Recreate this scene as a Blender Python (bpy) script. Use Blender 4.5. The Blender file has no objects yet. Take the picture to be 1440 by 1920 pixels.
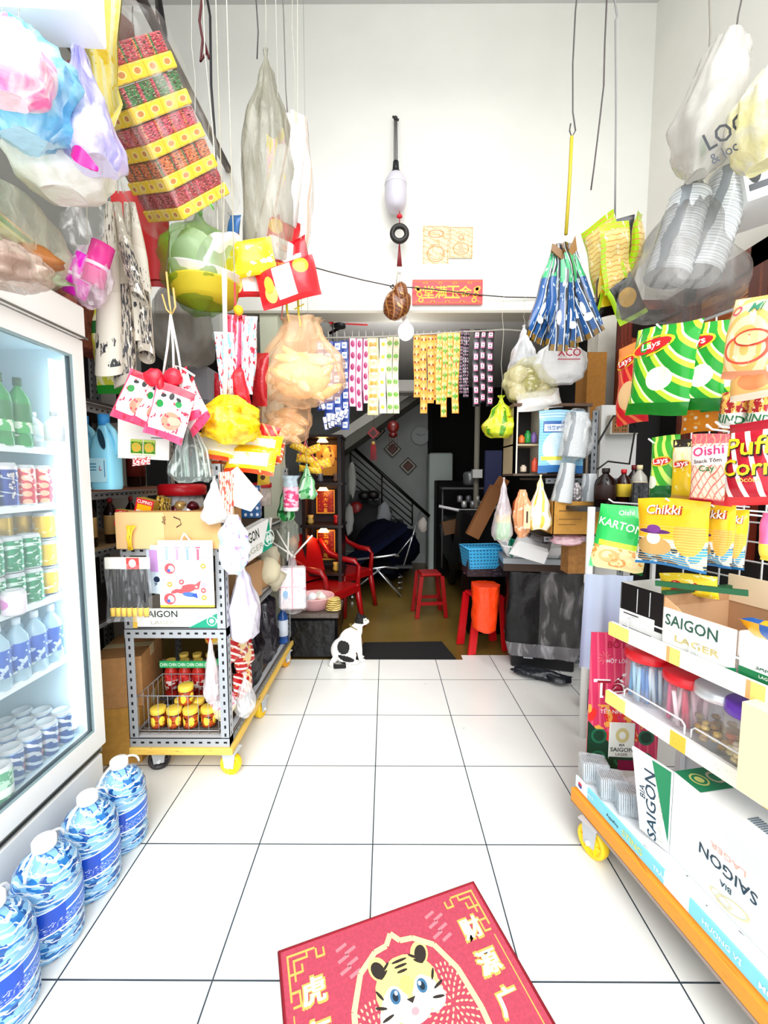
import bpy, math, random
from mathutils import Matrix, Vector, noise, Euler
R = math.radians
sc = bpy.context.scene
col = sc.collection
FPX = 780.0
# ---------------------------------------------------------------- camera
cam_d = bpy.data.cameras.new('camera'); cam = bpy.data.objects.new('camera', cam_d); col.objects.link(cam)
cam.location = (0, 0, 1.29); cam.rotation_euler = (R(90 - 4.76), 0, R(0.22))
cam_d.sensor_fit = 'VERTICAL'; cam_d.sensor_height = 36; cam_d.lens = 36 * FPX / 1920
cam_d.clip_start = 0.02; cam_d.clip_end = 100
sc.camera = cam
# ---------------------------------------------------------------- daylight through the open shop front
w = bpy.data.worlds.new('daylight'); sc.world = w; w.use_nodes = True
w.node_tree.nodes['Background'].inputs[0].default_value = (0.93, 0.97, 1.0, 1)
w.node_tree.nodes['Background'].inputs[1].default_value = 1.6
def sun(name, rx, rz, e, ang, c=(1, 1, 1)):
    d = bpy.data.lights.new(name, 'SUN'); d.energy = e; d.angle = R(ang); d.color = c
    o = bpy.data.objects.new(name, d); col.objects.link(o); o.rotation_euler = (R(rx), 0, R(rz)); return o
sun('street_daylight', 52, 6, 2.6, 50)
sc.view_settings.view_transform = 'Standard'; sc.view_settings.look = 'None'
sc.view_settings.exposure = 0.5; sc.view_settings.gamma = 1.0; sc.view_settings.use_curve_mapping = False
sc.cycles.max_bounces = 7; sc.cycles.transparent_max_bounces = 24
sc.cycles.transmission_bounces = 4; sc.cycles.diffuse_bounces = 4; sc.cycles.glossy_bounces = 3
sc.cycles.caustics_reflective = False; sc.cycles.caustics_refractive = False
sc.cycles.use_denoising = True
# ---------------------------------------------------------------- helpers
CR = cam.rotation_euler.to_matrix()
def P(px, py, Y):
    d = CR @ Vector(((px - 720) / FPX, (960 - py) / FPX, -1)); return Vector((0, 0, 1.29)) + d * (Y / d.y)
def G(px, py, z=0.0):
    d = CR @ Vector(((px - 720) / FPX, (960 - py) / FPX, -1)); return Vector((0, 0, 1.29)) + d * ((z - 1.29) / d.z)
def PX(px, py, X):
    d = CR @ Vector(((px - 720) / FPX, (960 - py) / FPX, -1)); return Vector((0, 0, 1.29)) + d * (X / d.x)
def rgb(h):
    if not isinstance(h, str): return tuple(h)
    h = h.lstrip('#'); v = [int(h[i:i + 2], 16) / 255 for i in (0, 2, 4)]
    return tuple(c / 12.92 if c <= .04045 else ((c + .055) / 1.055) ** 2.4 for c in v)
_mc = {}
class NB:
    def __init__(s, name):
        s.m = bpy.data.materials.new(name); s.m.use_nodes = True; s.t = s.m.node_tree
        s.b = s.t.nodes['Principled BSDF']
    def n(s, ty, **k):
        x = s.t.nodes.new(ty)
        for a, b in k.items(): setattr(x, a, b)
        return x
    def put(s, sock, v):
        if isinstance(v, bpy.types.NodeSocket): s.t.links.new(v, sock)
        else: sock.default_value = v
    def mt(s, op, a, b=0.0, c=None):
        x = s.n('ShaderNodeMath', operation=op); s.put(x.inputs[0], a); s.put(x.inputs[1], b)
        if c is not None: s.put(x.inputs[2], c)
        return x.outputs[0]
    def mix(s, f, a, b):
        x = s.n('ShaderNodeMix', data_type='RGBA'); s.put(x.inputs[0], f)
        for i, v in ((6, a), (7, b)): s.put(x.inputs[i], v if isinstance(v, bpy.types.NodeSocket) else (*rgb(v), 1))
        return x.outputs[2]
    def uv(s):
        if not hasattr(s, '_uv'):
            t = s.n('ShaderNodeTexCoord'); sp = s.n('ShaderNodeSeparateXYZ'); s.t.links.new(t.outputs['UV'], sp.inputs[0]); s._uv = (sp.outputs[0], sp.outputs[1], t.outputs['UV'], t.outputs['Object'])
        return s._uv
def S(c, rough=.5, metal=0, name=None, emit=0, alpha=1, bump=0, bscale=40, spec=.5, trans=0, var=0):
    key = (c if isinstance(c, str) else tuple(c), rough, metal, emit, alpha, bump, bscale, spec, trans, var)
    if key in _mc: return _mc[key]
    b = NB(name or 'mat_%s' % (c if isinstance(c, str) else 'c')); p = b.b
    p.inputs['Base Color'].default_value = (*rgb(c), 1); p.inputs['Roughness'].default_value = rough
    p.inputs['Metallic'].default_value = metal; p.inputs['Alpha'].default_value = alpha
    p.inputs['Specular IOR Level'].default_value = spec; p.inputs['Transmission Weight'].default_value = trans
    if emit:
        p.inputs['Emission Color'].default_value = (*rgb(c), 1); p.inputs['Emission Strength'].default_value = emit
    if bump or var:
        nt = b.n('ShaderNodeTexNoise'); nt.inputs['Scale'].default_value = bscale; nt.inputs['Detail'].default_value = 3
        b.t.links.new(b.uv()[3], nt.inputs['Vector'])
        if bump:
            bp = b.n('ShaderNodeBump'); bp.inputs['Strength'].default_value = bump; bp.inputs['Distance'].default_value = .01
            b.t.links.new(nt.outputs[0], bp.inputs['Height']); b.t.links.new(bp.outputs[0], p.inputs['Normal'])
        if var:
            mr = b.mt('MULTIPLY_ADD', nt.outputs[0], 2.5, -.75)
            x = b.n('ShaderNodeClamp'); b.t.links.new(mr, x.inputs[0])
            cc = rgb(c); b.t.links.new(b.mix(x.outputs[0], tuple(v * (1 - var) for v in cc), tuple(min(1, v * (1 + var)) for v in cc)), p.inputs['Base Color'])
    _mc[key] = b.m; return b.m
def film(c='ffffff', a=.25, rough=.12, scale=18, streak=.5, name='clear_film'):
    """thin plastic film: mostly see-through, whitish where it creases"""
    key = ('film', c, a, rough, scale, streak)
    if key in _mc: return _mc[key]
    b = NB(name); p = b.b; p.inputs['Base Color'].default_value = (*rgb(c), 1); p.inputs['Roughness'].default_value = rough
    nt = b.n('ShaderNodeTexNoise'); nt.inputs['Scale'].default_value = scale; nt.inputs['Detail'].default_value = 4; nt.inputs['Distortion'].default_value = .8
    mp = b.n('ShaderNodeMapping'); mp.inputs['Scale'].default_value = (1.3, 1.3, .45); b.t.links.new(b.uv()[3], mp.inputs['Vector']); b.t.links.new(mp.outputs[0], nt.inputs['Vector'])
    k = b.mt('SUBTRACT', nt.outputs[0], .5); k = b.mt('MAXIMUM', k, 0); k = b.mt('MULTIPLY', k, 4.5 * streak)
    b.put(p.inputs['Alpha'], b.mt('MINIMUM', b.mt('ADD', k, a), 1))
    bp = b.n('ShaderNodeBump'); bp.inputs['Strength'].default_value = .7; bp.inputs['Distance'].default_value = .02
    b.t.links.new(nt.outputs[0], bp.inputs['Height']); b.t.links.new(bp.outputs[0], p.inputs['Normal'])
    _mc[key] = b.m; return b.m
def paint(name, base, layers, rough=.35, metal=0, alpha=1, bump=0):
    """printed surface: flat inks laid over one another in UV space"""
    b = NB(name); u, v, uv, ob = b.uv(); c = (*rgb(base), 1)
    nd = b.n('ShaderNodeRGB'); nd.outputs[0].default_value = c; cur = nd.outputs[0]
    for L in layers:
        k, q, cc = L[0], L[1], L[2]
        if k == 'rect':
            m = b.mt('MULTIPLY', b.mt('MULTIPLY', b.mt('GREATER_THAN', u, q[0]), b.mt('LESS_THAN', u, q[1])), b.mt('MULTIPLY', b.mt('GREATER_THAN', v, q[2]), b.mt('LESS_THAN', v, q[3])))
        elif k == 'ell':
            du = b.mt('DIVIDE', b.mt('SUBTRACT', u, q[0]), q[2]); dv = b.mt('DIVIDE', b.mt('SUBTRACT', v, q[1]), q[3])
            d2 = b.mt('ADD', b.mt('MULTIPLY', du, du), b.mt('MULTIPLY', dv, dv)); m = b.mt('LESS_THAN', d2, 1)
            if len(q) > 4: m = b.mt('MULTIPLY', m, b.mt('GREATER_THAN', d2, q[4] ** 2))
        elif k == 'half':   # a*u+b*v > c
            m = b.mt('GREATER_THAN', b.mt('ADD', b.mt('MULTIPLY', u, q[0]), b.mt('MULTIPLY', v, q[1])), q[2])
        elif k == 'stripe':  # freq u, freq v, width, wobble
            s_ = b.mt('ADD', b.mt('MULTIPLY', u, q[0]), b.mt('MULTIPLY', v, q[1]))
            if len(q) > 3:
                nt = b.n('ShaderNodeTexNoise'); nt.inputs['Scale'].default_value = q[4] if len(q) > 4 else 2; b.t.links.new(uv, nt.inputs['Vector']); s_ = b.mt('ADD', s_, b.mt('MULTIPLY', nt.outputs[0], q[3]))
            m = b.mt('LESS_THAN', b.mt('FRACT', s_), q[2])
        elif k == 'rings':  # cu cv freq width
            du = b.mt('SUBTRACT', u, q[0]); dv = b.mt('SUBTRACT', v, q[1])
            m = b.mt('LESS_THAN', b.mt('FRACT', b.mt('MULTIPLY', b.mt('SQRT', b.mt('ADD', b.mt('MULTIPLY', du, du), b.mt('MULTIPLY', dv, dv))), q[2])), q[3])
        elif k == 'noise':   # scale, threshold, [seed, vmin, vmax, aspect]
            mp = b.n('ShaderNodeMapping'); mp.inputs['Location'].default_value = (q[2] if len(q) > 2 else 0, 0, 0); mp.inputs['Scale'].default_value = (q[5] if len(q) > 5 else 1, 1, 1)
            b.t.links.new(uv, mp.inputs['Vector']); nt = b.n('ShaderNodeTexNoise'); nt.inputs['Scale'].default_value = q[0]; nt.inputs['Detail'].default_value = 3
            b.t.links.new(mp.outputs[0], nt.inputs['Vector']); m = b.mt('GREATER_THAN', nt.outputs[0], q[1])
            if len(q) > 4: m = b.mt('MULTIPLY', m, b.mt('MULTIPLY', b.mt('GREATER_THAN', v, q[3]), b.mt('LESS_THAN', v, q[4])))
        elif k == 'soft':
            mp = b.n('ShaderNodeMapping'); mp.inputs['Location'].default_value = (q[1], 0, 0); mp.inputs['Scale'].default_value = (1, q[2] if len(q) > 2 else 1, 1); b.t.links.new(uv, mp.inputs['Vector'])
            nt = b.n('ShaderNodeTexNoise'); nt.inputs['Scale'].default_value = q[0]; nt.inputs['Detail'].default_value = 5; nt.inputs['Distortion'].default_value = 1; b.t.links.new(mp.outputs[0], nt.inputs['Vector'])
            x_ = b.n('ShaderNodeClamp'); b.t.links.new(b.mt('MULTIPLY_ADD', nt.outputs[0], 5, -2.1), x_.inputs[0]); m = x_.outputs[0]
        elif k == 'dots':    # nu nv radius(of cell)
            fu = b.mt('SUBTRACT', b.mt('FRACT', b.mt('MULTIPLY', u, q[0])), .5); fv = b.mt('SUBTRACT', b.mt('FRACT', b.mt('MULTIPLY', v, q[1])), .5)
            ru = q[2]; rv = q[3] if len(q) > 3 else q[2]
            fu = b.mt('DIVIDE', fu, ru); fv = b.mt('DIVIDE', fv, rv)
            m = b.mt('LESS_THAN', b.mt('ADD', b.mt('MULTIPLY', fu, fu), b.mt('MULTIPLY', fv, fv)), 1)
        elif k == 'cells':   # nu nv wu wv : rectangles inside cells
            fu = b.mt('ABSOLUTE', b.mt('SUBTRACT', b.mt('FRACT', b.mt('MULTIPLY', u, q[0])), .5)); fv = b.mt('ABSOLUTE', b.mt('SUBTRACT', b.mt('FRACT', b.mt('MULTIPLY', v, q[1])), .5))
            m = b.mt('MULTIPLY', b.mt('LESS_THAN', fu, q[2] / 2), b.mt('LESS_THAN', fv, q[3] / 2))
        if k == 'cells' and len(q) > 4 or k == 'dots' and len(q) > 4:
            z = q[4]; m = b.mt('MULTIPLY', m, b.mt('MULTIPLY', b.mt('GREATER_THAN', v, z[0]), b.mt('LESS_THAN', v, z[1])))
        cur = b.mix(m, cur, cc)
    b.t.links.new(cur, b.b.inputs['Base Color']); b.b.inputs['Roughness'].default_value = rough; b.b.inputs['Metallic'].default_value = metal
    b.b.inputs['Alpha'].default_value = alpha
    if bump:
        nt = b.n('ShaderNodeTexNoise'); nt.inputs['Scale'].default_value = 30; b.t.links.new(ob, nt.inputs['Vector'])
        bp = b.n('ShaderNodeBump'); bp.inputs['Strength'].default_value = bump; bp.inputs['Distance'].default_value = .01
        b.t.links.new(nt.outputs[0], bp.inputs['Height']); b.t.links.new(bp.outputs[0], b.b.inputs['Normal'])
    return b.m
def T(loc=(0, 0, 0), rot=(0, 0, 0), s=1):
    return Matrix.Translation(Vector(loc)) @ Euler([R(a) for a in rot]).to_matrix().to_4x4() @ (Matrix.Scale(s, 4) if not isinstance(s, tuple) else Matrix.Diagonal((*s, 1)))
_txt = {}
def text2d(s):
    """outline of a string, centred, cap height about 1 : (verts, faces, width)"""
    if s not in _txt:
        c = bpy.data.curves.new('t', 'FONT'); c.body = s; c.resolution_u = 2; c.align_x = 'CENTER'; c.offset = .012
        o = bpy.data.objects.new('t', c); col.objects.link(o); dg = bpy.context.evaluated_depsgraph_get()
        me = bpy.data.meshes.new_from_object(o.evaluated_get(dg)); vs = [(v.co.x, v.co.y) for v in me.vertices]
        fs = [tuple(p.vertices) for p in me.polygons]; bpy.data.objects.remove(o); bpy.data.curves.remove(c); bpy.data.meshes.remove(me)
        if vs:
            x0 = min(v[0] for v in vs); x1 = max(v[0] for v in vs); y0 = min(v[1] for v in vs); y1 = max(v[1] for v in vs); h = (y1 - y0) or 1
            vs = [((v[0] - (x0 + x1) / 2) / h, (v[1] - (y0 + y1) / 2) / h) for v in vs]; w_ = (x1 - x0) / h
        else: w_ = 1
        _txt[s] = (vs, fs, w_)
    return _txt[s]
class MB:
    def __init__(s): s.v = []; s.f = []; s.m = []; s.ms = []; s.uv = []; s.sm = []
    def mi(s, m):
        if isinstance(m, str): m = S(m)
        if m not in s.ms: s.ms.append(m)
        return s.ms.index(m)
    def add(s, vs, fs, m, uvs=None, M=None, sm=False):
        b = len(s.v); i = s.mi(m)
        for v in vs: s.v.append(tuple(M @ Vector(v)) if M is not None else tuple(v))
        for k, f in enumerate(fs):
            s.f.append(tuple(b + j for j in f)); s.m.append(i); s.sm.append(sm)
            s.uv.append(uvs[k] if uvs else [(0, 0)] * len(f))
        return s
    def box(s, x0, x1, y0, y1, z0, z1, m, M=None, mf=None, skip='', bev=0):
        """faces: -x +x -y +y -z +z ; mf = material per face key"""
        if bev:
            e = bev; vs = []
            # chamfered box as 24 vertices
            X = (x0, x1); Yy = (y0, y1); Z = (z0, z1); idx = {}
            def q(a, b_, c, ax):
                k = (a, b_, c, ax)
                if k not in idx:
                    p = [X[a], Yy[b_], Z[c]]
                    for i2, (h, lo) in enumerate(((a, 0), (b_, 0), (c, 0))):
                        if i2 != ax: p[i2] += e if h == 0 else -e
                    idx[k] = len(vs); vs.append(tuple(p))
                return idx[k]
            fs = []; uvs = []; U = [(0, 0), (1, 0), (1, 1), (0, 1)]
            fs += [(q(0, 1, 0, 0), q(0, 0, 0, 0), q(0, 0, 1, 0), q(0, 1, 1, 0)), (q(1, 0, 0, 0), q(1, 1, 0, 0), q(1, 1, 1, 0), q(1, 0, 1, 0)),
                   (q(0, 0, 0, 1), q(1, 0, 0, 1), q(1, 0, 1, 1), q(0, 0, 1, 1)), (q(1, 1, 0, 1), q(0, 1, 0, 1), q(0, 1, 1, 1), q(1, 1, 1, 1)),
                   (q(0, 1, 0, 2), q(1, 1, 0, 2), q(1, 0, 0, 2), q(0, 0, 0, 2)), (q(0, 0, 1, 2), q(1, 0, 1, 2), q(1, 1, 1, 2), q(0, 1, 1, 2))]
            for a in (0, 1):
                for b_ in (0, 1):
                    fs.append((q(0, a, b_, 1), q(1, a, b_, 1), q(1, a, b_, 2), q(0, a, b_, 2)))
                    fs.append((q(a, 0, b_, 0), q(a, 1, b_, 0), q(a, 1, b_, 2), q(a, 0, b_, 2)))
                    fs.append((q(a, b_, 0, 0), q(a, b_, 1, 0), q(a, b_, 1, 1), q(a, b_, 0, 1)))
                    for c in (0, 1): fs.append((q(a, b_, c, 0), q(a, b_, c, 1), q(a, b_, c, 2)))
            keys = ['-x', '+x', '-y', '+y', '-z', '+z']
            for k, f in enumerate(fs):
                mm = (mf or {}).get(keys[k], m) if k < 6 else m
                s.add([vs[j] for j in f], [tuple(range(len(f)))], mm, [U[:len(f)]], M)
            return s
        v = [(x0, y0, z0), (x1, y0, z0), (x1, y1, z0), (x0, y1, z0), (x0, y0, z1), (x1, y0, z1), (x1, y1, z1), (x0, y1, z1)]
        F = {'-x': (3, 0, 4, 7), '+x': (1, 2, 6, 5), '-y': (0, 1, 5, 4), '+y': (2, 3, 7, 6), '-z': (3, 2, 1, 0), '+z': (4, 5, 6, 7)}
        for k, f in F.items():
            if k in skip: continue
            s.add([v[j] for j in f], [(0, 1, 2, 3)], (mf or {}).get(k, m), [[(0, 0), (1, 0), (1, 1), (0, 1)]], M)
        return s
    def cbox(s, c, d, m, rot=(0, 0, 0), mf=None, bev=0, M=None):
        t = T(c, rot); t = M @ t if M is not None else t
        return s.box(-d[0] / 2, d[0] / 2, -d[1] / 2, d[1] / 2, -d[2] / 2, d[2] / 2, m, t, mf, bev=bev)
    def grid(s, fn, nu, nv, m, M=None, sm=True, mf=None, closeu=False, uvf=None):
        b = len(s.v)
        for j in range(nv + 1):
            for i in range(nu + (0 if closeu else 1)):
                p = Vector(fn(i / nu, j / nv)); s.v.append(tuple(M @ p) if M is not None else tuple(p))
        W = nu if closeu else nu + 1; mi = s.mi(m)
        for j in range(nv):
            for i in range(nu):
                a = b + j * W + i; c = b + j * W + (i + 1) % W
                s.f.append((a, c, c + W, a + W)); s.sm.append(sm)
                s.m.append(s.mi(mf((i + .5) / nu, (j + .5) / nv)) if mf else mi)
                q = [(i / nu, j / nv), ((i + 1) / nu, j / nv), ((i + 1) / nu, (j + 1) / nv), (i / nu, (j + 1) / nv)]
                s.uv.append([uvf(*t_) for t_ in q] if uvf else q)
        return s
    def lathe(s, prof, m, M=None, n=20, sx=1, sy=1, caps=True, sm=True, pleat=None):
        """prof: (r, z[, mat])"""
        b = len(s.v); k = len(prof); z0 = prof[0][1]; z1 = prof[-1][1]; dz = (z1 - z0) or 1
        for j, p in enumerate(prof):
            for i in range(n):
                a = 2 * math.pi * i / n; r = p[0] * (pleat(a, j / (k - 1)) if pleat else 1)
                q = Vector((r * sx * math.cos(a), r * sy * math.sin(a), p[1])); s.v.append(tuple(M @ q) if M is not None else tuple(q))
        for j in range(k - 1):
            mm = s.mi(prof[j][2]) if len(prof[j]) > 2 else s.mi(m)
            for i in range(n):
                s.f.append((b + j * n + i, b + j * n + (i + 1) % n, b + (j + 1) * n + (i + 1) % n, b + (j + 1) * n + i)); s.m.append(mm); s.sm.append(sm)
                v0 = (prof[j][1] - z0) / dz; v1 = (prof[j + 1][1] - z0) / dz
                s.uv.append([(i / n, v0), ((i + 1) / n, v0), ((i + 1) / n, v1), (i / n, v1)])
        if caps:
            for j, rev in ((0, True), (k - 1, False)):
                if prof[j][0] > 1e-5:
                    f = [b + j * n + i for i in range(n)]
                    s.f.append(tuple(reversed(f) if rev else f)); s.sm.append(False)
                    s.m.append(s.mi(prof[j - (1 if not rev else 0)][2]) if len(prof[j]) > 2 or len(prof[j - (1 if not rev else 0)]) > 2 else s.mi(m)); s.uv.append([(.5 + .5 * math.cos(2 * math.pi * i / n), .5 + .5 * math.sin(2 * math.pi * i / n)) for i in range(n)])
        return s
    def cyl(s, r, z0, z1, m, M=None, n=20, r2=None): return s.lathe([(r, z0), (r if r2 is None else r2, z1)], m, M, n)
    def tube(s, pts, r, m, n=6, M=None, closed=False):
        pts = [Vector(p) for p in pts]; k = len(pts); b = len(s.v); up = Vector((0.13, .21, 1)).normalized()
        for j, p in enumerate(pts):
            a = pts[(j - 1) % k] if closed else pts[max(j - 1, 0)]; c = pts[(j + 1) % k] if closed else pts[min(j + 1, k - 1)]
            t = (c - a).normalized() if (c - a).length > 1e-9 else Vector((0, 0, 1))
            if abs(t.dot(up)) > .98: x = t.cross(Vector((1, .3, 0))).normalized()
            else: x = t.cross(up).normalized()
            y = t.cross(x); rr = r[j] if isinstance(r, (list, tuple)) else r
            for i in range(n):
                an = 2 * math.pi * i / n; q = p + (x * math.cos(an) + y * math.sin(an)) * rr; s.v.append(tuple(M @ q) if M is not None else tuple(q))
        mi = s.mi(m)
        for j in range(k if closed else k - 1):
            for i in range(n):
                j2 = (j + 1) % k; s.f.append((b + j * n + i, b + j * n + (i + 1) % n, b + j2 * n + (i + 1) % n, b + j2 * n + i)); s.m.append(mi); s.sm.append(True)
                s.uv.append([(i / n, j / k), ((i + 1) / n, j / k), ((i + 1) / n, (j + 1) / k), (i / n, (j + 1) / k)])
        if not closed:
            s.f.append(tuple(b + i for i in reversed(range(n)))); s.f.append(tuple(b + (k - 1) * n + i for i in range(n)))
            for _ in (0, 1): s.m.append(mi); s.sm.append(False); s.uv.append([(0, 0)] * n)
        return s
    def prism(s, poly, y0, y1, m, M=None, mf=None, side=None):
        """polygon in xz, extruded along y"""
        n = len(poly); x0 = min(p[0] for p in poly); x1 = max(p[0] for p in poly); z0 = min(p[1] for p in poly); z1 = max(p[1] for p in poly)
        uv = [((p[0] - x0) / (x1 - x0), (p[1] - z0) / (z1 - z0)) for p in poly]
        s.add([(p[0], y0, p[1]) for p in poly], [tuple(range(n))], mf or m, [uv], M)
        s.add([(p[0], y1, p[1]) for p in reversed(poly)], [tuple(range(n))], m, [list(reversed(uv))], M)
        for i in range(n):
            a, c = poly[i], poly[(i + 1) % n]
            s.add([(a[0], y0, a[1]), (a[0], y1, a[1]), (c[0], y1, c[1]), (c[0], y0, c[1])], [(0, 1, 2, 3)], side or m, [[(0, 0), (1, 0), (1, 1), (0, 1)]], M)
        return s
    def ball(s, r, m, M=None, n=12, k=8, j=0, seed=0):
        def fn(u, v):
            a = 2 * math.pi * u; b = math.pi * (v - .5); d = Vector((math.cos(b) * math.cos(a), math.cos(b) * math.sin(a), math.sin(b)))
            rr = 1 + (j * noise.noise(d * 1.7 + Vector((seed * 3.1, seed, 0))) if j else 0)
            return (d.x * r[0] * rr, d.y * r[1] * rr, d.z * r[2] * rr) if isinstance(r, tuple) else d * r * rr
        return s.grid(fn, n, k, m, M, closeu=True)
    def text(s, st, x, z, h, m, M=None, y=-.001, rot=0, sq=1, fn=None, maxw=None):
        """lettering on the plane y (facing -y) of M, or bent on fn(x,z)->point"""
        vs, fs, w_ = text2d(st); wd = w_ * h * sq; k = (maxw / wd if maxw and wd > maxw else 1) * sq; c, sn = math.cos(R(rot)), math.sin(R(rot)); out = []
        for vx, vy in vs:
            a, b_ = vx * h * k, vy * h; X, Z = x + a * c - b_ * sn, z + a * sn + b_ * c
            out.append(fn(X, Z) if fn else (X, y, Z))
        return s.add(out, fs, m, None, M)
    def poly(s, pts, m, M=None, y=-.0012, fn=None):
        return s.add([fn(*p) if fn else (p[0], y, p[1]) for p in pts], [tuple(range(len(pts)))], m, None, M)
    def ell(s, x, z, rx, rz, m, M=None, y=-.0012, fn=None, n=18, rot=0, r0=0):
        c, sn = math.cos(R(rot)), math.sin(R(rot))
        def pt(a, k): X = rx * k * math.cos(a); Z = rz * k * math.sin(a); return (x + X * c - Z * sn, z + X * sn + Z * c)
        if r0:
            for i in range(n):
                a, b_ = 2 * math.pi * i / n, 2 * math.pi * (i + 1) / n; s.poly([pt(a, r0), pt(a, 1), pt(b_, 1), pt(b_, r0)], m, M, y, fn)
            return s
        return s.poly([pt(2 * math.pi * i / n, 1) for i in range(n)], m, M, y, fn)
    def build(s, name, parent=None, loc=None, rot=None, label=None, weld=False):
        me = bpy.data.meshes.new(name); me.from_pydata(s.v, [], s.f)
        for m in s.ms: me.materials.append(m)
        me.polygons.foreach_set('material_index', s.m); me.polygons.foreach_set('use_smooth', s.sm)
        ul = me.uv_layers.new(name='uv'); fl = []
        for q in s.uv:
            for t in q: fl += [t[0], t[1]]
        ul.data.foreach_set('uv', fl); me.update()
        o = bpy.data.objects.new(name, me); col.objects.link(o)
        if parent: o.parent = parent
        if loc is not None: o.location = loc
        if rot is not None: o.rotation_euler = [R(a) for a in rot]
        if label: o['label'] = label
        return o
def tag(o, label, cat, group=None, kind=None):
    o['label'] = label; o['category'] = cat
    if group: o['group'] = group
    if kind: o['kind'] = kind
    return o
def thing(name, label, cat, loc=(0, 0, 0), rot=(0, 0, 0), group=None):
    o = bpy.data.objects.new(name, None); col.objects.link(o); o.empty_display_size = .05
    o.location = loc; o.rotation_euler = [R(a) for a in rot]; return tag(o, label, cat, group)
def solo(name, mb, label, cat, loc=(0, 0, 0), rot=(0, 0, 0), group=None): return tag(mb.build(name, None, loc, rot), label, cat, group)
def struct(name, mb, parent=None):
    o = mb.build(name, parent); o['kind'] = 'structure'; return o
_kids = {}
def kids(o):
    return [c for c in bpy.data.objects if c.parent == o]
def dup(o, loc, rot=None, label=None, parent=None, group=None):
    c = o.copy(); col.objects.link(c); c.location = loc
    if rot is not None: c.rotation_euler = [R(a) for a in rot]
    if label: c['label'] = label
    if group: c['group'] = group
    for k in kids(o):
        d = k.copy(); col.objects.link(d); d.parent = c
        for g in kids(k): e = g.copy(); col.objects.link(e); e.parent = d
    return c
WHITE = 'f4f4f2'; BLACK = '0b0b0c'; RED = 'd01018'; CARD = 'b98a52'; YEL = 'ffd800'; BLUE = '1457b8'; GREEN = '12a045'; GREY = '8f9498'
# ================================================================= SETTING
def tile_mat():
    b = NB('white_floor_tile'); ob = b.uv()[3]; sp = b.n('ShaderNodeSeparateXYZ'); b.t.links.new(ob, sp.inputs[0])
    def ln(o, off):
        f = b.mt('FRACT', b.mt('MULTIPLY', b.mt('SUBTRACT', o, off), 2.5)); return b.mt('LESS_THAN', b.mt('ABSOLUTE', b.mt('SUBTRACT', f, .5)), .4945)
    a = ln(sp.outputs[0], -.045); c = ln(sp.outputs[1], .965); tile = b.mt('MULTIPLY', a, c)
    nt = b.n('ShaderNodeTexNoise'); nt.inputs['Scale'].default_value = 3.0; nt.inputs['Detail'].default_value = 6; b.t.links.new(ob, nt.inputs['Vector'])
    n2 = b.n('ShaderNodeTexNoise'); n2.inputs['Scale'].default_value = 26; n2.inputs['Detail'].default_value = 4; b.t.links.new(ob, n2.inputs['Vector'])
    dirt = b.mt('MULTIPLY', b.mt('GREATER_THAN', n2.outputs[0], .735), .55)
    base = b.mix(nt.outputs[0], 'e4e4de', 'f2f2ee'); base = b.mix(dirt, base, '9a9a96')
    b.t.links.new(b.mix(tile, '34404a', base), b.b.inputs['Base Color']); b.b.inputs['Roughness'].default_value = .22
    b.b.inputs['Specular IOR Level'].default_value = .4
    return b.m
struct('floor', MB().box(-2.0, .55, -.6, 2.858, -.06, 0, tile_mat()).box(.55, 2.0, -.6, 2.935, -.06, 0, tile_mat()))
b = NB('brown_floor'); ob = b.uv()[3]; nt = b.n('ShaderNodeTexNoise'); nt.inputs['Scale'].default_value = 2.2; nt.inputs['Detail'].default_value = 7; b.t.links.new(ob, nt.inputs['Vector'])
b.t.links.new(b.mix(nt.outputs[0], '4c390e', '8c7338'), b.b.inputs['Base Color']); b.b.inputs['Roughness'].default_value = .3
struct('floor', MB().box(-2.0, 2.0, 2.858, 6.6, -.064, -.004, b.m))
wallm = S('eceae2', .8, var=.03, bscale=2.5, name='painted_wall'); greyw = S('9b9c98', .85, var=.12, bscale=3, name='grey_plaster')
XL, XR = -1.78, 1.72
struct('wall_left', MB().box(XL - .1, XL, -.1, 3.1, 0, 4.42, S('8f8f8a', .9, var=.08, bscale=2)))
struct('wall_right', MB().box(XR, XR + .1, -.1, 3.1, 0, 4.42, wallm))
struct('ceiling', MB().box(XL - .1, XR + .1, 1.2, 3.04, 4.285, 4.4, S('c9c9c6', .9)))
m = MB(); m.box(XL, XR, 2.9, 3.04, 2.70, 4.42, wallm); m.box(XL, XR, 2.885, 3.04, 2.402, 2.70, wallm); m.box(XL, XR, 2.88, 3.04, 2.385, 2.402, S('b9b4a4', .8))
struct('wall_back', m)
struct('trim', MB().box(1.43, 1.55, 2.89, 3.04, 0, 2.39, S('d9d4c6', .8, var=.2, bscale=6)))      # right column
struct('trim', MB().box(-.85, -.73, 2.9, 3.04, 0, 2.39, S('c9ccb4', .8)))                          # left pier
# dark interior: the gloom is put into the near-black colour of some walls
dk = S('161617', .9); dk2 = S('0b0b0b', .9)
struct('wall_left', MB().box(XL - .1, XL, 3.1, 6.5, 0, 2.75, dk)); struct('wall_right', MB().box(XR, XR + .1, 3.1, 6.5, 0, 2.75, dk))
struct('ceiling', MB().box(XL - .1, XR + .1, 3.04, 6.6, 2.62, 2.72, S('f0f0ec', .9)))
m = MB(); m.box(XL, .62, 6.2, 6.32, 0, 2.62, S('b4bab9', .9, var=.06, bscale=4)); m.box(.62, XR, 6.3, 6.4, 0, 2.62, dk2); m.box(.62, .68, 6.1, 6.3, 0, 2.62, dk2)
struct('wall_far', m)
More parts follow.
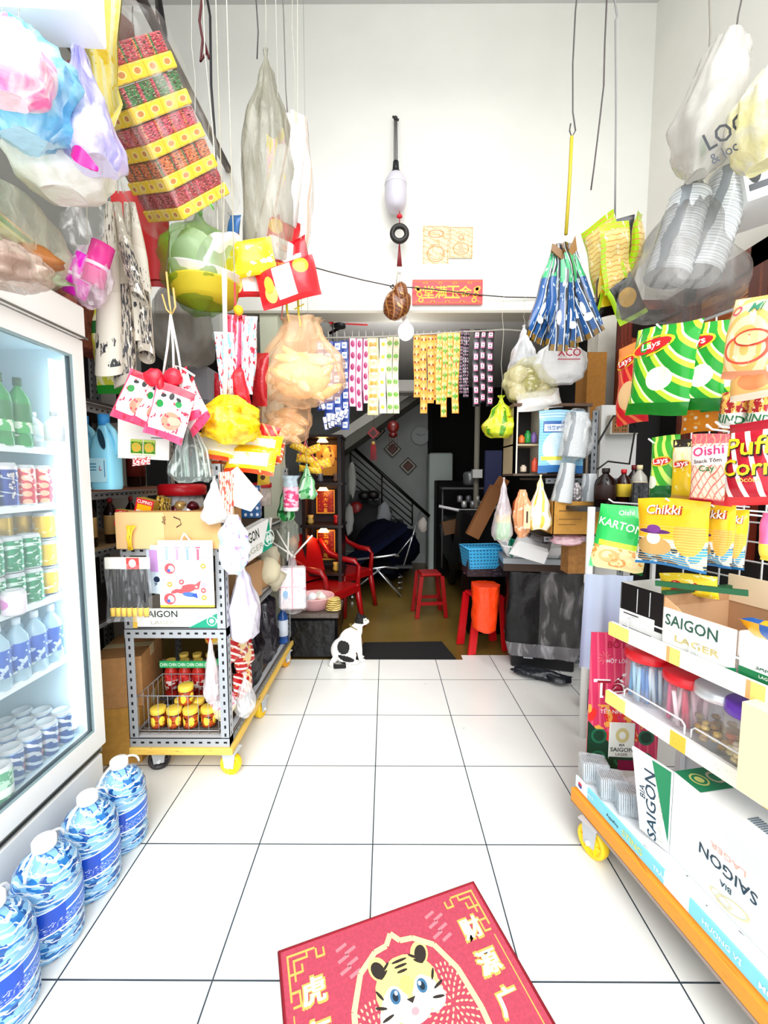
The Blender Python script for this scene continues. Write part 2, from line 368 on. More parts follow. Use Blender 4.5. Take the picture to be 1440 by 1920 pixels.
# ================================================================= product builders
def lerp(a, b, t): return a + (b - a) * t
def interp(tab, v):
    for (a, x), (b_, y) in zip(tab, tab[1:]):
        if v <= b_:
            t = (v - a) / (b_ - a) if b_ > a else 0; t = t * t * (3 - 2 * t); return lerp(x, y, t)
    return tab[-1][1]
def NZ(*a): return noise.noise(Vector(a))
PR_BAG = [(0, .22), (.07, .07), (.13, .12), (.4, .62), (.72, 1), (.93, .86), (1, .5)]
PR_CONE = [(0, .10), (.04, .05), (.2, .25), (.6, .75), (.9, 1), (1, .7)]
PR_LUMP = [(0, .3), (.1, .5), (.3, .9), (.6, 1), (.85, .85), (1, .45)]
def bagmesh(mb, w_, d, h, m, seed=0, prof=PR_BAG, wr=.18, pl=.22, npl=9, M=None, nu=40, nv=26, lean=0):
    def fn(u, v):
        a = 2 * math.pi * u; r = interp(prof, v); ca, sa = math.cos(a), math.sin(a)
        q = 1 + pl * (1 - v) ** 1.5 * math.sin(npl * a + seed + 2 * math.sin(a * 2 + seed)) + wr * NZ(ca * 1.4 + seed, sa * 1.4, v * 3.2) + wr * .5 * NZ(ca * 4 + seed, sa * 4, v * 8)
        q2 = max(abs(ca), abs(sa)) ** -.25
        return (w_ / 2 * r * q * q2 * ca + lean * v, d / 2 * r * q * q2 * sa, -h * v + .02 * h * v * math.sin(3 * a + seed))
    mb.grid(fn, nu, nv, m, M, closeu=True)
    mb.add([fn(i / nu, 1) for i in range(nu)], [tuple(range(nu))], m, None, M); mb.add([fn(i / nu, 0) for i in range(nu)], [tuple(reversed(range(nu)))], m, None, M)
    return mb
def bb(x0, y0, x1, y1, Y):
    a = P((x0 + x1) / 2, y0, Y); c = P((x0 + x1) / 2, y1, Y); w_ = P(x1, (y0 + y1) / 2, Y).x - P(x0, (y0 + y1) / 2, Y).x
    return a, c, w_, a.z - c.z
def rope(root, z1, m='2a2622', r=.0025, x=0, y=0, z0=0, name='hanging_wire', sway=.006, top=None):
    n = 7; tp = top or (x, y, z1)
    pts = [(lerp(x, tp[0], i / n) + sway * math.sin(i * 2.1 + x * 50), lerp(y, tp[1], i / n), lerp(z0, tp[2], i / n)) for i in range(n + 1)]
    return MB().tube(pts, r, m, 5).build(name, root)
def hangbag(name, label, cat, box, Y, d, m, seed=0, up=None, prof=PR_BAG, rot=(0, 0, 0), group=None, ropem='c9c4b4', content=None, tie=None, **k):
    a, c, w_, h = bb(*box, Y); r = thing(name, label, cat, a, rot, group)
    bagmesh(MB(), w_, d, h, m, seed, prof, **k).build('bag_film' if content else 'bag', r)
    if content: content(w_, h, r)
    if tie: MB().tube([(0.012 * math.cos(t), .012 * math.sin(t), -h * .07 + .004 * math.sin(3 * t)) for t in [i * .5236 for i in range(12)]], .005, tie, 5, closed=True).build('tie', r)
    if up: rope(r, up - a.z, ropem, r=.0012)
    return r
def packfn(w_, h, t, seed=0, wr=1):
    def fn(x, z, s=-1, e=0):
        X = min(1, abs(2 * x / w_)); Z = min(1, abs(2 * z / h) / .9)
        b_ = (max(0, 1 - X ** 3) ** .6) * (max(0, 1 - Z ** 3.2) ** .6)
        q = t / 2 * b_ * (1 + .12 * wr * NZ(x * 26 + seed, z * 26, s)) + .0035 * wr * NZ(x * 60 + seed * 2, z * 22, s * 3) * b_
        y = s * (q + e); edge = 1 - .035 * math.cos(z / h * math.pi) * X ** 4
        return (x * edge, y + .004 * wr * math.sin(z * 30 + seed), z + .004 * math.sin(x * 25 + seed) * (Z ** 4))
    return fn
def pack(mb, w_, h, t, mf, mk=None, texts=(), seed=0, M=None, wr=1, nu=14, nv=18, crimp=None):
    f = packfn(w_, h, t, seed, wr); mk = mk or mf
    mb.grid(lambda u, v: f((u - .5) * w_, (v - .5) * h), nu, nv, mf, M)
    mb.grid(lambda u, v: f((.5 - u) * w_, (v - .5) * h, 1), nu, nv, mk, M)
    if crimp:
        for s_ in (-1, 1):
            z0, z1 = s_ * h * .455, s_ * h * .5
            for q in (-1,): mb.grid(lambda u, v: f((u - .5) * w_, lerp(z0, z1, v) if s_ > 0 else lerp(z1, z0, v), q, .0012), nu, 1, crimp, M, sm=False)
    for tx in texts:
        st, x, z, hh, c = tx[:5]; ro = tx[5] if len(tx) > 5 else 0; sq = tx[6] if len(tx) > 6 else 1; ee = tx[7] if len(tx) > 7 else .002
        if st.startswith('@'): mb.ell(x * w_, z * h, hh * w_, hh * w_ * sq, c, M, fn=lambda a, b_: f(a, b_, -1, ee), rot=ro)
        else: mb.text(st, x * w_, z * h, hh * h, c, M, rot=ro, sq=sq, fn=lambda a, b_: f(a, b_, -1, ee), maxw=w_ * .93)
    return mb
_slot = {}
def slot(n, hv='v', c='a9adb0'):
    k = (int(n), hv, c)
    if k not in _slot:
        _slot[k] = paint('slotted_steel', c, [('cells', (1, k[0], .22, .42) if hv == 'v' else (k[0], 1, .42, .22), '1c1e20')], .45, .4)
    return _slot[k]
def apost(mb, x, y, z0, z1, w_=.035, sx=1, sy=1, c='a9adb0'):
    m = slot((z1 - z0) / .035, 'v', c); t = .003
    mb.box(min(x, x + sx * w_), max(x, x + sx * w_), min(y, y + sy * t), max(y, y + sy * t), z0, z1, m)
    mb.box(min(x, x + sx * t), max(x, x + sx * t), min(y, y + sy * w_), max(y, y + sy * w_), z0, z1, m); return mb
def arail(mb, x0, x1, y0, y1, z, w_=.035, c='a9adb0'):
    if x1 - x0 > y1 - y0: y0 -= .0015; x0 += .002; x1 -= .002
    else: x1 += .0015; y0 += .002; y1 -= .002
    z -= .001
    L = max(x1 - x0, y1 - y0); m = slot(L / .035, 'h', c); t = .003
    if x1 - x0 > y1 - y0: mb.box(x0, x1, y0, y0 + t, z - w_, z, m); mb.box(x0, x1, y0, y0 + w_, z - t, z, c)
    else: mb.box(x0, x0 + t, y0, y1, z - w_, z, m); mb.box(x0, x0 + w_, y0, y1, z - t, z, c)
    return mb
def caster(parent, loc, wc, yaw=0, r=.055, plate='b8bcc0'):
    m = MB(); m.box(-.035, .035, -.035, .035, r * 2 + .012, r * 2 + .018, plate)
    for s_ in (-1, 1): m.prism([(-.02, r - .01), (.02, r - .01), (.03, r * 2 + .012), (-.03, r * 2 + .012)], s_ * .022 - .0015, s_ * .022 + .0015, plate)
    m.cyl(.008, -.03, .03, 'dcdfe2', T((0, 0, r), (90, 0, 0)), 10)
    b_ = m.build('caster', parent, loc, (0, 0, yaw))
    dark = wc if not isinstance(wc, str) else wc
    wm = MB().lathe([(.010, -.014), (r * .45, -.014), (r * .5, -.010), (r * .72, -.010), (r * .78, -.016), (r * .96, -.015), (r, -.008), (r, .008), (r * .96, .015), (r * .78, .016), (r * .72, .010), (r * .5, .010), (r * .45, .014), (.010, .014)], wc, T((0, 0, r), (90, 0, 0)), 28)
    for i in range(6):
        a = i * math.pi / 3
        for s_ in (-1, 1): wm.cbox((r * .6 * math.cos(a), s_ * .012, r + r * .6 * math.sin(a)), (r * .3, .006, .006), wc, (0, -math.degrees(a), 0))
    wm.build('wheel', b_); return b_
def bottle(mb, h, r, body, cap, label=None, M=None, n=16, neck=.3, z0=0, lz=(.2, .62)):
    pr = [(r * .85, z0), (r, z0 + h * .03), (r, z0 + h * lz[0], label or body), (r * 1.01, z0 + h * lz[0], label or body), (r * 1.01, z0 + h * lz[1], body), (r, z0 + h * (lz[1] + .01)), (r * .9, z0 + h * .72), (r * neck, z0 + h * .86), (r * neck, z0 + h * .9)]
    pr = [(p[0], p[1], p[2] if len(p) > 2 else body) for p in pr]; pr[2] = (r, z0 + h * lz[0], body)
    mb.lathe(pr, body, M, n); mb.cyl(r * neck * 1.25, z0 + h * .89, z0 + h, cap, M, n); return mb
def can(mb, h, r, body, M=None, top='d7dade', n=18):
    mb.lathe([(r * .8, 0, top), (r, .006, body), (r, h - .012, top), (r * .86, h - .002, top), (r * .84, h, top), (r * .82, h - .003, top), (.001, h - .003, top)], body, M, n, caps=True); return mb
def carton(mb, w_, d, h, m, M=None, open_=False, tape=None, mf=None, inner=None, t=.004):
    if not open_:
        mb.box(-w_ / 2, w_ / 2, -d / 2, d / 2, 0, h, m, M, mf)
        if tape: mb.box(-w_ / 2 - .0008, w_ / 2 + .0008, -.025, .025, h - .05, h + .0008, tape, M)
    else:
        i_ = inner or m
        mb.box(-w_ / 2, w_ / 2, -d / 2, -d / 2 + t, 0, h, i_, M, mf={'-y': (mf or {}).get('-y', m)}); mb.box(-w_ / 2, w_ / 2, d / 2 - t, d / 2, 0, h, i_, M, mf={'+y': m})
        mb.box(-w_ / 2, -w_ / 2 + t, -d / 2, d / 2, 0, h, i_, M, mf={'-x': (mf or {}).get('-x', m)}); mb.box(w_ / 2 - t, w_ / 2, -d / 2, d / 2, 0, h, i_, M, mf={'+x': (mf or {}).get('+x', m)})
        mb.box(-w_ / 2, w_ / 2, -d / 2, d / 2, 0, t, i_, M)
    return mb
def FP(O, yaw, px, py, yl):
    """pixel ray meets the plane y=yl of a frame standing at O turned by yaw: local (x, z)"""
    c, s_ = math.cos(R(yaw)), math.sin(R(yaw)); nrm = Vector((-s_, c, 0)); d = CR @ Vector(((px - 720) / FPX, (960 - py) / FPX, -1)); C0 = Vector((0, 0, 1.29))
    o = Vector((O[0], O[1], 0)); t = ((o - C0).dot(nrm) + yl) / d.dot(nrm); q = C0 + d * t - o; return q.x * c + q.y * s_, q.z, C0 + d * t
# ================================================================= LEFT: drinks fridge, water, rack, trolley
FR = thing('display_refrigerator', 'tall white glass-door drinks fridge full of cans and bottles, along the left side', 'refrigerator', (-1.35, 1.17, 0))
fw = S('f3f3f0', .35); fin = S('d2ecf8', .4)
m = MB()   # hollow case, local
m.box(-.30, .26, -.31, -.27, .10, 1.86, fw, skip=()); m.box(-.30, .26, .27, .31, .10, 1.86, fw, mf={'-y': fin}); m.box(-.30, -.26, -.27, .27, .10, 1.86, fin)
m.box(-.26, .26, -.27, .27, .26, .36, fin); m.box(-.26, .26, -.27, .27, 1.72, 1.86, fin)
m.box(-.30, .262, -.31, .31, 1.86, 1.87, fw); m.build('case', FR)
m = MB().box(.26, .315, -.31, .31, 1.765, 1.872, fw, bev=.006); m.tube([(.318, -.31, 1.765), (.318, .31, 1.765)], .004, '6d6d66', 5); m.build('header_panel', FR)
MB().box(.235, .29, -.305, .305, .04, .262, fw, bev=.004).box(-.3, .235, -.305, .305, .02, .10, '55585a').build('base_panel', FR)
MB().box(.262, .285, -.31, .31, .268, .292, '8f8c80').box(.284, .287, -.2, .3, .272, .28, '2c2c28').build('sill', FR)
m = MB()
for a in ((-.31, .31, 1.70, 1.76), (-.31, .31, .30, .372), (-.31, -.262, .372, 1.70), (.262, .31, .372, 1.70)): m.box(.262, .30, a[0], a[1], a[2], a[3], fw)
D = m.build('door', FR)
m = MB()
for a in ((-.262, .262, 1.692, 1.70), (-.262, .262, .372, .384), (.248, .262, .384, 1.692), (-.262, -.248, .384, 1.692)): m.box(.284, .297, a[0], a[1], a[2], a[3], '8fa9ae')
m.box(.284, .298, .2445, .2475, .384, 1.692, '3b4a50'); m.box(.284, .298, -.248, .248, .384, .3875, '3b4a50'); m.build('gasket', D)
gl = S('dff4fb', .04, alpha=.10, name='fridge_glass', spec=.6)
MB().box(.288, .292, -.248, .248, .384, 1.692, gl).build('glass_pane', D)
MB().box(.236, .246, .235, .262, .40, 1.68, S('eafaff', .5, emit=4.0, name='lamp_tube')).build('lamp_tube', FR)
zs = [.36, .655, .885, 1.20, 1.385]
wire = S('e9f3f6', .3)
for z in zs[1:]:
    m = MB()
    for i in range(12): m.tube([(-.24 + i * .04, -.265, z - .004), (-.24 + i * .04, .265, z - .004)], .0022, wire, 4)
    m.box(.205, .218, -.265, .265, z - .018, z + .004, wire); m.tube([(.21, -.26, z + .035), (.21, .25, z + .035)], .003, wire, 5); m.tube([(.21, .25, z + .035), (.21, .25, z)], .003, wire, 5)
    m.build('wire_shelf', FR)
fx = FR.location.x
def row(proto, z, xs, ys, labels=None, skip=None, group=None):
    first = True
    for x in xs:
        for y in ys:
            if first: proto.location = (x, y, z); first = False
            else: dup(proto, (x, y, z))
def canp(nm, label, mat, h, r, group, texts=()):
    m = MB(); can(m, h, r, mat, top='c9ced2')
    for st, z, hh, c in texts: m.text(st, 0, z, hh, c, fn=lambda a, b_: (r * 1.015 * math.cos(a / r), r * 1.015 * math.sin(a / r), b_))
    return solo(nm, m, label, 'can', group=group)
ys4 = [1.395, 1.328, 1.261, 1.194, 1.127]
bm = paint('can_blue', '0c2f8f', [('noise', (5, .56, 3, .2, .8, 1.5), 'e9e4e4'), ('stripe', (1, 3, .06, .3), 'd7e6f5'), ('rect', (0, 1, .86, .95), 'e8eef6')], .25, .4)
rd = canp('drink_can', 'dark blue drink can on the second fridge shelf', bm, .135, .031, 'dark blue cans on the second fridge shelf')
row(rd, zs[3], [-1.155, -1.225], ys4[2:])
pm = paint('can_pink', 'd9344e', [('dots', (5, 5, .36), 'ffc2a0', (.1, .6)), ('noise', (7, .55, 8, .3, 1, 1), 'ffe0d8'), ('rect', (0, 1, .0, .06), 'f6f6f6')], .3, .2)
row(canp('drink_can', 'pink and red drink can on the second fridge shelf', pm, .13, .030, 'pink cans on the second fridge shelf'), zs[3], [-1.155, -1.225], ys4[:2])
gm = paint('can_green', '0d8a57', [('ell', (.5, .5, .16, .28), 'bfe6cf'), ('ell', (.5, .5, .12, .22), '0d8a57'), ('rect', (0, 1, .74, .78), 'd6efe2'), ('noise', (9, .6, 1), 'd8f0e6')], .25, .3)
g0 = canp('drink_can', 'green beer can stacked on the third fridge shelf', gm, .112, .032, 'green cans stacked on the third fridge shelf')
row(g0, zs[2], [-1.155], ys4[1:4])
for y in ys4[1:4]: dup(g0, (-1.155, y, zs[2] + .113))
ym = paint('can_gold', 'f0c22a', [('ell', (.5, .55, .2, .2), 'f7efcf'), ('rect', (0, 1, .0, .12), '24406e'), ('noise', (8, .6, 4), 'fff0b0')], .3, .3)
y0 = canp('drink_can', 'gold beer can in the three-high stack on the third fridge shelf', ym, .095, .030, 'gold cans on the third fridge shelf')
y0.location = (-1.165, ys4[0] + .01, zs[2])
for x in (-1.165, -1.235):
    for k in range(3):
        if (x, k) != (-1.165, 0): dup(y0, (x, ys4[0] + .01, zs[2] + k * .096))
for y in ys4[1:4]: dup(y0, (-1.24, y, zs[2] + .096)); dup(y0, (-1.24, y, zs[2] + .192)); dup(y0, (-1.24, y, zs[2]))
pk = solo('drink_can', can(MB(), .075, .03, paint('can_lilac', 'f4e6f2', [('ell', (.5, .5, .3, .3), 'e38bd0')], .3)), 'small white and lilac can at the front of the third fridge shelf', 'can', (-1.10, 1.20, zs[2]))
tg = paint('can_tiger', '0f4c9e', [('stripe', (3, 4, .4, 1.2, 3), 'e6eef6'), ('ell', (.15, .4, .12, .16), 'd8485c'), ('rect', (0, 1, .88, .95), '9fc3ea')], .25, .4)
row(canp('drink_can', 'blue striped beer can on the fridge floor', tg, .118, .032, 'blue cans on the fridge floor'), zs[0], [-1.14, -1.21, -1.28], ys4[0:4])
gm2 = solo('drink_can', can(MB(), .12, .033, paint('can_pale', 'b9dcc4', [('noise', (6, .5), '3f9a6a'), ('rect', (0, 1, .3, .5), 'eef6ee')], .3)), 'pale green can nearest on the fridge floor', 'can', (-1.095, 1.105, zs[0]))
wb = S('bfe4f7', .1, alpha=.7, name='water'); lb = paint('label_blue', '0f58c4', [('noise', (6, .56), 'd6ecff'), ('ell', (.3, .5, .1, .3), 'f2f8ff')], .4)
row(solo('water_bottle', bottle(MB(), .20, .031, wb, 'dfeffa', lb), 'small water bottle with blue label on the fourth fridge shelf', 'bottle', group='water bottles on the fourth fridge shelf'), zs[1], [-1.155, -1.225], ys4[0:4])
gb = S('26a048', .1, alpha=.9, name='green_pet'); glb = paint('label_green', '3fbf5c', [('noise', (5, .5), 'e9f7e6'), ('rect', (0, 1, .4, .7), '1f7a36')], .4)
row(solo('soda_bottle', bottle(MB(), .215, .031, gb, '0e5a2c', glb), 'green soda bottle on the top fridge shelf', 'bottle', group='green soda bottles on the top fridge shelf'), zs[4], [-1.155, -1.225], ys4[1:5])
wl = S('e8f2f4', .15, alpha=.8)
row(solo('milk_bottle', bottle(MB(), .12, .028, wl, 'cfd8dc', 'f5fbff'), 'short white drink bottle by the lamp on the top fridge shelf', 'bottle', group='short white bottles on the top fridge shelf'), zs[4], [-1.10, -1.17], [ys4[0]])

# --- five-litre water bottles on the floor
wtr = paint('water_pet', '8cc6ee', [('stripe', (4, 6, .3, 2.2, 7), '2a78c4'), ('stripe', (2, 11, .2, 2.5, 5), 'd8effc'), ('noise', (11, .58, 2), '0d4f9e'), ('stripe', (3, 14, .1, 2.0, 9), 'ffffff')], .06, alpha=.8, bump=.5)
wlab = paint('water_label', '1a62c8', [('rect', (0, 1, .55, .62), 'eaf4ff'), ('rect', (0, .17, 0, 1), '0e47b8'), ('rect', (.5, .67, 0, 1), '0e47b8'), ('noise', (30, .6, 1, .1, .45, 2), 'eef6ff'), ('rect', (0, 1, .95, 1), 'e6f2fc'), ('rect', (0, 1, 0, .06), 'e6f2fc')], .3)
def jug(label, loc, rot):
    r = thing('water_bottle', label, 'water bottle', loc, (0, 0, rot))
    rr = .079; pr = [(.06, 0), (.074, .006), (rr, .02)]
    for i in range(4): pr += [(rr - .004, .028 + i * .013), (rr, .034 + i * .013)]
    pr += [(rr, .085), (rr, .163), (rr - .003, .17)]
    for i in range(3): pr += [(rr - .001, .176 + i * .014), (rr - .005, .183 + i * .014)]
    pr += [(.070, .232), (.056, .252), (.034, .268), (.024, .276), (.023, .284)]
    MB().lathe(pr, wtr, None, 36).build('bottle_body', r)
    MB().lathe([(rr + .0012, .088), (rr + .0012, .160)], wlab, None, 36, caps=False).text('LA VIE', 0, .108, .017, 'f4faff', fn=lambda a, b_: ((rr + .0025) * math.cos(a / rr - .6), (rr + .0025) * math.sin(a / rr - .6), b_)).build('label_band', r)
    MB().lathe([(.026, .282), (.028, .284), (.028, .304), (.025, .308), (.001, .308)], 'f7f7f7', None, 24).build('cap', r)
    MB().tube([(-.07 * math.cos(t), 0, .272 + .05 * math.sin(t)) if 0 else (.075 * math.cos(t), 0, .25 + .052 * math.sin(t)) for t in [i * math.pi / 12 for i in range(13)]], .004, 'f7f7f7', 6).build('handle', r)
for i, (y, lab) in enumerate(((1.375, 'large water bottle with blue label and white cap, farthest along the fridge, nearest the trolley'), (1.215, 'large water bottle with blue label, second from the trolley beside the fridge'),
        (1.055, 'large water bottle with blue label, third from the trolley beside the fridge'), (.895, 'large water bottle cut by the left edge of the photo, fourth from the trolley'))):
    jug(lab, (-.933 + .004 * (i % 2), y, .001), 70 + i * 13)

# --- dark slotted rack behind the fridge
RK = thing('storage_rack', 'grey slotted steel rack with wooden boards standing behind the fridge', 'rack', (-1.45, 1.95, 0))
m = MB()
for x, sx in ((-.25, 1), (.20, -1)):
    for y, sy in ((-.42, 1), (.52, -1)): apost(MB(), x, y, 0, 2.05, .04, sx, sy).build('post', RK)
rz = [.14, .66, .985, 1.24, 1.62, 2.03]
for i, z in enumerate(rz):
    m = MB(); arail(m, -.25, .20, -.42, -.38, z - .012); arail(m, .165, .20, -.42, .52, z - .012)
    m.box(-.25, .20, -.42, .52, z - .012, z, {3: '8a5a44', 2: 'a88a62'}.get(i, '3a3430'), mf={'-y': 'e0907a'} if i == 3 else None); m.build('shelf', RK)
MB().box(-.262, -.252, -.42, .52, 0, 2.03, S('0c0c0e', .9)).build('back_panel', RK)  # dark backing sheet added; its black stands in for shade behind the shelves
# bleach jugs
def bleach(label, px, Y, X=None):
    z = 1.24; c = P(px, 905, Y); r = thing('bleach_jug', label, 'jug', (c.x, Y, z + .001), (0, 0, -8))
    lbm = S('8fdcf6', .35); h = .30; w_ = .054
    m = MB(); pts = []
    m.grid(lambda u, v: (lambda a, k: (w_ * k * math.copysign(abs(math.cos(a)) ** .6, math.cos(a)), .042 * k * math.copysign(abs(math.sin(a)) ** .6, math.sin(a)), v * h * .9))(2 * math.pi * u, interp([(0, .9), (.05, 1), (.55, 1), (.72, .8), (.9, .42), (1, .3)], v)), 28, 20, lbm, closeu=True)
    m.build('jug_body', r)
    MB().tube([(.012, -.0, .262), (.040, -.0, .235), (.056, -.0, .19), (.052, 0, .14)], .012, lbm, 8).ell(.022, .20, .014, .042, '14364a', y=-.0425, rot=14).build('handle', r)
    MB().cyl(.021, h * .9 - .012, h * .9 + .032, '2b8fd6', None, 16).build('cap', r)
    m = MB().box(-.04, .04, -.0445, -.043, .03, .125, 'b9ecfb'); m.text('L', .014, .085, .018, 'b01850', y=-.0455)
    for k in range(3): m.box(-.038, -.005, -.0455, -.0445, .10 - k * .012, .104 - k * .012, '3a86b0'); 
    m.box(.03, .033, -.0455, -.0445, .05, .115, '3a86b0'); m.build('label', r)
bleach('light blue bleach jug half hidden by the fridge edge, on the rack', 162, 1.74); bleach('light blue bleach jug with blue cap, right one of the two on the rack board', 201, 1.70)
# dark sauce bottles with yellow and red caps on the rack
bk = S('1c0b06', .12); 
p0 = solo('sauce_bottle', bottle(MB(), .26, .032, bk, 'd8b020', '6b1a10'), 'dark bottle with yellow cap in the shadow on the rack behind the jugs', 'bottle', (-1.33, 1.95, 1.241), group='yellow-capped bottles on the rack')
for (x, y, z) in ((-1.42, 1.75, 1.241), (-1.30, 2.15, 1.241), (-1.36, 2.3, 1.241), (-1.42, 1.85, 1.621 - .001), (-1.32, 1.8, 1.621 - .001), (-1.3, 2.1, 1.621 - .001)): dup(p0, (x, y, z + .001))
p1 = solo('sauce_bottle', bottle(MB(), .21, .026, bk, '8a1018', 'c8a060'), 'dark sauce bottle with dark red cap on the rack shelf under the jugs', 'bottle', (-1.31, 1.70, .986), group='red-capped bottles under the jugs')
for (x, y) in ((-1.37, 1.63), (-1.39, 1.75), (-1.29, 1.8), (-1.35, 1.86), (-1.28, 1.92), (-1.33, 2.0), (-1.28, 2.08)): dup(p1, (x, y, .986))
m = MB(); carton(m, .14, .1, .11, 'a5602c'); solo('carton', m, 'small brown carton on the rack under the bleach jugs', 'carton', (-1.38, 1.60, .987))
for k in range(3):
    m = MB(); pack(m, .17, .12, .07, paint('pack_wb', 'e9f2fa', [('stripe', (1.2, .8, .4, .5), '2f86cf')], .4), seed=k, M=T((0, 0, 0), (90, 0, 0)))
    solo('tissue_pack', m, ('white and blue soft pack %s behind the fridge' % ['lowest in the stack', 'in the middle of the stack', 'on top of the stack'][k]), 'pack', (-1.33, 1.62, .70 + k * .075), (0, 0, k * 9 - 60))
for k, (py, hh, lab, c1) in enumerate(((0, .26, 'yellow-brown carton lying low behind the fridge corner', 'd8a048'), (.262, .23, 'light brown carton stacked on another behind the fridge corner', 'c8925a'))):
    m = MB(); carton(m, .2, .3, hh, S(c1, .8, var=.1), tape='e6d3a4');
    solo('carton', m, lab, 'carton', (-1.225, 1.92, py + .001), (0, 0, 8 + k * 5))
m = MB(); 
for k in range(6): m.box(-.06, .06, -.1, .1, k * .012, k * .012 + .008, 'e9e7e0' if k % 2 else '2d5fae')
solo('paper_stack', m, 'stack of white and blue papers behind the fridge beside the trolley', 'paper', (-1.27, 1.60, .661), (0, 0, 12))

# --- slotted-angle trolley
TR = thing('shelf_trolley', 'slotted steel shelf trolley on yellow base board with caster wheels', 'trolley', (-.88, 1.69, 0))
W2, L2 = .215, 1.16; pm_ = 'b8bcc0'
m = MB()
for x, sx, z1 in ((-W2, 1, 1.12), (W2, -1, 1.345)):
    mm = MB(); apost(mm, x, 0, .139, z1, .038, sx, 1, pm_); mm.build('post', TR)
    mm = MB(); apost(mm, x, L2, .139, 1.35, .038, sx, -1, pm_); mm.build('post', TR)
for z in (.180, .66, 1.01):
    m = MB(); arail(m, -W2, W2, 0, .04, z, .04, pm_); arail(m, W2 - .04, W2, 0, L2, z, .03, pm_); m.box(W2 - .003, W2, 0, L2, z - .036, z, slot(L2 / .035, 'h', '8a8c8a'))
    m.box(-W2, W2, .004, L2, z - .008, z - .002, '5c4a3a'); m.box(-W2, -W2 + .003, 0, L2, z - .036, z, pm_); m.build('shelf', TR)
MB().box(-W2 - .0, W2 + .012, -.012, L2 + .03, .108, .138, paint('yellow_board', 'eec35a', [('noise', (7, .64), '7a5a3a')], .7), bev=.003).build('base_board', TR)
for x, y, c, a in ((-.125, .06, '2a2426', 20), (.205, .03, 'ffd21a', -8), (.205, .46, 'f4c81e', 80), (.195, 1.06, 'e8a41a', 70), (-.15, 1.06, '2a2426', 0)): caster(TR, (x, y, 0), S(c, .4), a, .0455)
m = MB(); bx = (-.185, .16, .02, .22, .18, .41)      # wire basket
for z in (.20, .355): m.tube([(bx[0], bx[2], z), (bx[1], bx[2], z), (bx[1], bx[3], z), (bx[0], bx[3], z)], .0025, '9a9c9e', 5, closed=True)
for i in range(9):
    x = lerp(bx[0], bx[1], i / 8); m.tube([(x, bx[2], .355), (x, bx[2], .185), (x, bx[3], .185), (x, bx[3], .355)], .0013, '9a9c9e', 4)
for i in range(6):
    y = lerp(bx[2], bx[3], i / 5); m.tube([(bx[0], y, .355), (bx[0], y, .185), (bx[1], y, .185), (bx[1], y, .355)], .0013, '9a9c9e', 4)
solo('wire_basket', m, 'wire basket holding yellow-lidded jars low in the trolley', 'basket', (-.88, 1.69, 0))
jm = paint('jar_label', 'a8401a', [('rect', (0, 1, .2, .62), 'c85a1c'), ('dots', (5, 1, .32), 'ffe04a', (.2, .6)), ('noise', (6, .6), '3a1408')], .2)
def jar(label, loc, rot=0, group=None):
    r = thing('sauce_jar', label, 'jar', loc, (0, 0, rot), group); MB().lathe([(.028, 0), (.032, .004), (.032, .058), (.028, .064)], jm, None, 20).build('jar_glass', r)
    MB().lathe([(.032, .062), (.033, .064), (.033, .082), (.03, .085), (.001, .085)], 'f2cf4a', None, 20).build('lid', r); return r
j0 = jar('round jar of sauce with yellow lid in the wire basket of the trolley', (-1.01, 1.765, .189), 0, 'yellow-lidded jars in the wire basket')
for k, (x, y, z) in enumerate(((-.938, 1.765, .189), (-.866, 1.765, .189), (-.79, 1.775, .189), (-.94, 1.84, .189), (-.87, 1.84, .189), (-.90, 1.80, .2755))): dup(j0, (x, y, z), (0, 0, k * 47))
cm = S('c22a1e', .2); cl = paint('chili_label', 'd84040', [('rect', (0, 1, .0, .5), 'f6e6e0'), ('noise', (7, .5), 'b01818')], .4)
ZB = P(300, 1313, 1.95).z + .035; MB_ = MB().box(-.2, .17, .21, .40, ZB - .007, ZB - .001, '3a3a3a'); MB_.build('shelf', TR)
c0 = solo('sauce_bottle', bottle(MB(), .175, .031, cm, 'f2d060', cl, neck=.55), 'red sauce bottle with yellow cap in the front row in the trolley', 'bottle', (-1.03, 1.80, .485 - .12 + .12), group='red sauce bottles in the front row in the trolley')
c0.location = (-1.04, 1.945, ZB)
for k in range(1, 5): dup(c0, (-1.04 + k * .066, 1.945, ZB), (0, 0, 33 * k))
for k in range(4): dup(c0, (-1.01 + k * .066, 2.015, ZB), (0, 0, 50 * k), group='red sauce bottles in the row behind, in the trolley', label='red sauce bottle standing behind the front row in the trolley')
zg = P(300, 1246, 1.89).z; m = MB().box(-.185, .07, .20, .203, zg - .016, zg + .017, '1fa860').prism([(.07, zg - .016), (.07, zg + .017), (.13, zg + .05), (.13, zg + .02)], .2, .203, '1fa860')
for k in range(6): m.text('CHIN', -.165 + k * .042, zg, .017, 'eafff0', y=.1985, maxw=.036)
solo('card_strip', m, 'green printed cardboard strip over the red sauce bottles', 'card', (-.88, 1.69, 0))
clr = film('f3f3f3', .28, .15, 20, .8)
m = MB(); bagmesh(m, .075, .05, .30, film('efe4e6', .45, .2, 26, .9), 3, PR_CONE); solo('plastic_bag', m, 'narrow clear bag of pink and white goods hanging in the trolley front', 'bag', (-.745, 1.715, .63))
m = MB(); bagmesh(m, .10, .07, .15, paint('pk', 'f6eef0', [('noise', (4, .5), 'f08aa6'), ('rect', (0, 1, .6, 1), 'f4e4b0')], .3), 5, PR_LUMP); solo('snack_packet', m, 'pink and cream packet in the lower right corner of the trolley front', 'packet', (-.725, 1.78, .36))
m = MB()
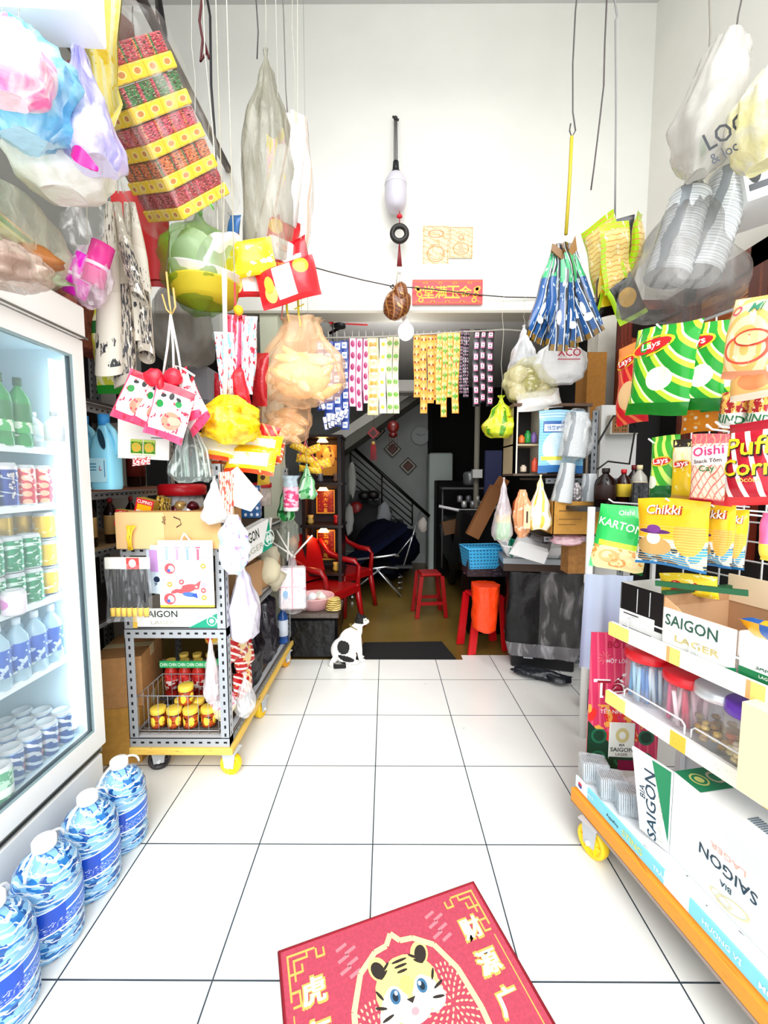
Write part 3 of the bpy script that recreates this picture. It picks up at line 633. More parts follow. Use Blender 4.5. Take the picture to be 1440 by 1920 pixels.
pack(m, .13, .10, .05, paint('pkry', 'd41c24', [('noise', (4, .5), 'f4c23a'), ('ell', (.5, .5, .25, .3), 'f7e4c0')], .3), M=T((0, 0, 0), (60, 0, 20))); solo('snack_packet', m, 'red and yellow packet on top of the goods in the trolley, upper right', 'packet', (-.75, 1.83, .565))
# right side goods between the posts (seen through the side)
dkp = S('121016', .3, bump=.6, bscale=30, spec=.4)
for k, (y, z, h, w_, c, lab) in enumerate(((2.2, .183, .32, .22, dkp, 'dark wrapped bundle in the middle of the trolley bottom'), (2.5, .183, .38, .22, S('232028', .2, bump=.6, bscale=22), 'tall black wrapped bundle at the back of the trolley bottom'))):
    m = MB(); bagmesh(m, w_, .24, h, c, k, [(0, .5), (.1, .8), (.5, 1), (1, .95)]); solo('wrapped_bundle', m, lab, 'bundle', (-.79, y, z + h))
rp = paint('red_pkt', 'c4161e', [('stripe', (3, 4, .35, .8), 'f6efe9'), ('noise', (5, .6), 'ffd27a')], .3)
for k, (y, z, a) in enumerate(((1.93, .30, 10), (1.97, .41, -12), (1.90, .50, 5))):
    m = MB(); pack(m, .16, .13, .05, rp, texts=[('@', 0, .12, .2, 'f4d6a0')], seed=k, M=T((0, 0, 0), (0, a, 0)))
    solo('noodle_packet', m, ['red noodle packet lowest behind the trolley side', 'red noodle packet in the middle behind the trolley side', 'red noodle packet highest behind the trolley side'][k], 'packet', (-.69, y, z), (0, 0, 78))
m = MB(); bottle(m, .26, .035, S('2a5fb0', .2, alpha=.8), 'e8eef6', 'dfe9f6'); solo('drink_bottle', m, 'blue bottle standing at the far end of the trolley bottom', 'bottle', (-.69, 2.72, .181))
m = MB(); bagmesh(m, .09, .12, .2, film('ffffff', .3, .1, 20, .9), 8); solo('plastic_bag', m, 'small clear bag on the trolley side near the first yellow side wheel', 'bag', (-.655, 1.86, .385))
# SAIGON tray on the middle shelf
def saigon_tray(label, loc, rot, w_, d, h, seedtxt=1, cat='tray'):
    r = thing('beer_tray', label, cat, loc, rot)
    m = MB(); m.box(-w_ / 2, w_ / 2, -d / 2, -d / 2 + .004, 0, h, 'f2f2ee'); m.box(-w_ / 2, w_ / 2, d / 2 - .004, d / 2, 0, h, 'f2f2ee'); m.box(-w_ / 2, -w_ / 2 + .004, -d / 2, d / 2, 0, h, 'f2f2ee'); m.box(w_ / 2 - .004, w_ / 2, -d / 2, d / 2, 0, h, 'f2f2ee'); m.box(-w_ / 2, w_ / 2, -d / 2, d / 2, 0, .004, CARD)
    y = -d / 2 - .0012
    m.text('SAIGON', -w_ * .16, h * .72, h * .34, '16261e', y=y, maxw=w_ * .55); m.text('LAGER', -w_ * .14, h * .28, h * .2, 'b9b9a8', y=y, sq=1.5)
    m.poly([(w_ * .12, 0.001), (w_ / 2, .001), (w_ / 2, h * .97)], '149a78', y=y + .0004)
    for k in (0, 1): m.ell(w_ * .36 + k * w_ * .1, h * .36, h * .25, h * .25, 'eafaf2', y=y - .0004, r0=.84); m.ell(w_ * .36 + k * w_ * .1, h * .36, h * .12, h * .12, 'eafaf2', y=y - .0004)
    m.build('tray', r); return r
st = saigon_tray('white and green beer carton tray lying on the trolley shelf under the toy card', (-.875, 1.83, .661), (0, 0, 0), .41, .27, .083)
MB().box(-.205, -.165, -.1375, -.136, 0, .083, 'ecc24a').build('flap', st)
# cardboard behind the cards on the trolley
m = MB(); m.box(-.215, .21, -.004, .004, 0, .15, S('d8ac72', .8, var=.12, bscale=8)); m.box(-.214, -.02, -.006, -.0045, .0, .148, 'e9c088', T((0, 0, 0), (0, 0, 2)))
m.text('40 bịch / thùng', -.06, .07, .02, '4a3a28', y=-.0075, rot=-84); m.text('50gr', -.02, .115, .018, '4a3a28', y=-.0075, rot=-84); m.tube([(.02, -.006, .13), (.045, -.006, .12), (.05, -.006, .10), (.03, -.006, .088)], .002, '2a2420', 4)
solo('cardboard_flap', m, 'brown cardboard sheet with handwriting standing across the trolley front', 'cardboard', (-.88, 1.682, 1.01 - .01))
m = MB(); carton(m, .4, .22, .14, S('c4925a', .8), open_=True); solo('carton', m, 'open brown carton on the top shelf of the trolley', 'carton', (-.875, 1.83, 1.012))
def smallbox(label, c, d, rot, col1, txt, side='c9a23a'):
    m = MB(); m.cbox((0, 0, 0), d, S(col1, .4), mf={'-y': paint('bx', col1, [('rect', (.1, .93, .45, .74), 'ffb400'), ('rect', (.1, .93, .12, .45), 'f4efe8')], .4), '+x': side, '+z': side}, bev=.001)
    m.text(txt, 0, d[2] * .36, d[2] * .16, 'fff6e8', y=-d[1] / 2 - .001, maxw=d[0] * .85); return solo('medicine_box', m, label, 'box', c, rot)
smallbox('small red and yellow box leaning lowest, on the left above the cardboard flap', P(240, 972, 1.76), (.085, .05, .07), (0, 8, 12), 'd41a2a', 'CUPINO')
smallbox('small red, yellow and white box tilted up above the cardboard flap', P(275, 955, 1.77), (.075, .05, .09), (0, 14, 0), 'd41a2a', 'CUPINO')
m = MB().cbox((0, 0, 0), (.055, .03, .085), paint('goldbox', 'c9a23a', [('noise', (4, .5), '4a3210'), ('noise', (9, .6, 5), 'f2e0a0')], .4)); solo('spice_box', m, 'gold and black patterned box leaning behind the red boxes', 'box', P(305, 950, 1.80), (0, 16, -20))
jr = thing('storage_jar', 'wide clear jar with red lid behind the small boxes on the rack', 'jar', P(345, 985, 2.05), (0, 0, 0))
MB().lathe([(.08, 0), (.095, .01), (.1, .03), (.1, .12), (.09, .15)], film('e8e8e8', .35, .1, 12, .5), None, 28).build('jar_glass', jr)
MB().lathe([(.105, .15), (.11, .155), (.11, .195), (.1, .205), (.001, .206)], S('d01420', .3), None, 28).build('lid', jr)
for k in range(7):
    a = k * .9; c = P(322 + k * 8, 965 - (k % 3) * 8, 1.84); m = MB(); m.ball((.022, .02, .026), S(['d8d8da', '5a1420', 'c9a060', 'e9e9ea'][k % 4], .2, .4), None, 12, 8, .25, k)
    solo('candy_packet', m, 'small foil wrapped sweet packet in the open carton of the trolley', 'packet', c, (0, 20 * k, 30), group='foil packets in the open carton')
# hanging cards on the trolley front
m = MB(); m.box(-.11, .11, -.002, .002, -.275, 0, paint('cardw', 'fdfcfa', [('rect', (0, 1, 0, .035), 'f7e04a'), ('rect', (0, .09, .72, 1), 'f3f7cf')], .25))
for k, c in enumerate(('9fb6dc', 'e39ac8', '8fa8d8', 'd8607a')):
    x = -.075 + k * .042; m.box(x - .008, x + .008, -.0035, -.0025, -.085, -.03, 'e9eef8'); m.box(x - .005, x + .005, -.0042, -.0035, -.08, -.035, c); m.box(x - .01, x + .01, -.0042, -.003, -.032, -.026, c)
m.text('Car', .082, -.05, .018, 'f2a6b0', y=-.003); m.box(.06, .1, -.003, -.002, -.074, -.070, 'f2a6b0')
rr_ = 'e2545a'
for x, z, s_ in ((-.065, -.115, .022), (-.07, -.24, .024)): m.ell(x, z, s_, s_, rr_, y=-.003); m.ell(x + .006, z, s_ * .5, s_ * .62, 'ffffff', y=-.0036, rot=30); m.ell(x - .004, z - .008, s_ * .3, s_ * .3, '4a62b8', y=-.004)
for x, z, c in ((.07, -.105, 'f2a23a'), (-.068, -.18, 'f2a23a'), (.07, -.235, 'f2a23a'), (.068, -.205, 'e2545a'), (-.02, -.17, 'e2545a'), (.04, -.19, 'f2a23a'), (.07, -.182, 'f0a0b8')): m.ell(x, z, .011, .011, c, y=-.0032); m.ell(x, z, .005, .004, 'fff2e0', y=-.0036)
m.ell(.0, -.198, .045, .017, rr_, y=-.003, rot=14); m.poly([(.02, -.2), (.035, -.18), (.06, -.162), (.05, -.2)], rr_, y=-.0034); m.ell(-.045, -.208, .02, .008, rr_, y=-.0034, rot=20); m.ell(.012, -.222, .03, .01, '4a72c8', y=-.0034, rot=-6); m.poly([(.02, -.225), (.04, -.215), (.045, -.238), (.03, -.232)], '2c4fae', y=-.0038); m.ell(-.03, -.19, .012, .01, 'f7d8c8', y=-.0038)
m.tube([(-.018, -.001, -.002), (-.004, -.006, .022), (.0, -.008, .03), (.006, -.006, .022), (.02, -.001, -.002)], .0035, 'f3f3f3', 6)
solo('toy_card', m, 'large white hanging card printed with a red flying cartoon and balls, on the trolley front', 'card', P(347, 1013, 1.655))
m = MB(); m.box(-.045, .045, -.002, .002, -.2, 0, paint('cardl', 'dcecf8', [('rect', (.2, .75, .45, .9), 'd9a6e6'), ('ell', (.6, .3, .2, .06), '20304a')], .3)); m.text('OR', .0, -.15, .018, '30406a', y=-.003, rot=-80)
solo('toy_card', m, 'narrow pale blue and lilac card tucked behind the large toy card', 'card', P(287, 1022, 1.668), (0, -3, -25))
bs = thing('brush_pack', 'clear bag of black brushes with yellow tips under a white header card', 'pack', P(238, 1045, 1.60))
MB().box(-.085, .085, -.006, .006, -.045, 0, 'f4f6ec').box(.0, .05, -.0075, -.006, -.045, -.001, 'd84848').ell(.025, -.022, .014, .016, 'f8f0ea', y=-.0085).build('header_card', bs)
m = MB()
for k in range(7):
    x = -.066 + k * .022; m.tube([(x + .006 * math.sin(k), .002 * (k % 2), -.05), (x, 0, -.2)], [.006, .0095], '0c0d10', 6); m.tube([(x, 0, -.2), (x, 0, -.235)], .0095, 'f2c63a', 7)
m.build('brush', bs)
pack(MB(), .185, .25, .03, film('f4f6f8', .06, .1, 25, .3), seed=2, M=T((0, 0, -.135))).build('bag_film', bs)
m = MB()
for k in range(7): m.tube([(-.02 + k * .006, -.004, .0), (-.012 + .01 * math.sin(k * 2), -.01, -.05), (-.01 + .012 * math.sin(k * 3 + 1), -.006, -.1)], .0028, 'f6c62a', 5)
solo('rubber_bands', m, 'bunch of yellow rubber bands hanging over the cardboard, above the brushes', 'rubber bands', P(248, 985, 1.66))
# ================================================================= LEFT: hanging goods
PIPE_Z = 3.30; CEIL = 4.285
m = MB().tube([(-1.03, .2, PIPE_Z), (-1.03, 2.9, PIPE_Z)], .022, S('2a1610', .5), 10); m.tube([(-1.03, 2.05, PIPE_Z), (-1.03, 2.05, CEIL)], .006, '20140f', 6); m.tube([(-1.03, .9, PIPE_Z), (-1.03, .9, CEIL)], .006, '20140f', 6)
solo('hanging_pipe', m, 'dark brown metal pipe running overhead along the left, goods tied to it', 'pipe')
m = MB().tube([(-1.42, .2, 3.22), (-1.42, 2.2, 3.22)], .016, S('241510', .5), 8); m.tube([(-1.42, 2.1, 3.22), (-1.42, 2.1, CEIL)], .005, '20140f', 6); m.tube([(-1.42, 1.3, 3.22), (-1.42, 1.3, CEIL)], .005, '20140f', 6)
solo('hanging_pipe', m, 'thinner dark pipe overhead nearer the left wall', 'pipe')
def cable(name, label, cat, pts, r, c):
    if pts[0].z > 3.2 and pts[0].z < CEIL: pts = [Vector((pts[0].x, pts[0].y, CEIL))] + list(pts)
    return solo(name, MB().tube(pts, r, c, 6), label, cat)
cable('cable', 'thick black cable dropping from the ceiling beside the brown pipe to the rack', 'cable', [P(297, -8, 2.6), P(308, 60, 2.6), P(309, 300, 2.6), P(312, 470, 2.6)], .016, '0e0c0c')
cable('cable', 'thin black cable hanging from the ceiling left of the tall clear bag', 'cable', [P(388, -5, 2.3), P(394, 30, 2.3), P(396, 160, 2.3), P(402, 240, 2.3), P(405, 330, 2.3)], .006, '121010')
# white signboard top left
m = MB(); m.box(-.45, 0, -.05, .05, 0, .55, S('fbfbf8', .3), bev=.004); m.box(-.45, -.02, -.052, -.05, .02, .53, S('ffffff', .3)); solo('sign_box', m, 'plain white signboard in the top left corner of the photo', 'sign', P(179, 58, 1.15), (0, 0, 3))
# coloured plastic bags
def mul(name, a, c, sc_=3, th=.5, c3=None, r=.3, alpha=1):
    L = [('soft', (sc_, 1, .5), c)]
    if c3: L.append(('soft', (sc_ * 1.5, 5, .4), c3))
    return paint(name, a, L, r, alpha=alpha, bump=.6)
pb = mul('pinkfilm', 'f27ab8', 'fbd6ea', 5, .52, 'ffffff'); bbm = mul('bluefilm', '7cc8f2', 'c8ecfc', 5, .5, '3f97cf'); lm = mul('lilacfilm', 'cfc4f4', 'ece8fb', 5, .5, '8f8ad0')
hangbag('plastic_bag_bundle', 'bundle of pink plastic bags at the far top left edge', 'plastic bags', (-70, 40, 78, 190), 1.0, .14, pb, 2, prof=PR_LUMP, up=2.6)
hangbag('plastic_bag_bundle', 'bundle of bright blue plastic bags below the white signboard', 'plastic bags', (-60, 55, 128, 265), 1.1, .2, bbm, 6, prof=PR_LUMP, up=2.7, wr=.3)
hangbag('plastic_bag_bundle', 'bundle of lilac plastic bags hanging right of the blue ones', 'plastic bags', (95, 55, 192, 312), 1.2, .16, lm, 9, prof=PR_CONE, up=2.8, lean=.03, wr=.25)
m = MB(); f_ = packfn(.1, .05, .02, 3); m.grid(lambda u, v: Vector((lerp(-.035, .035, u), -.01 * math.sin(u * 5), .01 * math.sin(v * 3 + u * 4) - .02 * v - .015 * u)), 10, 4, S('e01a90', .3)); solo('plastic_bag', m, 'strip of magenta plastic at the foot of the lilac bags', 'plastic bag', P(160, 285, 1.14), (0, 18, 0))
hangbag('plastic_bag', 'full round white plastic bag hanging under the blue and lilac bags', 'plastic bag', (32, 245, 194, 368), 1.28, .22, mul('whitebag', 'f6f5f1', 'ffffff', 3, .5, 'dfe0d6'), 4, prof=PR_LUMP, up=PIPE_Z, wr=.1)
ylw = paint('yellowfilm', 'fbe97a', [('stripe', (7, .6, .4, .8), 'f7f2c0'), ('noise', (5, .6, 2), 'f2cf20')], .25, bump=.5)
def ribbon(name, label, cat, pts, w0, w1, mat, seed=0, fold=.3):
    n = len(pts) - 1
    def fn(u, v):
        k = min(int(v * n), n - 1); t = v * n - k; p = pts[k].lerp(pts[k + 1], t); wd = lerp(w0, w1, v) * (1 + .15 * math.sin(v * 7 + seed)); a = (u - .5)
        return p + Vector((a * wd, fold * wd * math.sin(u * 9 + seed + v * 2) * .35 + .012 * NZ(u * 3, v * 4, seed), .01 * math.sin(u * 12)))
    m = MB(); m.grid(fn, 16, 20, mat); m.grid(lambda u, v: fn(1 - u, v) + Vector((0, .004, 0)), 16, 20, mat); return solo(name, m, label, cat)
ribbon('plastic_bag_bundle', 'long hanging sheaf of yellow plastic bags beside the white signboard', 'plastic bags', [P(190, -30, 1.42), P(187, 90, 1.42), P(195, 150, 1.42), P(200, 200, 1.42), P(178, 240, 1.42)], .13, .12, ylw, 1, .5)
# seasoning bundle
def season():
    Y = 1.72; c = P(290, 255, Y); r = thing('seasoning_bundle', 'big tilted bundle of yellow, red and green seasoning sachets, hanging at upper left', 'sachet bundle', c); r.rotation_euler = (Euler((R(46), 0, 0)).to_matrix() @ Euler((0, R(-12), 0)).to_matrix() @ Euler((0, 0, R(60))).to_matrix()).to_euler()
    W_, D_, H = .27, .23, .47; random.seed(5)
    cols = ['c01c3a', '1e7a3a', 'd84a6a', 'e8783a', 'b01830']
    for k in range(5):
        z = H / 2 - k * .096; m = MB(); yl = paint('season_yellow', 'ffd91a', [('dots', (4, 1, .30, .30), 'ffec90'), ('dots', (4, 1, .2, .22), 'd88a40'), ('stripe', (4, 0, .05), 'e0b400')], .3)
        rdm = paint('season_%d' % k, cols[k % 5], [('stripe', (4, 0, .25), cols[(k + 1) % 5]), ('stripe', (4, 0, .12), cols[(k + 3) % 5]), ('noise', (24, .60, k), 'f2c8b0'), ('noise', (14, .55, k + 5), '4a0c14')], .35)
        m.cbox((0, 0, z - .069), (W_ + .012, D_ + .012, .042), yl, mf={'+x': yl, '-x': yl}, bev=.004)
        m.cbox((0, 0, z - .023), (W_, D_, .050), rdm, bev=.004); m.build('sachet_row', r)
    def fn(u, v):
        a = 2 * math.pi * u; ca, sa = math.cos(a), math.sin(a); k = max(abs(ca), abs(sa)); q = interp([(0, .06), (.07, .05), (.24, 1.0), (.95, 1.06), (1, .9)], v) / k * (1 + .05 * NZ(ca * 3, sa * 3, v * 9))
        return (ca * q * W_ * .56, sa * q * D_ * .62, H / 2 + .20 - v * .74)
    MB().grid(fn, 40, 24, film('f2f2ee', .05, .08, 14, .25), closeu=True).build('bag_film', r)
    MB().ball((.11, .07, .07), S('6a5048', .5, bump=.5), T((0, 0, H / 2 + .03)), 14, 10, .3).build('bag_top', r)
    for x in (-.012, .012): MB().tube([Vector((0, 0, H / 2 + .19)), Vector((.1 + x, -.02, H / 2 + .40))], .003, '3a2a20', 5).build('tie_string', r)
season()
# dark red sheet
m = MB(); m.grid(lambda u, v: (lerp(-.12, .12, u) * (1 - .1 * v), .02 * math.sin(u * 6), -v * .40 + .03 * math.sin(u * 2)), 12, 10, S('c40c10', .45)); m.grid(lambda u, v: (lerp(.12, -.12, u) * (1 - .1 * v), .006 + .02 * math.sin((1 - u) * 6), -v * .40), 12, 10, S('a80a10', .45))
r_ = thing('red_bag', 'large plain dark red bag hanging behind the seasoning bundle and paper rolls', 'bag', P(262, 362, 1.95), (0, 0, 10)); o = m.build('bag', r_); rope(r_, PIPE_Z - P(262, 362, 1.95).z)
# printed paper rolls
pp = paint('printed_paper', 'd9d2c4', [('rect', (0, 1, .3, .52), 'cfc6b6'), ('noise', (16, .58, 1, .0, .25, 3), '4a3a30'), ('noise', (9, .6, 3, .72, .95, 2), '2f2f33'), ('ell', (.3, .22, .1, .03), 'e06a2a')], .6)
pr2 = paint('printed_paper_dark', 'b5ab9b', [('noise', (14, .5, 2, .45, .95, 3), '36343a'), ('noise', (9, .6, 7), 'efe9df')], .6)
PRL = thing('paper_roll_bunch', 'bunch of long rolled printed calendars hanging by strings at left', 'paper rolls', P(222, 362, 1.62))
zt = P(222, 362, 1.62)
for k, (x0, x1, yb, w_, mm, dy) in enumerate(((205, 205, 700, .085, pp, -.03), (222, 235, 720, .07, pr2, .0), (236, 252, 650, .055, pp, .03), (245, 275, 670, .06, pr2, .05), (215, 262, 560, .05, pr2, -.06), (250, 270, 540, .05, pp, .01))):
    a = P(x0, 380, 1.62 + dy) - zt; b_ = P(x1, yb, 1.62 + dy) - zt
    def fn(u, v, a=a, b_=b_, w_=w_, k=k):
        an = u * 2 * math.pi * 1.15 + k; r = w_ / 2 * (.25 + .75 * min(1, v * 1.6)) * (1 + .06 * math.sin(v * 8 + k)); p = a.lerp(b_, v); return p + Vector((r * math.cos(an) * 1.1, r * math.sin(an) * .8, .02 * math.sin(an + k) * v))
    MB().grid(fn, 20, 16, mm).grid(lambda u, v: fn(1 - u, v) * 1 + Vector((0, .0012, 0)), 20, 16, 'e6ddcd').build('paper_roll', PRL)
m = MB()
for x in (-.02, 0, .018): m.tube([(x, 0, .0), (x * .4, 0, PIPE_Z - zt.z if x == 0 else .12)], .0025, 'd8d4c8', 5)
m.build('hanging_string', PRL)
# top of the fridge: clutter
m = MB().tube([PX(-30, 385, -1.25), PX(112, 500, -1.25)], .018, paint('wood_edge', 'e0a030', [('stripe', (.5, 9, .3, 1.5, 2), 'b87818')], .5), 4); solo('wood_plank', m, 'yellow wooden plank slanting above the fridge at the left edge', 'plank')
m = MB(); m.ball((.16, .12, .06), S('a8662c', .4, bump=.5), T((0, 0, 0), s=(.45, .4, .5)), 16, 10, .3, 2); solo('cardboard_wrap', m, 'crumpled orange-brown wrap between plank and clear bag above the fridge', 'wrap', P(72, 482, 1.3), (0, 20, 0))
tp = thing('goods_bag', 'long clear bag with pale green packages lying on top of the fridge', 'bag', (-1.12, 1.18, 1.874), (0, 0, 90))
m = MB()
for k, (c, w_) in enumerate((('cfe8c4', .34), ('e9e9b8', .36), ('9fd0a0', .30))): pack(m, w_ * 1.5, .2, .09, mul('pk%d' % k, c, ['8a6a58', 'd8d060', '5fa85a'][k], 5), seed=k, M=T((-.02 * k, .02 * k, .045 + k * .05), (90, 0, 4 * k)))
m.build('contents', tp); m = MB(); bagmesh(m, .28, .22, .62, film('dcdcc8', .22, .12, 9, .35), 3, PR_LUMP, wr=.2, M=T((-.32, 0, .12), (0, -90, 0))); m.build('bag_film', tp)
tb = thing('goods_bag', 'crumpled clear bag with brown paper at the left edge above the fridge', 'bag', P(20, 500, 1.02)); bagmesh(MB(), .14, .14, .10, film('b8a090', .5, .2, 14, .5), 7, PR_LUMP, wr=.3, M=T((0, 0, .05))).build('bag_film', tb); m = MB(); m.ball((.05, .05, .03), S('8a5a44', .6, bump=.5), None, 12, 8, .3); m.build('contents', tb)
# pink toy pack
tk = hangbag('toy_bag', 'magenta and pink toys in a small clear bag left of the paper rolls', 'toy bag', (128, 462, 202, 575), 1.5, .08, film('f6eaf2', .2, .1, 20, .7), 5, prof=PR_LUMP, up=PIPE_Z)
m = MB(); 
for q, rz_ in (((-.03, 0, -.10), 25), ((.03, 0, -.06), 20)): m.cyl(.036, -.07, .07, S('f21ad0', .25) if rz_ == 25 else S('f03a9a', .25), T(q, (0, rz_, 0)), 14); m.cyl(.037, -.012, .0, 'fbe0f4', T(q, (0, rz_, 0)), 14)
m.build('toy', tk)
hangbag('plastic_bag', 'crinkled clear film bag on the grey wall above the pink toys', 'plastic bag', (118, 372, 205, 480), 1.6, .1, film('ffffff', .06, .05, 16, 1.0), 9, prof=PR_LUMP, up=PIPE_Z, wr=.3)
# green net bag with foam boxes
def foams(w_, h, r):
    for k, (z, x, rx, c) in enumerate(((-.52, .12, 10, 'f6f7f2'), (-.62, -.12, -14, 'e8f4dc'), (-.78, .05, 6, 'f6f6f0'), (-.92, .05, 0, 'e0cc30'))):
        m = MB(); m.lathe([(w_ * .2, 0), (w_ * .36, .015), (w_ * .42, .07), (w_ * .44, .075), (w_ * .34, .08), (.001, .085)], S(c, .5), T((x * w_, 0, z * h), (rx * 2, 90 + rx * 3 if k < 2 else rx, 20)), 22); m.build('foam_bowl', r)
gf = film('5f9a20', .38, .25, 9, .3, 'green_film')
hangbag('foam_bowl_bag', 'green see-through bag of white foam bowls, knotted, hanging left of the tall clear bag', 'bag', (297, 385, 447, 588), 1.85, .3, gf, 3, up=PIPE_Z, ropem='c9c5ba', content=foams, tie='5fcf3a', prof=[(0, .12), (.05, .06), (.12, .10), (.36, .72), (.48, 1), (.72, .92), (.9, .6), (1, .25)])
cable('green_string', 'bright green plastic loop tied above the green bag', 'string', [P(388, 340, 1.84), P(395, 350, 1.84), P(392, 375, 1.84), P(400, 392, 1.84), P(386, 372, 1.84), P(389, 345, 1.84)], .005, '8af060')
hangbag('plastic_bag', 'large dusty clear bag hanging behind the green bag against the wall', 'plastic bag', (330, 300, 455, 520), 2.35, .25, film('9a968a', .45, .3, 6, .3), 4, prof=PR_CONE, up=3.29)
hangbag('plastic_bag', 'big grey clear sheet bag bulging behind the green bag, below it', 'plastic bag', (285, 520, 400, 690), 2.3, .3, film('a9a59c', .5, .3, 6, .3), 8, prof=PR_LUMP, up=3.29)
# items on the back of the rack: grey boxes
solo('storage_box', MB().box(-.11, .11, -.1, .1, 0, .2, S('8e8e94', .5), bev=.02), 'grey plastic box with rounded corners above the pink packets', 'box', P(374, 762, 2.42)); bpy.data.objects['storage_box'].location.z -= .0
solo('storage_box', MB().box(-.08, .08, -.06, .06, 0, .17, S('cfd6d2', .5), bev=.012), 'pale grey-green box hanging beside the green bag, above the grey box', 'box', P(398, 643, 2.35))
m = MB(); m.box(-.05, .05, -.1, .1, 0, .3, S('8a4a3a', .9, var=.5, bscale=40)); solo('sack_block', m, 'reddish brown speckled block on top of the rack behind the fridge', 'block', P(160, 660, 1.75))
m = MB(); pack(m, .13, .34, .05, paint('gy', 'dfe84a', [('noise', (5, .5), 'f6f7c8'), ('rect', (0, 1, 0, .1), '1f9a2a'), ('rect', (0, 1, .7, .85), '1c6a2c')], .3), seed=3); solo('snack_packet', m, 'tall yellow and green packet behind the foot of the paper rolls', 'packet', P(205, 660, 1.75), (0, -5, 10))
# pink packets on white rope
PKG = 'pink packets strung on white rope'
pkm = paint('pinkpack', 'f7f4f2', [('rect', (0, 1, 0, .14), 'ee4a74'), ('rect', (0, 1, .86, 1), 'e0203c'), ('rect', (0, .07, 0, 1), 'ee5a80'), ('ell', (.62, .36, .24, .17), 'f08a70'), ('noise', (8, .6, 3), 'd8304a'), ('ell', (.25, .62, .09, .07), '1c8a3c'), ('ell', (.7, .7, .08, .06), '1c8a3c')], .3)
PK0 = None
for k, (px, py, ya, ro, Y, lab) in enumerate(((262, 748, 10, 24, 1.52, 'pink and white shrimp-cracker packet, leftmost on the white rope'), (296, 762, -5, 30, 1.50, 'pink and white packet facing front in the middle of the rope bunch'), (318, 775, 5, 18, 1.46, 'pink and white packet lowest in the rope bunch'), (338, 745, -20, -18, 1.51, 'pink and white packet at right of the rope bunch'), (360, 762, -35, -32, 1.53, 'pink and white packet, rightmost and tilted, on the rope'))):
    m = MB(); pack(m, .135, .185, .035, pkm, S('e83a60', .35), texts=[('@', -.2, .28, .07, '202020', 20, .6), ('@', .0, .30, .06, '202020', 0, 1.4), ('@', .18, .28, .07, '202020', -20, .6), ('@', .2, -.12, .16, 'f2a28a', 0, .7)], seed=k); o = solo('snack_packet', m, lab, 'packet', P(px, py, Y), (0, ro, ya)); 
m = MB(); m.ball((.035, .02, .03), S('e01832', .35), T((-.03, 0, 0)), 10, 8, .3); m.ball((.035, .02, .03), S('e01832', .35), T((.035, 0, 0)), 10, 8, .3, 4); m.ball((.014, .02, .03), S('c01028', .35), T((0, -.01, -.03)), 10, 8)
solo('red_bow', m, 'glossy red plastic bow gathering the tops of the pink packets', 'bow', P(305, 708, 1.47))
ct = P(320, 590, 1.5); m = MB()
for x in (305, 326, 345): q = P(x, 710 if x < 340 else 735, 1.49); m.tube([ct, ct.lerp(q, .5) + Vector((.003, 0, 0)), q], .004, 'f1efe8', 6)
m.tube([P(340, 735, 1.48), P(330, 685, 1.47), P(345, 692, 1.47), P(365, 705, 1.47)], .004, 'f1efe8', 6); solo('white_rope', m, 'white rope holding the pink packets', 'rope')
m = MB().tube([P(312, 510, 1.5), P(318, 570, 1.5), P(322, 590, 1.5), P(329, 575, 1.5), P(325, 540, 1.5)], .0035, 'd9b46a', 6).tube([P(304, 552, 1.5), P(312, 580, 1.5), P(322, 590, 1.5)], .003, 'd9b46a', 6).tube([P(312, 510, 1.5), P(318, 440, 1.7)], .002, '4a3a2a', 5)
solo('hook', m, 'brass wire hook above the pink packets', 'hook')
# white card with green sachets
m = MB().box(-.1, .1, -.003, .003, -.165, .01, S('f6f5ee', .5)); m.box(-.1, .1, -.004, -.003, -.004, .01, 'dfe8b8')
gsm = paint('green_sachet', '2f7a1a', [('ell', (.5, .5, .42, .3), 'e2a83a'), ('noise', (8, .55), '9fc03a'), ('rect', (0, 1, .85, 1), 'b8d060'), ('rect', (0, 1, 0, .1), 'e8efc8')], .3)
m.box(-.047, -.003, -.008, -.003, -.15, -.09, gsm); m.box(.003, .047, -.008, -.003, -.15, -.09, gsm); m.box(.03, .09, -.0042, -.003, -.082, -.079, '40464a')
solo('sachet_card', m, 'white display card with two green sachets, below the pink packets', 'card', P(270, 781, 1.64), (0, 3, 0))
m = MB(); pack(m, .07, .03, .012, paint('w_r', 'f6eeea', [('noise', (7, .5), 'c01c20')], .3)); solo('candy_packet', m, 'small red and white sweet packet under the white display card', 'packet', P(265, 865, 1.62))
# bag of dark straws / forks
def forks(w_, h, r):
    m = MB()
    for k in range(22):
        a = k * 2.4; rr = .3 * w_ * math.sqrt((k + 1) / 22); x, y = rr * math.cos(a), rr * math.sin(a) * .5
        m.tube([(x * .15, y * .2, -h * .12), (x * 1.2, y, -h * .55), (x * 1.35 + .004, y, -h * .93)], .0036, ['1d3a2e', 'dfe9e4', '24302c', '9fb8ac'][k % 4], 5)
    m.build('straw', r)
hangbag('straw_bag', 'clear bag of dark green straws with yellow tie hanging below the pink packets', 'bag', (312, 770, 396, 903), 1.62, .12, film('dfeee8', .16, .08, 22, .9), 3, prof=PR_CONE, content=forks)
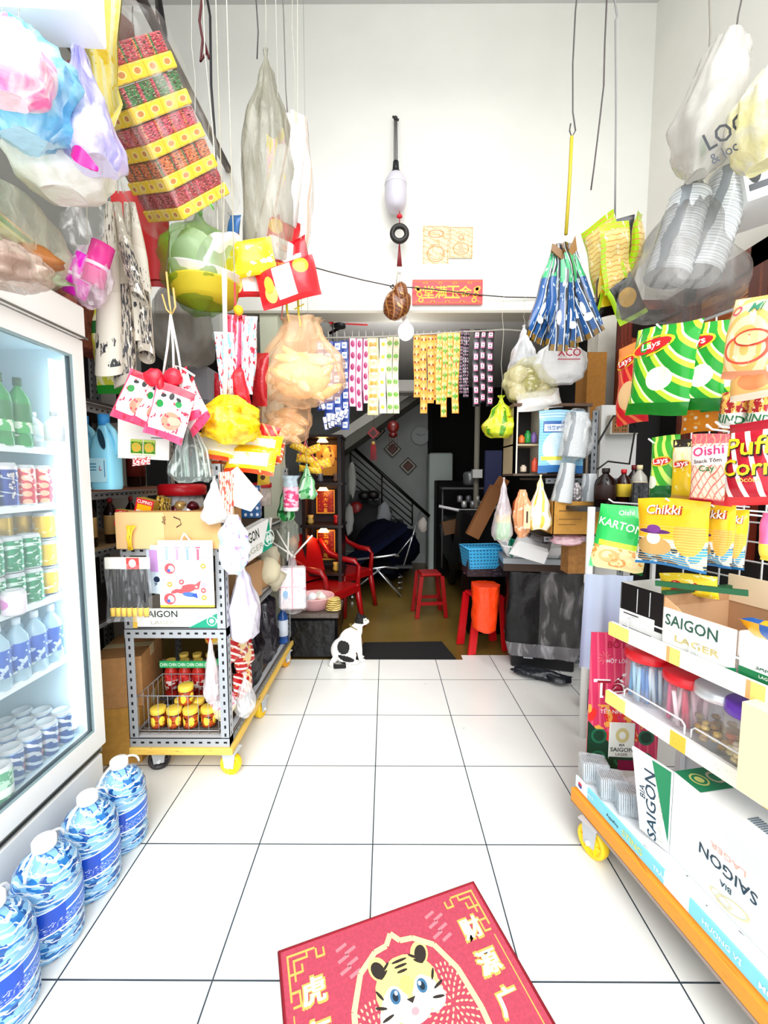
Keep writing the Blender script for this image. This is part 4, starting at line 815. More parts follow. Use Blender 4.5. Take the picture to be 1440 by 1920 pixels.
# tall clear bags, centre left
def tall(w_, h, r):
    m = MB(); m.grid(lambda u, v: (lerp(-.02, .34, u) * w_ + .15 * w_ * v * 0, .03 * math.sin(u * 5), -h * (.38 + .5 * v) - .0 * u), 8, 12, paint('yelpink', 'f6e85a', [('noise', (5, .5), 'f7c3d8'), ('noise', (7, .6, 4), 'fffbe8')], .4)); m.build('contents', r)
    m = MB(); m.tube([(w_ * .30, 0, -h * .46), (-w_ * .12, -.03, -h * .97)], [.035, .05], paint('whiteroll', 'f3efe9', [('stripe', (4, .5, .12, .5), 'e6c8b8')], .5), 12); m.build('white_roll', r)
hangbag('tall_goods_bag', 'tall clear bag hanging from the ceiling, white roll and yellow paper inside', 'bag', (447, 92, 549, 498), 1.98, .2, film('8e8b78', .5, .25, 9, .4), 2, prof=[(0, .08), (.04, .05), (.14, .3), (.35, .75), (.6, .95), (1, .9)], content=tall, up=CEIL, npl=11)
hangbag('tall_goods_bag', 'second tall clear bag of pinkish goods, right of and behind the other tall bag', 'bag', (515, 222, 590, 500), 2.08, .16, paint('pinkish', 'eee2da', [('stripe', (6, .4, .3, .6), 'e6b8a4'), ('stripe', (9, .3, .18, .6, 4), 'faf6f0')], .3, bump=.5), 5, prof=[(0, .5), (.1, .55), (.4, .8), (.8, .7), (1, .15)], up=CEIL, npl=7)
m = MB(); m.tube([(.0, 0, 0), (-.06, -.01, -.42)], [.035, .045], S('f4f0ec', .5), 12); solo('paper_roll', m, 'long white roll leaning against the second tall bag', 'roll', P(560, 245, 1.99))
cable('hanging_wire', 'thin grey wire from the ceiling to the first tall clear bag', 'wire', [P(480, -5, 1.98), P(484, 60, 1.98), P(482, 110, 1.98)], .003, '3a3634')
cable('hanging_wire', 'thin wire from ceiling knot to the second tall bag', 'wire', [P(530, -4, 2.08), P(532, 30, 2.08), P(536, 170, 2.08), P(541, 240, 2.08)], .0025, '6a6460')
cable('red_string', 'red tassel of string hanging below the ceiling at left', 'string', [P(379, -4, 2.2), P(374, 40, 2.2), P(380, 75, 2.2), P(376, 115, 2.2), P(386, 100, 2.2), P(383, 78, 2.2), P(392, 110, 2.2)], .006, '5a1016')
cable('hanging_wire', 'pale doubled string from the red tassel down to the green bag', 'wire', [P(384, 100, 2.05), P(398, 230, 1.98), P(405, 330, 1.9), P(410, 480, 1.86), P(412, 560, 1.84)], .003, 'c9c5ba')
# red packets under the tall bags
rnm = paint('red_noodle', 'd81422', [('rect', (.1, .9, .3, .62), 'f7efe9'), ('ell', (.25, .78, .2, .12), 'f2b81e'), ('ell', (.7, .2, .22, .1), 'f6d06a'), ('rect', (0, 1, .93, 1), 'a80c18')], .28)
for k, (px, py, Y, rx, ry, rz_, w_, h, lab) in enumerate(((470, 520, 1.9, 0, 80, 20, .17, .22, 'red instant-noodle packet lying sideways under the yellow packet'), (540, 530, 1.86, 0, 74, 0, .17, .26, 'red noodle packet lying sideways, front right of the group under the tall bags'), (525, 470, 1.95, 0, 10, 30, .15, .30, 'red noodle packet standing upright between the tall bags'), (560, 500, 1.98, 0, -8, -40, .13, .24, 'red noodle packet turned edge-on at the right of its group'))):
    m = MB(); pack(m, w_, h, .07, rnm, S('b8101c', .3), texts=[('@', 0, .0, .2, 'f6ccb8', 0, .5), ('@', 0, -.3, .2, 'f0b63a', 0, .6)], seed=k * 3); solo('noodle_packet', m, lab, 'packet', P(px, py, Y), (rx, ry, rz_))
m = MB(); pack(m, .15, .27, .05, paint('yelpk', 'f8d200', [('noise', (5, .6), 'fff2b0'), ('rect', (0, 1, .0, .16), 'f4efe6')], .3), seed=4); solo('snack_packet', m, 'bright yellow packet lying sideways above the red noodle packets', 'packet', P(455, 487, 1.84), (0, 76, 8))
m = MB(); pack(m, .07, .16, .03, paint('bluora', '1d5b96', [('rect', (0, 1, 0, .5), 'e08a20')], .3), seed=4); solo('snack_packet', m, 'small blue and orange packet beside the green bag', 'packet', P(438, 440, 1.9), (0, 12, -30))
cable('hanging_wire', 'wire holding the red noodle packets to the ceiling', 'wire', [Vector((P(525, 400, 1.96).x, 1.96, CEIL)), P(525, 400, 1.96)], .002, 'b8b4aa')
# red / blue long packets column
stt = paint('towel', 'f3f4f8', [('noise', (5, .55), '8fd0ee'), ('noise', (8, .58, 3), 'e02a40')], .35); st2 = paint('sausage', 'e8486a', [('stripe', (4, .6, .3, .6), 'f8c0cc'), ('noise', (6, .6), 'b81024')], .25)
for k, (x0, y0, x1, y1, Y, mm, lab) in enumerate(((425, 590, 455, 700, 1.78, st2, 'pink and red striped packet at the top of the hanging colour packs'), (412, 625, 440, 745, 1.74, stt, 'white and light blue packet, left in the hanging colour packs'), (455, 595, 478, 740, 1.76, stt, 'white and blue packet, right in the hanging colour packs'), (438, 690, 462, 760, 1.75, S('c01424', .3, bump=.4), 'dark red packet low in the hanging colour packs'), (405, 700, 430, 765, 1.80, S('9c1220', .3, bump=.5), 'maroon packet behind the yellow bags'), (475, 660, 500, 760, 1.85, S('a81820', .3, bump=.5), 'maroon packet right of the hanging colour packs'))):
    a, c, w_, h = bb(x0, y0, x1, y1, Y); m = MB(); pack(m, w_ * 1.25, h, .05, mm, seed=k); solo('sausage_packet', m, lab, 'packet', (a + c) / 2, (0, [5, -4, 6, -8, 3, 4][k], [10, 30, -20, 5, 0, -10][k]))
m = MB().tube([P(440, 530, 1.76), P(442, 600, 1.76)], .004, 'e03a4a', 6).ball(.02, 'f2c21a', T(P(447, 582, 1.76)), 10, 8).tube([Vector((P(440, 530, 1.76).x, 1.76, PIPE_Z)), P(440, 530, 1.76)], .0025, 'c8c2b0', 5)
solo('hanging_string', m, 'red string with yellow knot above the hanging colour packs', 'string')
m = MB().tube([P(420, 505, 1.70), P(424, 690, 1.70), P(420, 780, 1.70)], .009, 'f3eee0', 6).tube([P(420, 505, 1.70), Vector((P(420, 505, 1.70).x, 1.7, CEIL))], .002, 'c9c4b0', 5); solo('white_ribbon', m, 'cream ribbon hanging straight down in front of the colour packs', 'ribbon')
# yellow bag
yb = paint('yellowbag', 'f4cf08', [('soft', (6, 1, .6), 'f9e850'), ('soft', (9, 4, .5), 'd08c06'), ('soft', (8, 9, .6), 'f4d412')], .25, bump=.8)
hangbag('yellow_bag', 'crumpled bright yellow plastic bag with its handle sticking out, at the trolley post', 'bag', (380, 742, 480, 832), 1.66, .18, yb, 4, prof=PR_LUMP, wr=.3, up=2.4)
hangbag('yellow_bag', 'smaller yellow bag lobe lying right behind the crumpled yellow bag', 'bag', (440, 760, 484, 828), 1.74, .14, yb, 9, prof=PR_LUMP, wr=.3)
nm = paint('yelnood', 'f6c81a', [('rect', (.12, .88, .25, .7), 'f4f1e6'), ('rect', (0, 1, 0, .12), 'e8481c'), ('noise', (7, .62), 'ffe98a')], .3)
for k, (px, py, Y, w_, h, ry, rz_, lab) in enumerate(((410, 840, 1.72, .2, .11, 12, 20, 'yellow and white noodle packet, leftmost in the pile behind the trolley post'), (470, 862, 1.72, .22, .12, 4, -8, 'yellow and white noodle packet in front, lowest in the pile right of the post'), (485, 835, 1.78, .2, .10, 6, 0, 'yellow noodle packet lying on the front one, right of the post'), (505, 858, 1.84, .17, .10, -10, -30, 'orange and red packet at the right end of the noodle pile'), (440, 868, 1.80, .2, .09, -3, 8, 'orange packet underneath the yellow noodle packets'))):
    m = MB(); pack(m, w_, h, .06, nm if k < 3 else paint('orr', 'ee5a20', [('stripe', (3, 4, .3, .6), 'f7e4c8'), ('noise', (6, .6), 'd81c18')], .3), seed=k * 2); solo('noodle_packet', m, lab, 'packet', P(px, py, Y), (-20, ry, rz_))
m = MB(); pack(m, .09, .12, .03, paint('redor', 'd8201c', [('stripe', (2, 3, .3), 'f0a060')], .3)); solo('noodle_packet', m, 'red and orange packet standing above the noodle pile', 'packet', P(500, 822, 1.86), (0, 20, 0))
# big bags of orange crackers
def crk(w_, h, r):
    MB().ball((w_ * .34, w_ * .16, h * .26), S('f0b878', .6, bump=.5), T((0, .02, -h * .64)), 20, 12, .2).build('cracker_pile', r)
    random.seed(int(w_ * 1000)); mm = [paint('cracker%d' % i, c, [('noise', (4, .55), 'fbe3bc')], .5) for i, c in enumerate(('f2b06a', 'f4c07a', 'f8d7a8'))]
    m = MB()
    for k in range(20):
        z = -h * random.uniform(.38, .88); sw = interp(PR_BAG, -z / h) * .34; x = random.uniform(-sw, sw) * w_; y = random.uniform(-.25, .2) * w_ * .4
        m.ball((.065, .018, .022), mm[k % 3], T((x, y, z), (random.uniform(-30, 30), random.uniform(-40, 40), random.uniform(-30, 30))), 10, 6, .2, k)
    m.build('cracker', r)
cf = film('fbd0a0', .30, .15, 9, .35, 'cracker_film')
PR_W = [(0, .42), (.05, .34), (.12, .42), (.5, .85), (.74, 1), (.9, .8), (1, .3)]
hangbag('cracker_bag', 'large clear bag of orange crackers hanging by yellow ties in the middle left', 'bag', (480, 598, 650, 762), 1.95, .24, cf, 6, prof=PR_W, content=crk, up=CEIL, tie=None, wr=.16)
hangbag('cracker_bag', 'second clear bag of long orange crackers hanging just below the large one', 'bag', (483, 735, 584, 832), 2.08, .2, cf, 11, prof=PR_LUMP, content=crk, up=2.0, wr=.2)
m = MB()
for x, yy in ((560, 590), (538, 580)): m.tube([P(x - 2, yy - 45, 1.95), P(x, yy, 1.95), P(x + 4, yy + 22, 1.94)], .005, 'f4ea3a', 6); m.tube([P(x - 8, yy - 10, 1.94), P(x + 10, yy - 20, 1.94)], .003, 'f4ea3a', 5)
solo('yellow_tie', m, 'yellow plastic ties on top of the large cracker bag', 'tie')
m = MB().tube([P(532, 545, 1.95), P(528, 600, 1.95)], .003, 'e07a80', 5).tube([P(540, 545, 1.95), P(548, 520, 1.95)], .003, 'e07a50', 5); solo('hanging_string', m, 'pale red string above the large cracker bag', 'string')
# small yellow noodle bunch, green and pink things
for k, (px, py, w_, h, ry) in enumerate(((560, 838, .10, .05, 30), (585, 845, .12, .05, -20), (575, 862, .13, .05, 10), (600, 870, .13, .055, -15), (582, 880, .14, .04, 4))):
    m = MB(); pack(m, w_, h, .04, paint('yb%d' % k, 'f4cf1c', [('stripe', (5, 1, .3, .4), 'e8a040'), ('noise', (8, .6), 'fff0a0')], .3), seed=k); solo('snack_packet', m, 'small yellow packet in the bunch hanging before the red altar, ' + ['top left', 'top right', 'middle', 'lower right', 'lowest'][k], 'packet', P(px, py, 2.55), (0, ry, 0))
m = MB(); m.tube([P(580, 775, 2.55), P(572, 830, 2.55), P(590, 860, 2.54), P(606, 880, 2.54)], .004, 'e86a70', 5); m.tube([P(572, 830, 2.55), P(560, 860, 2.54)], .004, 'e86a70', 5); m.tube([P(580, 775, 2.55), Vector((P(580, 775, 2.55).x, 2.55, CEIL))], .0015, 'a8a49a', 4)
solo('red_string', m, 'pinkish red strings holding the small yellow packets', 'string')
hangbag('green_bag', 'green plastic bag bunch hanging left of the altar', 'bag', (519, 895, 552, 975), 2.3, .1, paint('gbag', '1f8a3a', [('stripe', (5, .8, .3, .6), '9fd8a8'), ('noise', (7, .6), '0c4a1c')], .3), 3, prof=PR_CONE, up=1.6)
hangbag('green_bag', 'pale green clear bag beside the small yellow packets', 'bag', (556, 870, 594, 935), 2.5, .1, paint('gbag2', '8fd89a', [('stripe', (5, .8, .3, .6), 'e6f7e8'), ('noise', (7, .6), '2a9a4a')], .3), 6, prof=PR_CONE, up=1.6)
m = MB(); m.lathe([(.035, 0), (.04, .01), (.042, .12), (.04, .125)], paint('pinktub', 'e84a7a', [('noise', (6, .5), 'f8c0d0'), ('rect', (0, 1, 0, .15), 'f7f0ee')], .3), None, 18); m.lathe([(.04, .125), (.035, .165), (.05, .185)], film('cfe4ee', .5, .1, 20, .6), None, 18, caps=False); solo('candy_tub', m, 'pink and red tub in a clear wrap hanging beside the green bags', 'tub', P(546, 958, 2.18))
# misc small goods around the trolley top
m = MB(); pack(m, .07, .085, .02, 'f0c23a', texts=[('@', 0, 0, .2, '5a3a10')]); solo('snack_packet', m, 'small golden packet hanging behind the white bag on the rack', 'packet', P(494, 895, 2.35))
solo('storage_box', MB().cbox((0, 0, 0), (.14, .1, .16), paint('bluebox', '1a5a96', [('dots', (5, 5, .25), 'dfeaf6'), ('rect', (0, 1, .8, .86), '0c2c50')], .3)), 'blue patterned box standing behind the trolley post', 'box', P(462, 940, 2.1), (0, 0, 12)); 
m = MB().lathe([(.05, 0), (.055, .01), (.055, .10), (.05, .11)], film('eedfd8', .5, .1, 20, .5), None, 18).lathe([(.056, .11), (.058, .112), (.058, .14), (.001, .142)], 'c8202a', None, 18); solo('storage_jar', m, 'small jar with red lid on the far end of the trolley top', 'jar', P(492, 948, 2.55)); bpy.data.objects['storage_jar'].location.z -= 0
hangbag('white_bag', 'white plastic bag of spoons hanging on the trolley corner post, upper', 'bag', (377, 893, 425, 980), 1.655, .1, film('f4eee8', .7, .2, 9, .5), 4, prof=PR_CONE)
m = MB(); m.prism([(-.01, .13), (.02, .15), (.12, .03), (.07, -.03), (-.02, -.0)], -.005, .005, S('f4f2ee', .4)); pack(m, .06, .2, .03, paint('spoons', 'e8dccc', [('stripe', (6, .5, .3, .5), 'b08a6a'), ('noise', (7, .55), 'c04a3a')], .3), M=T((-.02, -.02, .03))); solo('white_bag', m, 'white bag with stiff pointed corner beside the post, right of the spoon bag', 'bag', P(438, 945, 1.68))
hangbag('blue_white_bag', 'pale blue and white plastic packaging draped over the trolley corner', 'bag', (412, 965, 462, 1075), 1.63, .07, paint('bw', 'eef4fb', [('noise', (4, .55), 'b5d4f2'), ('noise', (9, .62, 2), 'a88ad8')], .25, bump=.5), 7, prof=PR_LUMP, wr=.3)
hangbag('white_bag', 'full white plastic bag hanging on the trolley side by the middle shelf', 'bag', (428, 1058, 482, 1198), 1.80, .16, mul('whb', 'f2f0f6', 'ffffff', 3, .5, 'c9c0dc'), 3, prof=[(0, .12), (.05, .1), (.2, .45), (.6, 1), (.92, .95), (1, .5)])
sb = saigon_tray('white and green beer carton leaning on the trolley side top', P(478, 1042, 2.0), (0, -12, 74), .26, .04, .15)
m = MB(); carton(m, .3, .1, .19, S('c09468', .8, var=.05)); solo('carton', m, 'plain brown carton with flap on the trolley middle shelf, side', 'carton', (-.73, 2.05, .662), (0, 0, 84))
m = MB(); carton(m, .25, .14, .16, S('b58a60', .8), open_=True); solo('carton', m, 'open brown carton farther along the trolley middle shelf', 'carton', (-.74, 2.42, .662), (0, 0, 80))
for k, (px, py, Y, s_, c, lab) in enumerate(((505, 1045, 2.45, .07, 'c9bfa6', 'beige cloth bag on the far end of the trolley'), (500, 1070, 2.35, .08, 'd9cfae', 'folded beige leaf-like packet below the beige cloth bag'), (512, 1085, 2.4, .07, 'bdb49a', 'beige sack slumped lowest at the far end of the trolley'))):
    m = MB(); m.ball((s_, s_ * .7, s_), S(c, .7, bump=.5), None, 14, 10, .35, k); solo('cloth_bag', m, lab, 'bag', P(px, py, Y))
# ================================================================= DARK BACK ROOM
# stair soffit, flight and railing
def slab(name, pts, Y0, Y1, m, kind=True):
    mb = MB(); q = [P(x, y, Y0) for x, y in pts]; mb.prism([(p.x, p.z) for p in q], Y0, Y1, m); return struct(name, mb) if kind else mb
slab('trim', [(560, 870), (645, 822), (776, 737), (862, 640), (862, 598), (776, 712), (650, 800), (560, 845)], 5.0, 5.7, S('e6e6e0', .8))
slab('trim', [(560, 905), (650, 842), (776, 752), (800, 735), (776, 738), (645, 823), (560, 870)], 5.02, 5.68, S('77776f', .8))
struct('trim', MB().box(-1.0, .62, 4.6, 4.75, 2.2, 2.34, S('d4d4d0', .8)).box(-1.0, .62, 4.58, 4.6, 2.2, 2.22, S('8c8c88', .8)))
m = MB(); blk = S('0a0a0a', .4)
def rl(a, b_, r): m.tube([P(*a, 5.6), P(*b_, 5.6)], r, blk, 6)
rl((657, 835), (805, 968), .024); rl((657, 835), (657, 915), .012); rl((716, 885), (716, 950), .012); rl((773, 935), (773, 985), .012)
for k in range(5): rl((657, 850 + k * 13), (773, 950 + k * 12), .008)
solo('stair_railing', m, 'black metal stair railing descending to the right in the back room', 'railing')
m = MB()
for k in range(5): q = P(672 + k * 22, 905 + k * 19, 5.8); m.box(q.x - .1, q.x + .14, 5.62, 6.15, max(0, q.z - .35), q.z - .12, S('3c4044', .7))
solo('staircase', m, 'grey stair flight behind the black railing', 'stairs')
# clock
c = P(788, 817, 6.16); ck = thing('wall_clock', 'round white wall clock on the far grey wall', 'clock', c)
m = MB().lathe([(.115, -.02), (.135, -.02), (.14, -.005), (.135, .02), (.12, .022), (.115, .01)], 'b9bfc2', T((0, 0, 0), (90, 0, 0)), 32); m.build('frame', ck)
m = MB().cyl(.118, -.012, .006, S('f2f4f2', .4), T((0, 0, 0), (90, 0, 0)), 32)
for k in range(1, 13):
    a = R(90 - 30 * k); m.text(str(k), .088 * math.cos(a), .088 * math.sin(a), .024, '151515', y=-.009)
m.build('dial', ck)
m = MB(); m.cbox((-.028, -.012, .014), (.06, .003, .008), '101010', (0, 26, 0)); m.cbox((.035, -.014, .012), (.08, .003, .005), '101010', (0, -18, 0)); m.build('hand', ck)
# diamond pictures
for (x, y, s_, lab) in ((706, 808, .19, 'dark red diamond-shaped picture, highest on the far wall'), (736, 842, .19, 'diamond-shaped picture with cream line, middle one on the far wall'), (765, 874, .19, 'diamond-shaped picture, lowest on the far wall')):
    m = MB().cbox((0, 0, 0), (s_, .02, s_), S('120a08', .4), (0, 45, 0)); m.cbox((0, -.008, 0), (s_ * .78, .012, s_ * .78), 'e9e0c0', (0, 45, 0)); m.cbox((0, -.010, 0), (s_ * .66, .014, s_ * .66), '1a0a08', (0, 45, 0)); m.cbox((0, -.012, 0), (s_ * .5, .014, s_ * .5), paint('dia', '4a1410', [('noise', (8, .5), '7a3a20')], .5), (0, 45, 0))
    solo('diamond_picture', m, lab, 'picture', P(x, y, 6.16))
for (x, y, Y, n, lab) in ((700, 812, 4.2, 0, 'red knotted charm with long red tassel hanging from the stair beam'), (737, 800, 4.2, 1, 'dark red carved gourd charm with beads hanging from the stair beam')):
    c = P(x, y, Y); r = thing('hanging_charm', lab, 'charm', c); m = MB()
    if n == 0:
        m.cbox((0, 0, .0), (.09, .03, .09), S('8a1418', .4), (0, 45, 0)); m.cbox((0, -.005, 0), (.05, .03, .05), S('3a0808', .4), (0, 45, 0)); m.ball(.02, S('d8b060', .4), T((0, 0, -.1)), 10, 8); m.build('knot', r)
        m = MB()
        for k in range(5): m.tube([(-.02 + k * .01, 0, -.11), (-.028 + k * .014, 0, -.27)], .004, 'c0142a', 5)
        m.build('tassel', r)
    else:
        m.ball((.06, .03, .06), S('6a1410', .3), T((0, 0, 0)), 14, 10); m.ball((.045, .03, .03), S('5a100c', .3), T((0, 0, -.08)), 12, 8); m.build('gourd', r); m = MB()
        for k in range(4): m.tube([(-.04 + k * .027, 0, -.1), (-.04 + k * .027, 0, -.17 - .03 * (k % 2))], .0025, '4a100c', 5); m.ball(.01, '3a0a08', T((-.04 + k * .027, 0, -.18 - .03 * (k % 2))), 8, 6)
        m.build('beads', r)
    rope(r, 2.62 - c.z, '3a2a20', .002)
# ceiling fan
c = P(637, 603, 3.75); fnn = thing('ceiling_fan', 'ceiling fan with red blades under the back room ceiling', 'fan', (c.x, 3.75, c.z)); m = MB().cyl(.05, -.05, .03, '18181a', None, 20).tube([(0, 0, .03), (0, 0, 2.62 - c.z)], .012, '18181a', 8); m.build('motor', fnn)
for k in range(3):
    a = k * 120 + 8; MB().prism([(.05, -.003), (.24, -.004), (.24, .004), (.05, .003)], -.06, .06, S('d01822' if k != 1 else '2a1012', .4), T((0, 0, 0), (0, 0, a)) @ T((0, 0, 0), (38, 0, 0))).build('blade', fnn)
m = MB().tube([(0, 0, 2.62 - P(624, 622, 3.4).z), (0, 0, -.12)], .005, '1a1a1a', 6).ball((.03, .03, .05), '18181a', T((0, 0, -.16)), 12, 8); solo('pull_handle', m, 'black pull handle hanging below the red fan', 'handle', P(624, 622, 3.4))
# ceiling lamp panel: pale box at right under the slab
# bulb and its shell ornament
c = P(761, 622, 2.82); bl = thing('light_bulb', 'round white glowing bulb hanging below the brown shell', 'bulb', c); MB().ball((.052, .052, .055), S('ffffff', .3, emit=2.2), None, 20, 14).build('globe', bl); MB().cyl(.024, .045, .085, 'e8e8e4', None, 16).build('socket', bl); rope(bl, 2.385 - c.z, 'f0f0ea', .003, z0=.08); d = bpy.data.lights.new('ceiling_fill_light', 'POINT'); d.energy = 9; d.shadow_soft_size = .06; o = bpy.data.objects.new('ceiling_fill_light', d); col.objects.link(o); o.location = (0, .5, .02); o.parent = bl  # point light added behind the bulb to brighten the back-room ceiling
c = P(745, 572, 2.74); sh = thing('shell_ornament', 'brown ribbed sea shell hanging on the wire under the beam', 'shell', c)
shm = paint('shell', '7a4420', [('stripe', (0, 14, .3, 1), '4a2410'), ('stripe', (9, 3, .2, .8), 'a8703c'), ('noise', (6, .62), 'c89a60')], .3)
MB().ball((.085, .06, .10), shm, T((0, 0, 0), (0, 25, 0)), 28, 18, .12).ball((.05, .045, .07), shm, T((.015, -.02, .06), (0, 10, 0)), 20, 12, .1).build('shell', sh)
MB().tube([(.0, 0, .09), (-.03, 0, .125), (-.045, 0, .11), (-.03, 0, .10), (.0, 0, .115), (.03, -.005, .14)], .0045, '2a1a14', 6).tube([(.0, 0, .1), (.004, 0, .2), (.014, 0, .19)], .012, 'e9e6da', 8).build('ribbon', sh)
cable('beam_wire', 'thin dark wire sagging across the beam past the shell ornament to the right', 'wire', [P(566, 495, 2.70), P(620, 510, 2.72), P(680, 525, 2.76), P(737, 537, 2.80), P(800, 541, 2.84), P(900, 553, 2.86), P(950, 557, 2.86), P(1010, 558, 2.87), P(1130, 560, 2.87)], .0035, '3a302c')
# red plaque
c = P(839, 548, 2.87); m = MB(); a0 = P(773, 571, 2.87); a1 = P(905, 524, 2.87); w_, h = a1.x - a0.x, a1.z - a0.z
m.cbox((0, 0, 0), (w_, .006, h), S('d2101a', .35)); y = -.0042
for k, ch in enumerate('堂满玉金'): m.text(ch, (-.27 + k * .175) * w_, -.0, h * .50, 'f7d23a', y=y)
for z in (-.42, .42): m.box(-w_ * .49, w_ * .49, y, -.003, z * h - .002, z * h + .002, 'e8781c')
for k in range(9): m.ell((-.42 + k * .105) * w_, (.36 if k % 2 else -.38) * h, .016, .007, 'e89a2c', y=y, r0=.6)
for s_ in (-1, 1):
    for q in range(3): m.ell(s_ * w_ * (.42 - .02 * q), h * (.12 - .22 * q), .026 - .004 * q, .017, 'f0b42a', y=y - .0004 * q, rot=s_ * 30, r0=.55); m.ell(s_ * w_ * .42, h * .12, .010, .010, 'f7e08a', y=y - .001)
solo('red_plaque', m, 'red plaque with gold Chinese characters stuck on the beam', 'plaque', c)
# white lamp pendant on the wall
c = P(742, 360, 2.80); lp = thing('pendant_lamp', 'white capsule lamp on a dark cord on the upper wall', 'lamp', c)
MB().lathe([(.02, .115), (.045, .10), (.068, .06), (.07, .02), (.07, -.05), (.062, -.09), (.04, -.115), (.001, -.12)], S('cfcad4', .3), None, 28).lathe([(.0705, .045), (.0715, .04), (.0705, .035)], 'd8d4d8', None, 28, caps=False).build('shade', lp)
MB().cyl(.022, .11, .18, '0c0c0c', None, 16, r2=.018).cyl(.026, .10, .125, '141414', None, 16).build('socket', lp)
zt_ = P(742, 222, 2.87).z - c.z; m = MB()
for q in (-.009, 0, .009): m.tube([(q, 0, .17), (q, .03, zt_ * .6), (q * .8, .06, zt_ - .02)], .0035, '4a4244', 5)
m.build('cord', lp); MB().ball(.014, '241c1c', T((0, .07, zt_)), 10, 8).cbox((.0, .07, zt_), (.045, .01, .01), '241c1c', (0, 30, 0)).build('wall_hook', lp)
c = P(749, 438, 2.80); ch = thing('ring_charm', 'black ring charm with red bead and dark red tassel under the white capsule lamp', 'charm', c)
MB().tube([(.046 * math.cos(t), 0, .046 * math.sin(t)) for t in [i * math.pi / 12 for i in range(24)]], .017, '18140e', 10, closed=True).build('ring', ch)
MB().tube([(0, 0, .05), (0, 0, .19)], .003, 'a81024', 6).ball((.018, .014, .014), 'c81024', T((0, 0, .105)), 10, 8).ball((.02, .012, .006), 'c81024', T((0, 0, .10)), 10, 8).build('bead', ch)
m = MB()
for k in range(6): m.tube([(0, 0, -.06), (-.012 + k * .005, 0, -.20)], [.004, .005], '7a0c18', 5)
m.build('tassel', ch)
tk_ = paint('talisman', 'f6dcb4', [('stripe', (2, 7, .12, 1.2, 4), 'e8a060'), ('noise', (9, .6), 'ecae78'), ('ell', (.5, .3, .34, .2, .9), 'e08a50')], .8)
for (x0, y0, x1, y1, lab) in ((793, 423, 842, 499, 'larger orange printed talisman paper on the wall, left one'), (843, 425, 887, 484, 'smaller pale talisman paper with figure on the wall, right one')):
    a, b_, w_, h = bb(x0, y0, x1, y1, 2.893); m = MB().box(-w_ / 2, w_ / 2, -.001, .001, -h, 0, 'f6dcb4', mf={'-y': tk_}); y = -.002
    for q in (0.03, .97): m.box(-w_ * .5, w_ * .5, y, -.001, -h * q - .001, -h * q + .001, 'e07a48')
    for q in (-.46, .46): m.box(q * w_ - .001, q * w_ + .001, y, -.001, -h * .97, -h * .03, 'e07a48')
    if x0 < 800: m.ell(0, -h * .2, w_ * .3, h * .1, 'e07a48', y=y, r0=.85); m.ell(0, -h * .65, w_ * .3, h * .2, 'e89a68', y=y, r0=.9)
    else: m.ell(0, -h * .35, w_ * .12, h * .1, 'd8906a', y=y, r0=.7); m.poly([(-w_ * .2, -h * .85), (w_ * .2, -h * .85), (0, -h * .45)], 'e8b08a', y=y)
    solo('talisman_paper', m, lab, 'paper', a)
# ---- sachet strips on a rail
YS = 2.99; z0 = P(700, 622, YS).z
solo('hanging_rail', MB().tube([P(585, 634, YS), P(700, 632, YS), P(945, 618, YS), P(1000, 622, YS)], .006, 'b8b4a8', 8), 'thin metal rail under the beam carrying the sachet strips', 'rail')
def strip(label, x0, x1, y0, y1, n, mat, dY=0, group=None, cat='sachet strip', ang=0):
    a, b_, w_, h = bb(x0, y0, x1, y1, YS + dY); m = MB()
    def fn(u, v, s_=-1): return ((u - .5) * w_ + .004 * math.sin(v * 6 + x0), s_ * (.001 + .007 * abs(math.sin(math.pi * v * n)) * math.sin(math.pi * u)), -h * v)
    m.grid(lambda u, v: fn(u, 1 - v), 4, n * 4, mat); m.grid(lambda u, v: fn(1 - u, 1 - v, 1), 4, n * 4, mat)
    m.tube([(0, 0, -.01), (0, -dY, P(800, 626, YS).z - a.z + .02)], .003, 'c8c8c0', 4)
    return solo('sachet_strip', m, label, cat, a, (0, ang, 0), group)
def sm(nm, base, n, L): return paint('strip_' + nm, base, L, .3)
for k, (x0, x1, y0, y1, n) in enumerate(((593, 609, 640, 770, 7), (607, 625, 640, 790, 8), (624, 640, 640, 800, 8), (639, 654, 638, 806, 9))):
    strip('dark blue and white sachet strip, %s from the left on the rail' % ['first', 'second', 'third', 'fourth'][k], x0, x1, y0, y1, n, sm('b%d' % k, '1b3f9a', n, [('cells', (1, n, .62, .62), 'eef2fa'), ('cells', (1, n, .4, .2), '8fa4d8')]), dY=.01 * k)
for k in range(7):
    q = P(600 + k * 8.5, 745 + (k * 37 % 40), YS - .03); m = MB().box(-.016, .016, -.004, .004, -.09, 0, paint('bw%d' % k, 'f6f7fb', [('rect', (0, .1, 0, 1), '1b3f9a'), ('rect', (.9, 1, 0, 1), '1b3f9a'), ('rect', (0, 1, .45, .52), '1b3f9a'), ('rect', (0, 1, 0, .05), '1b3f9a')], .3)); solo('sachet_strip', m, 'loose blue-edged white sachets dangling below the dark blue strips', 'sachet strip', q, (0, -20 + k * 9, 0), 'loose blue-edged sachets')
for k, (x0, x1, y1) in enumerate(((654, 667, 762), (667, 679, 770), (680, 692, 756))): strip('white sachet strip with pink drops, %s of three' % ['left', 'middle', 'right'][k], x0, x1, 634, y1, 6, sm('p%d' % k, 'f7eef4', 6, [('dots', (1, 6, .3, .3), 'b02a6a'), ('rect', (0, .1, 0, 1), 'c84a8a'), ('rect', (.9, 1, 0, 1), 'c84a8a')]), dY=.005 * k)
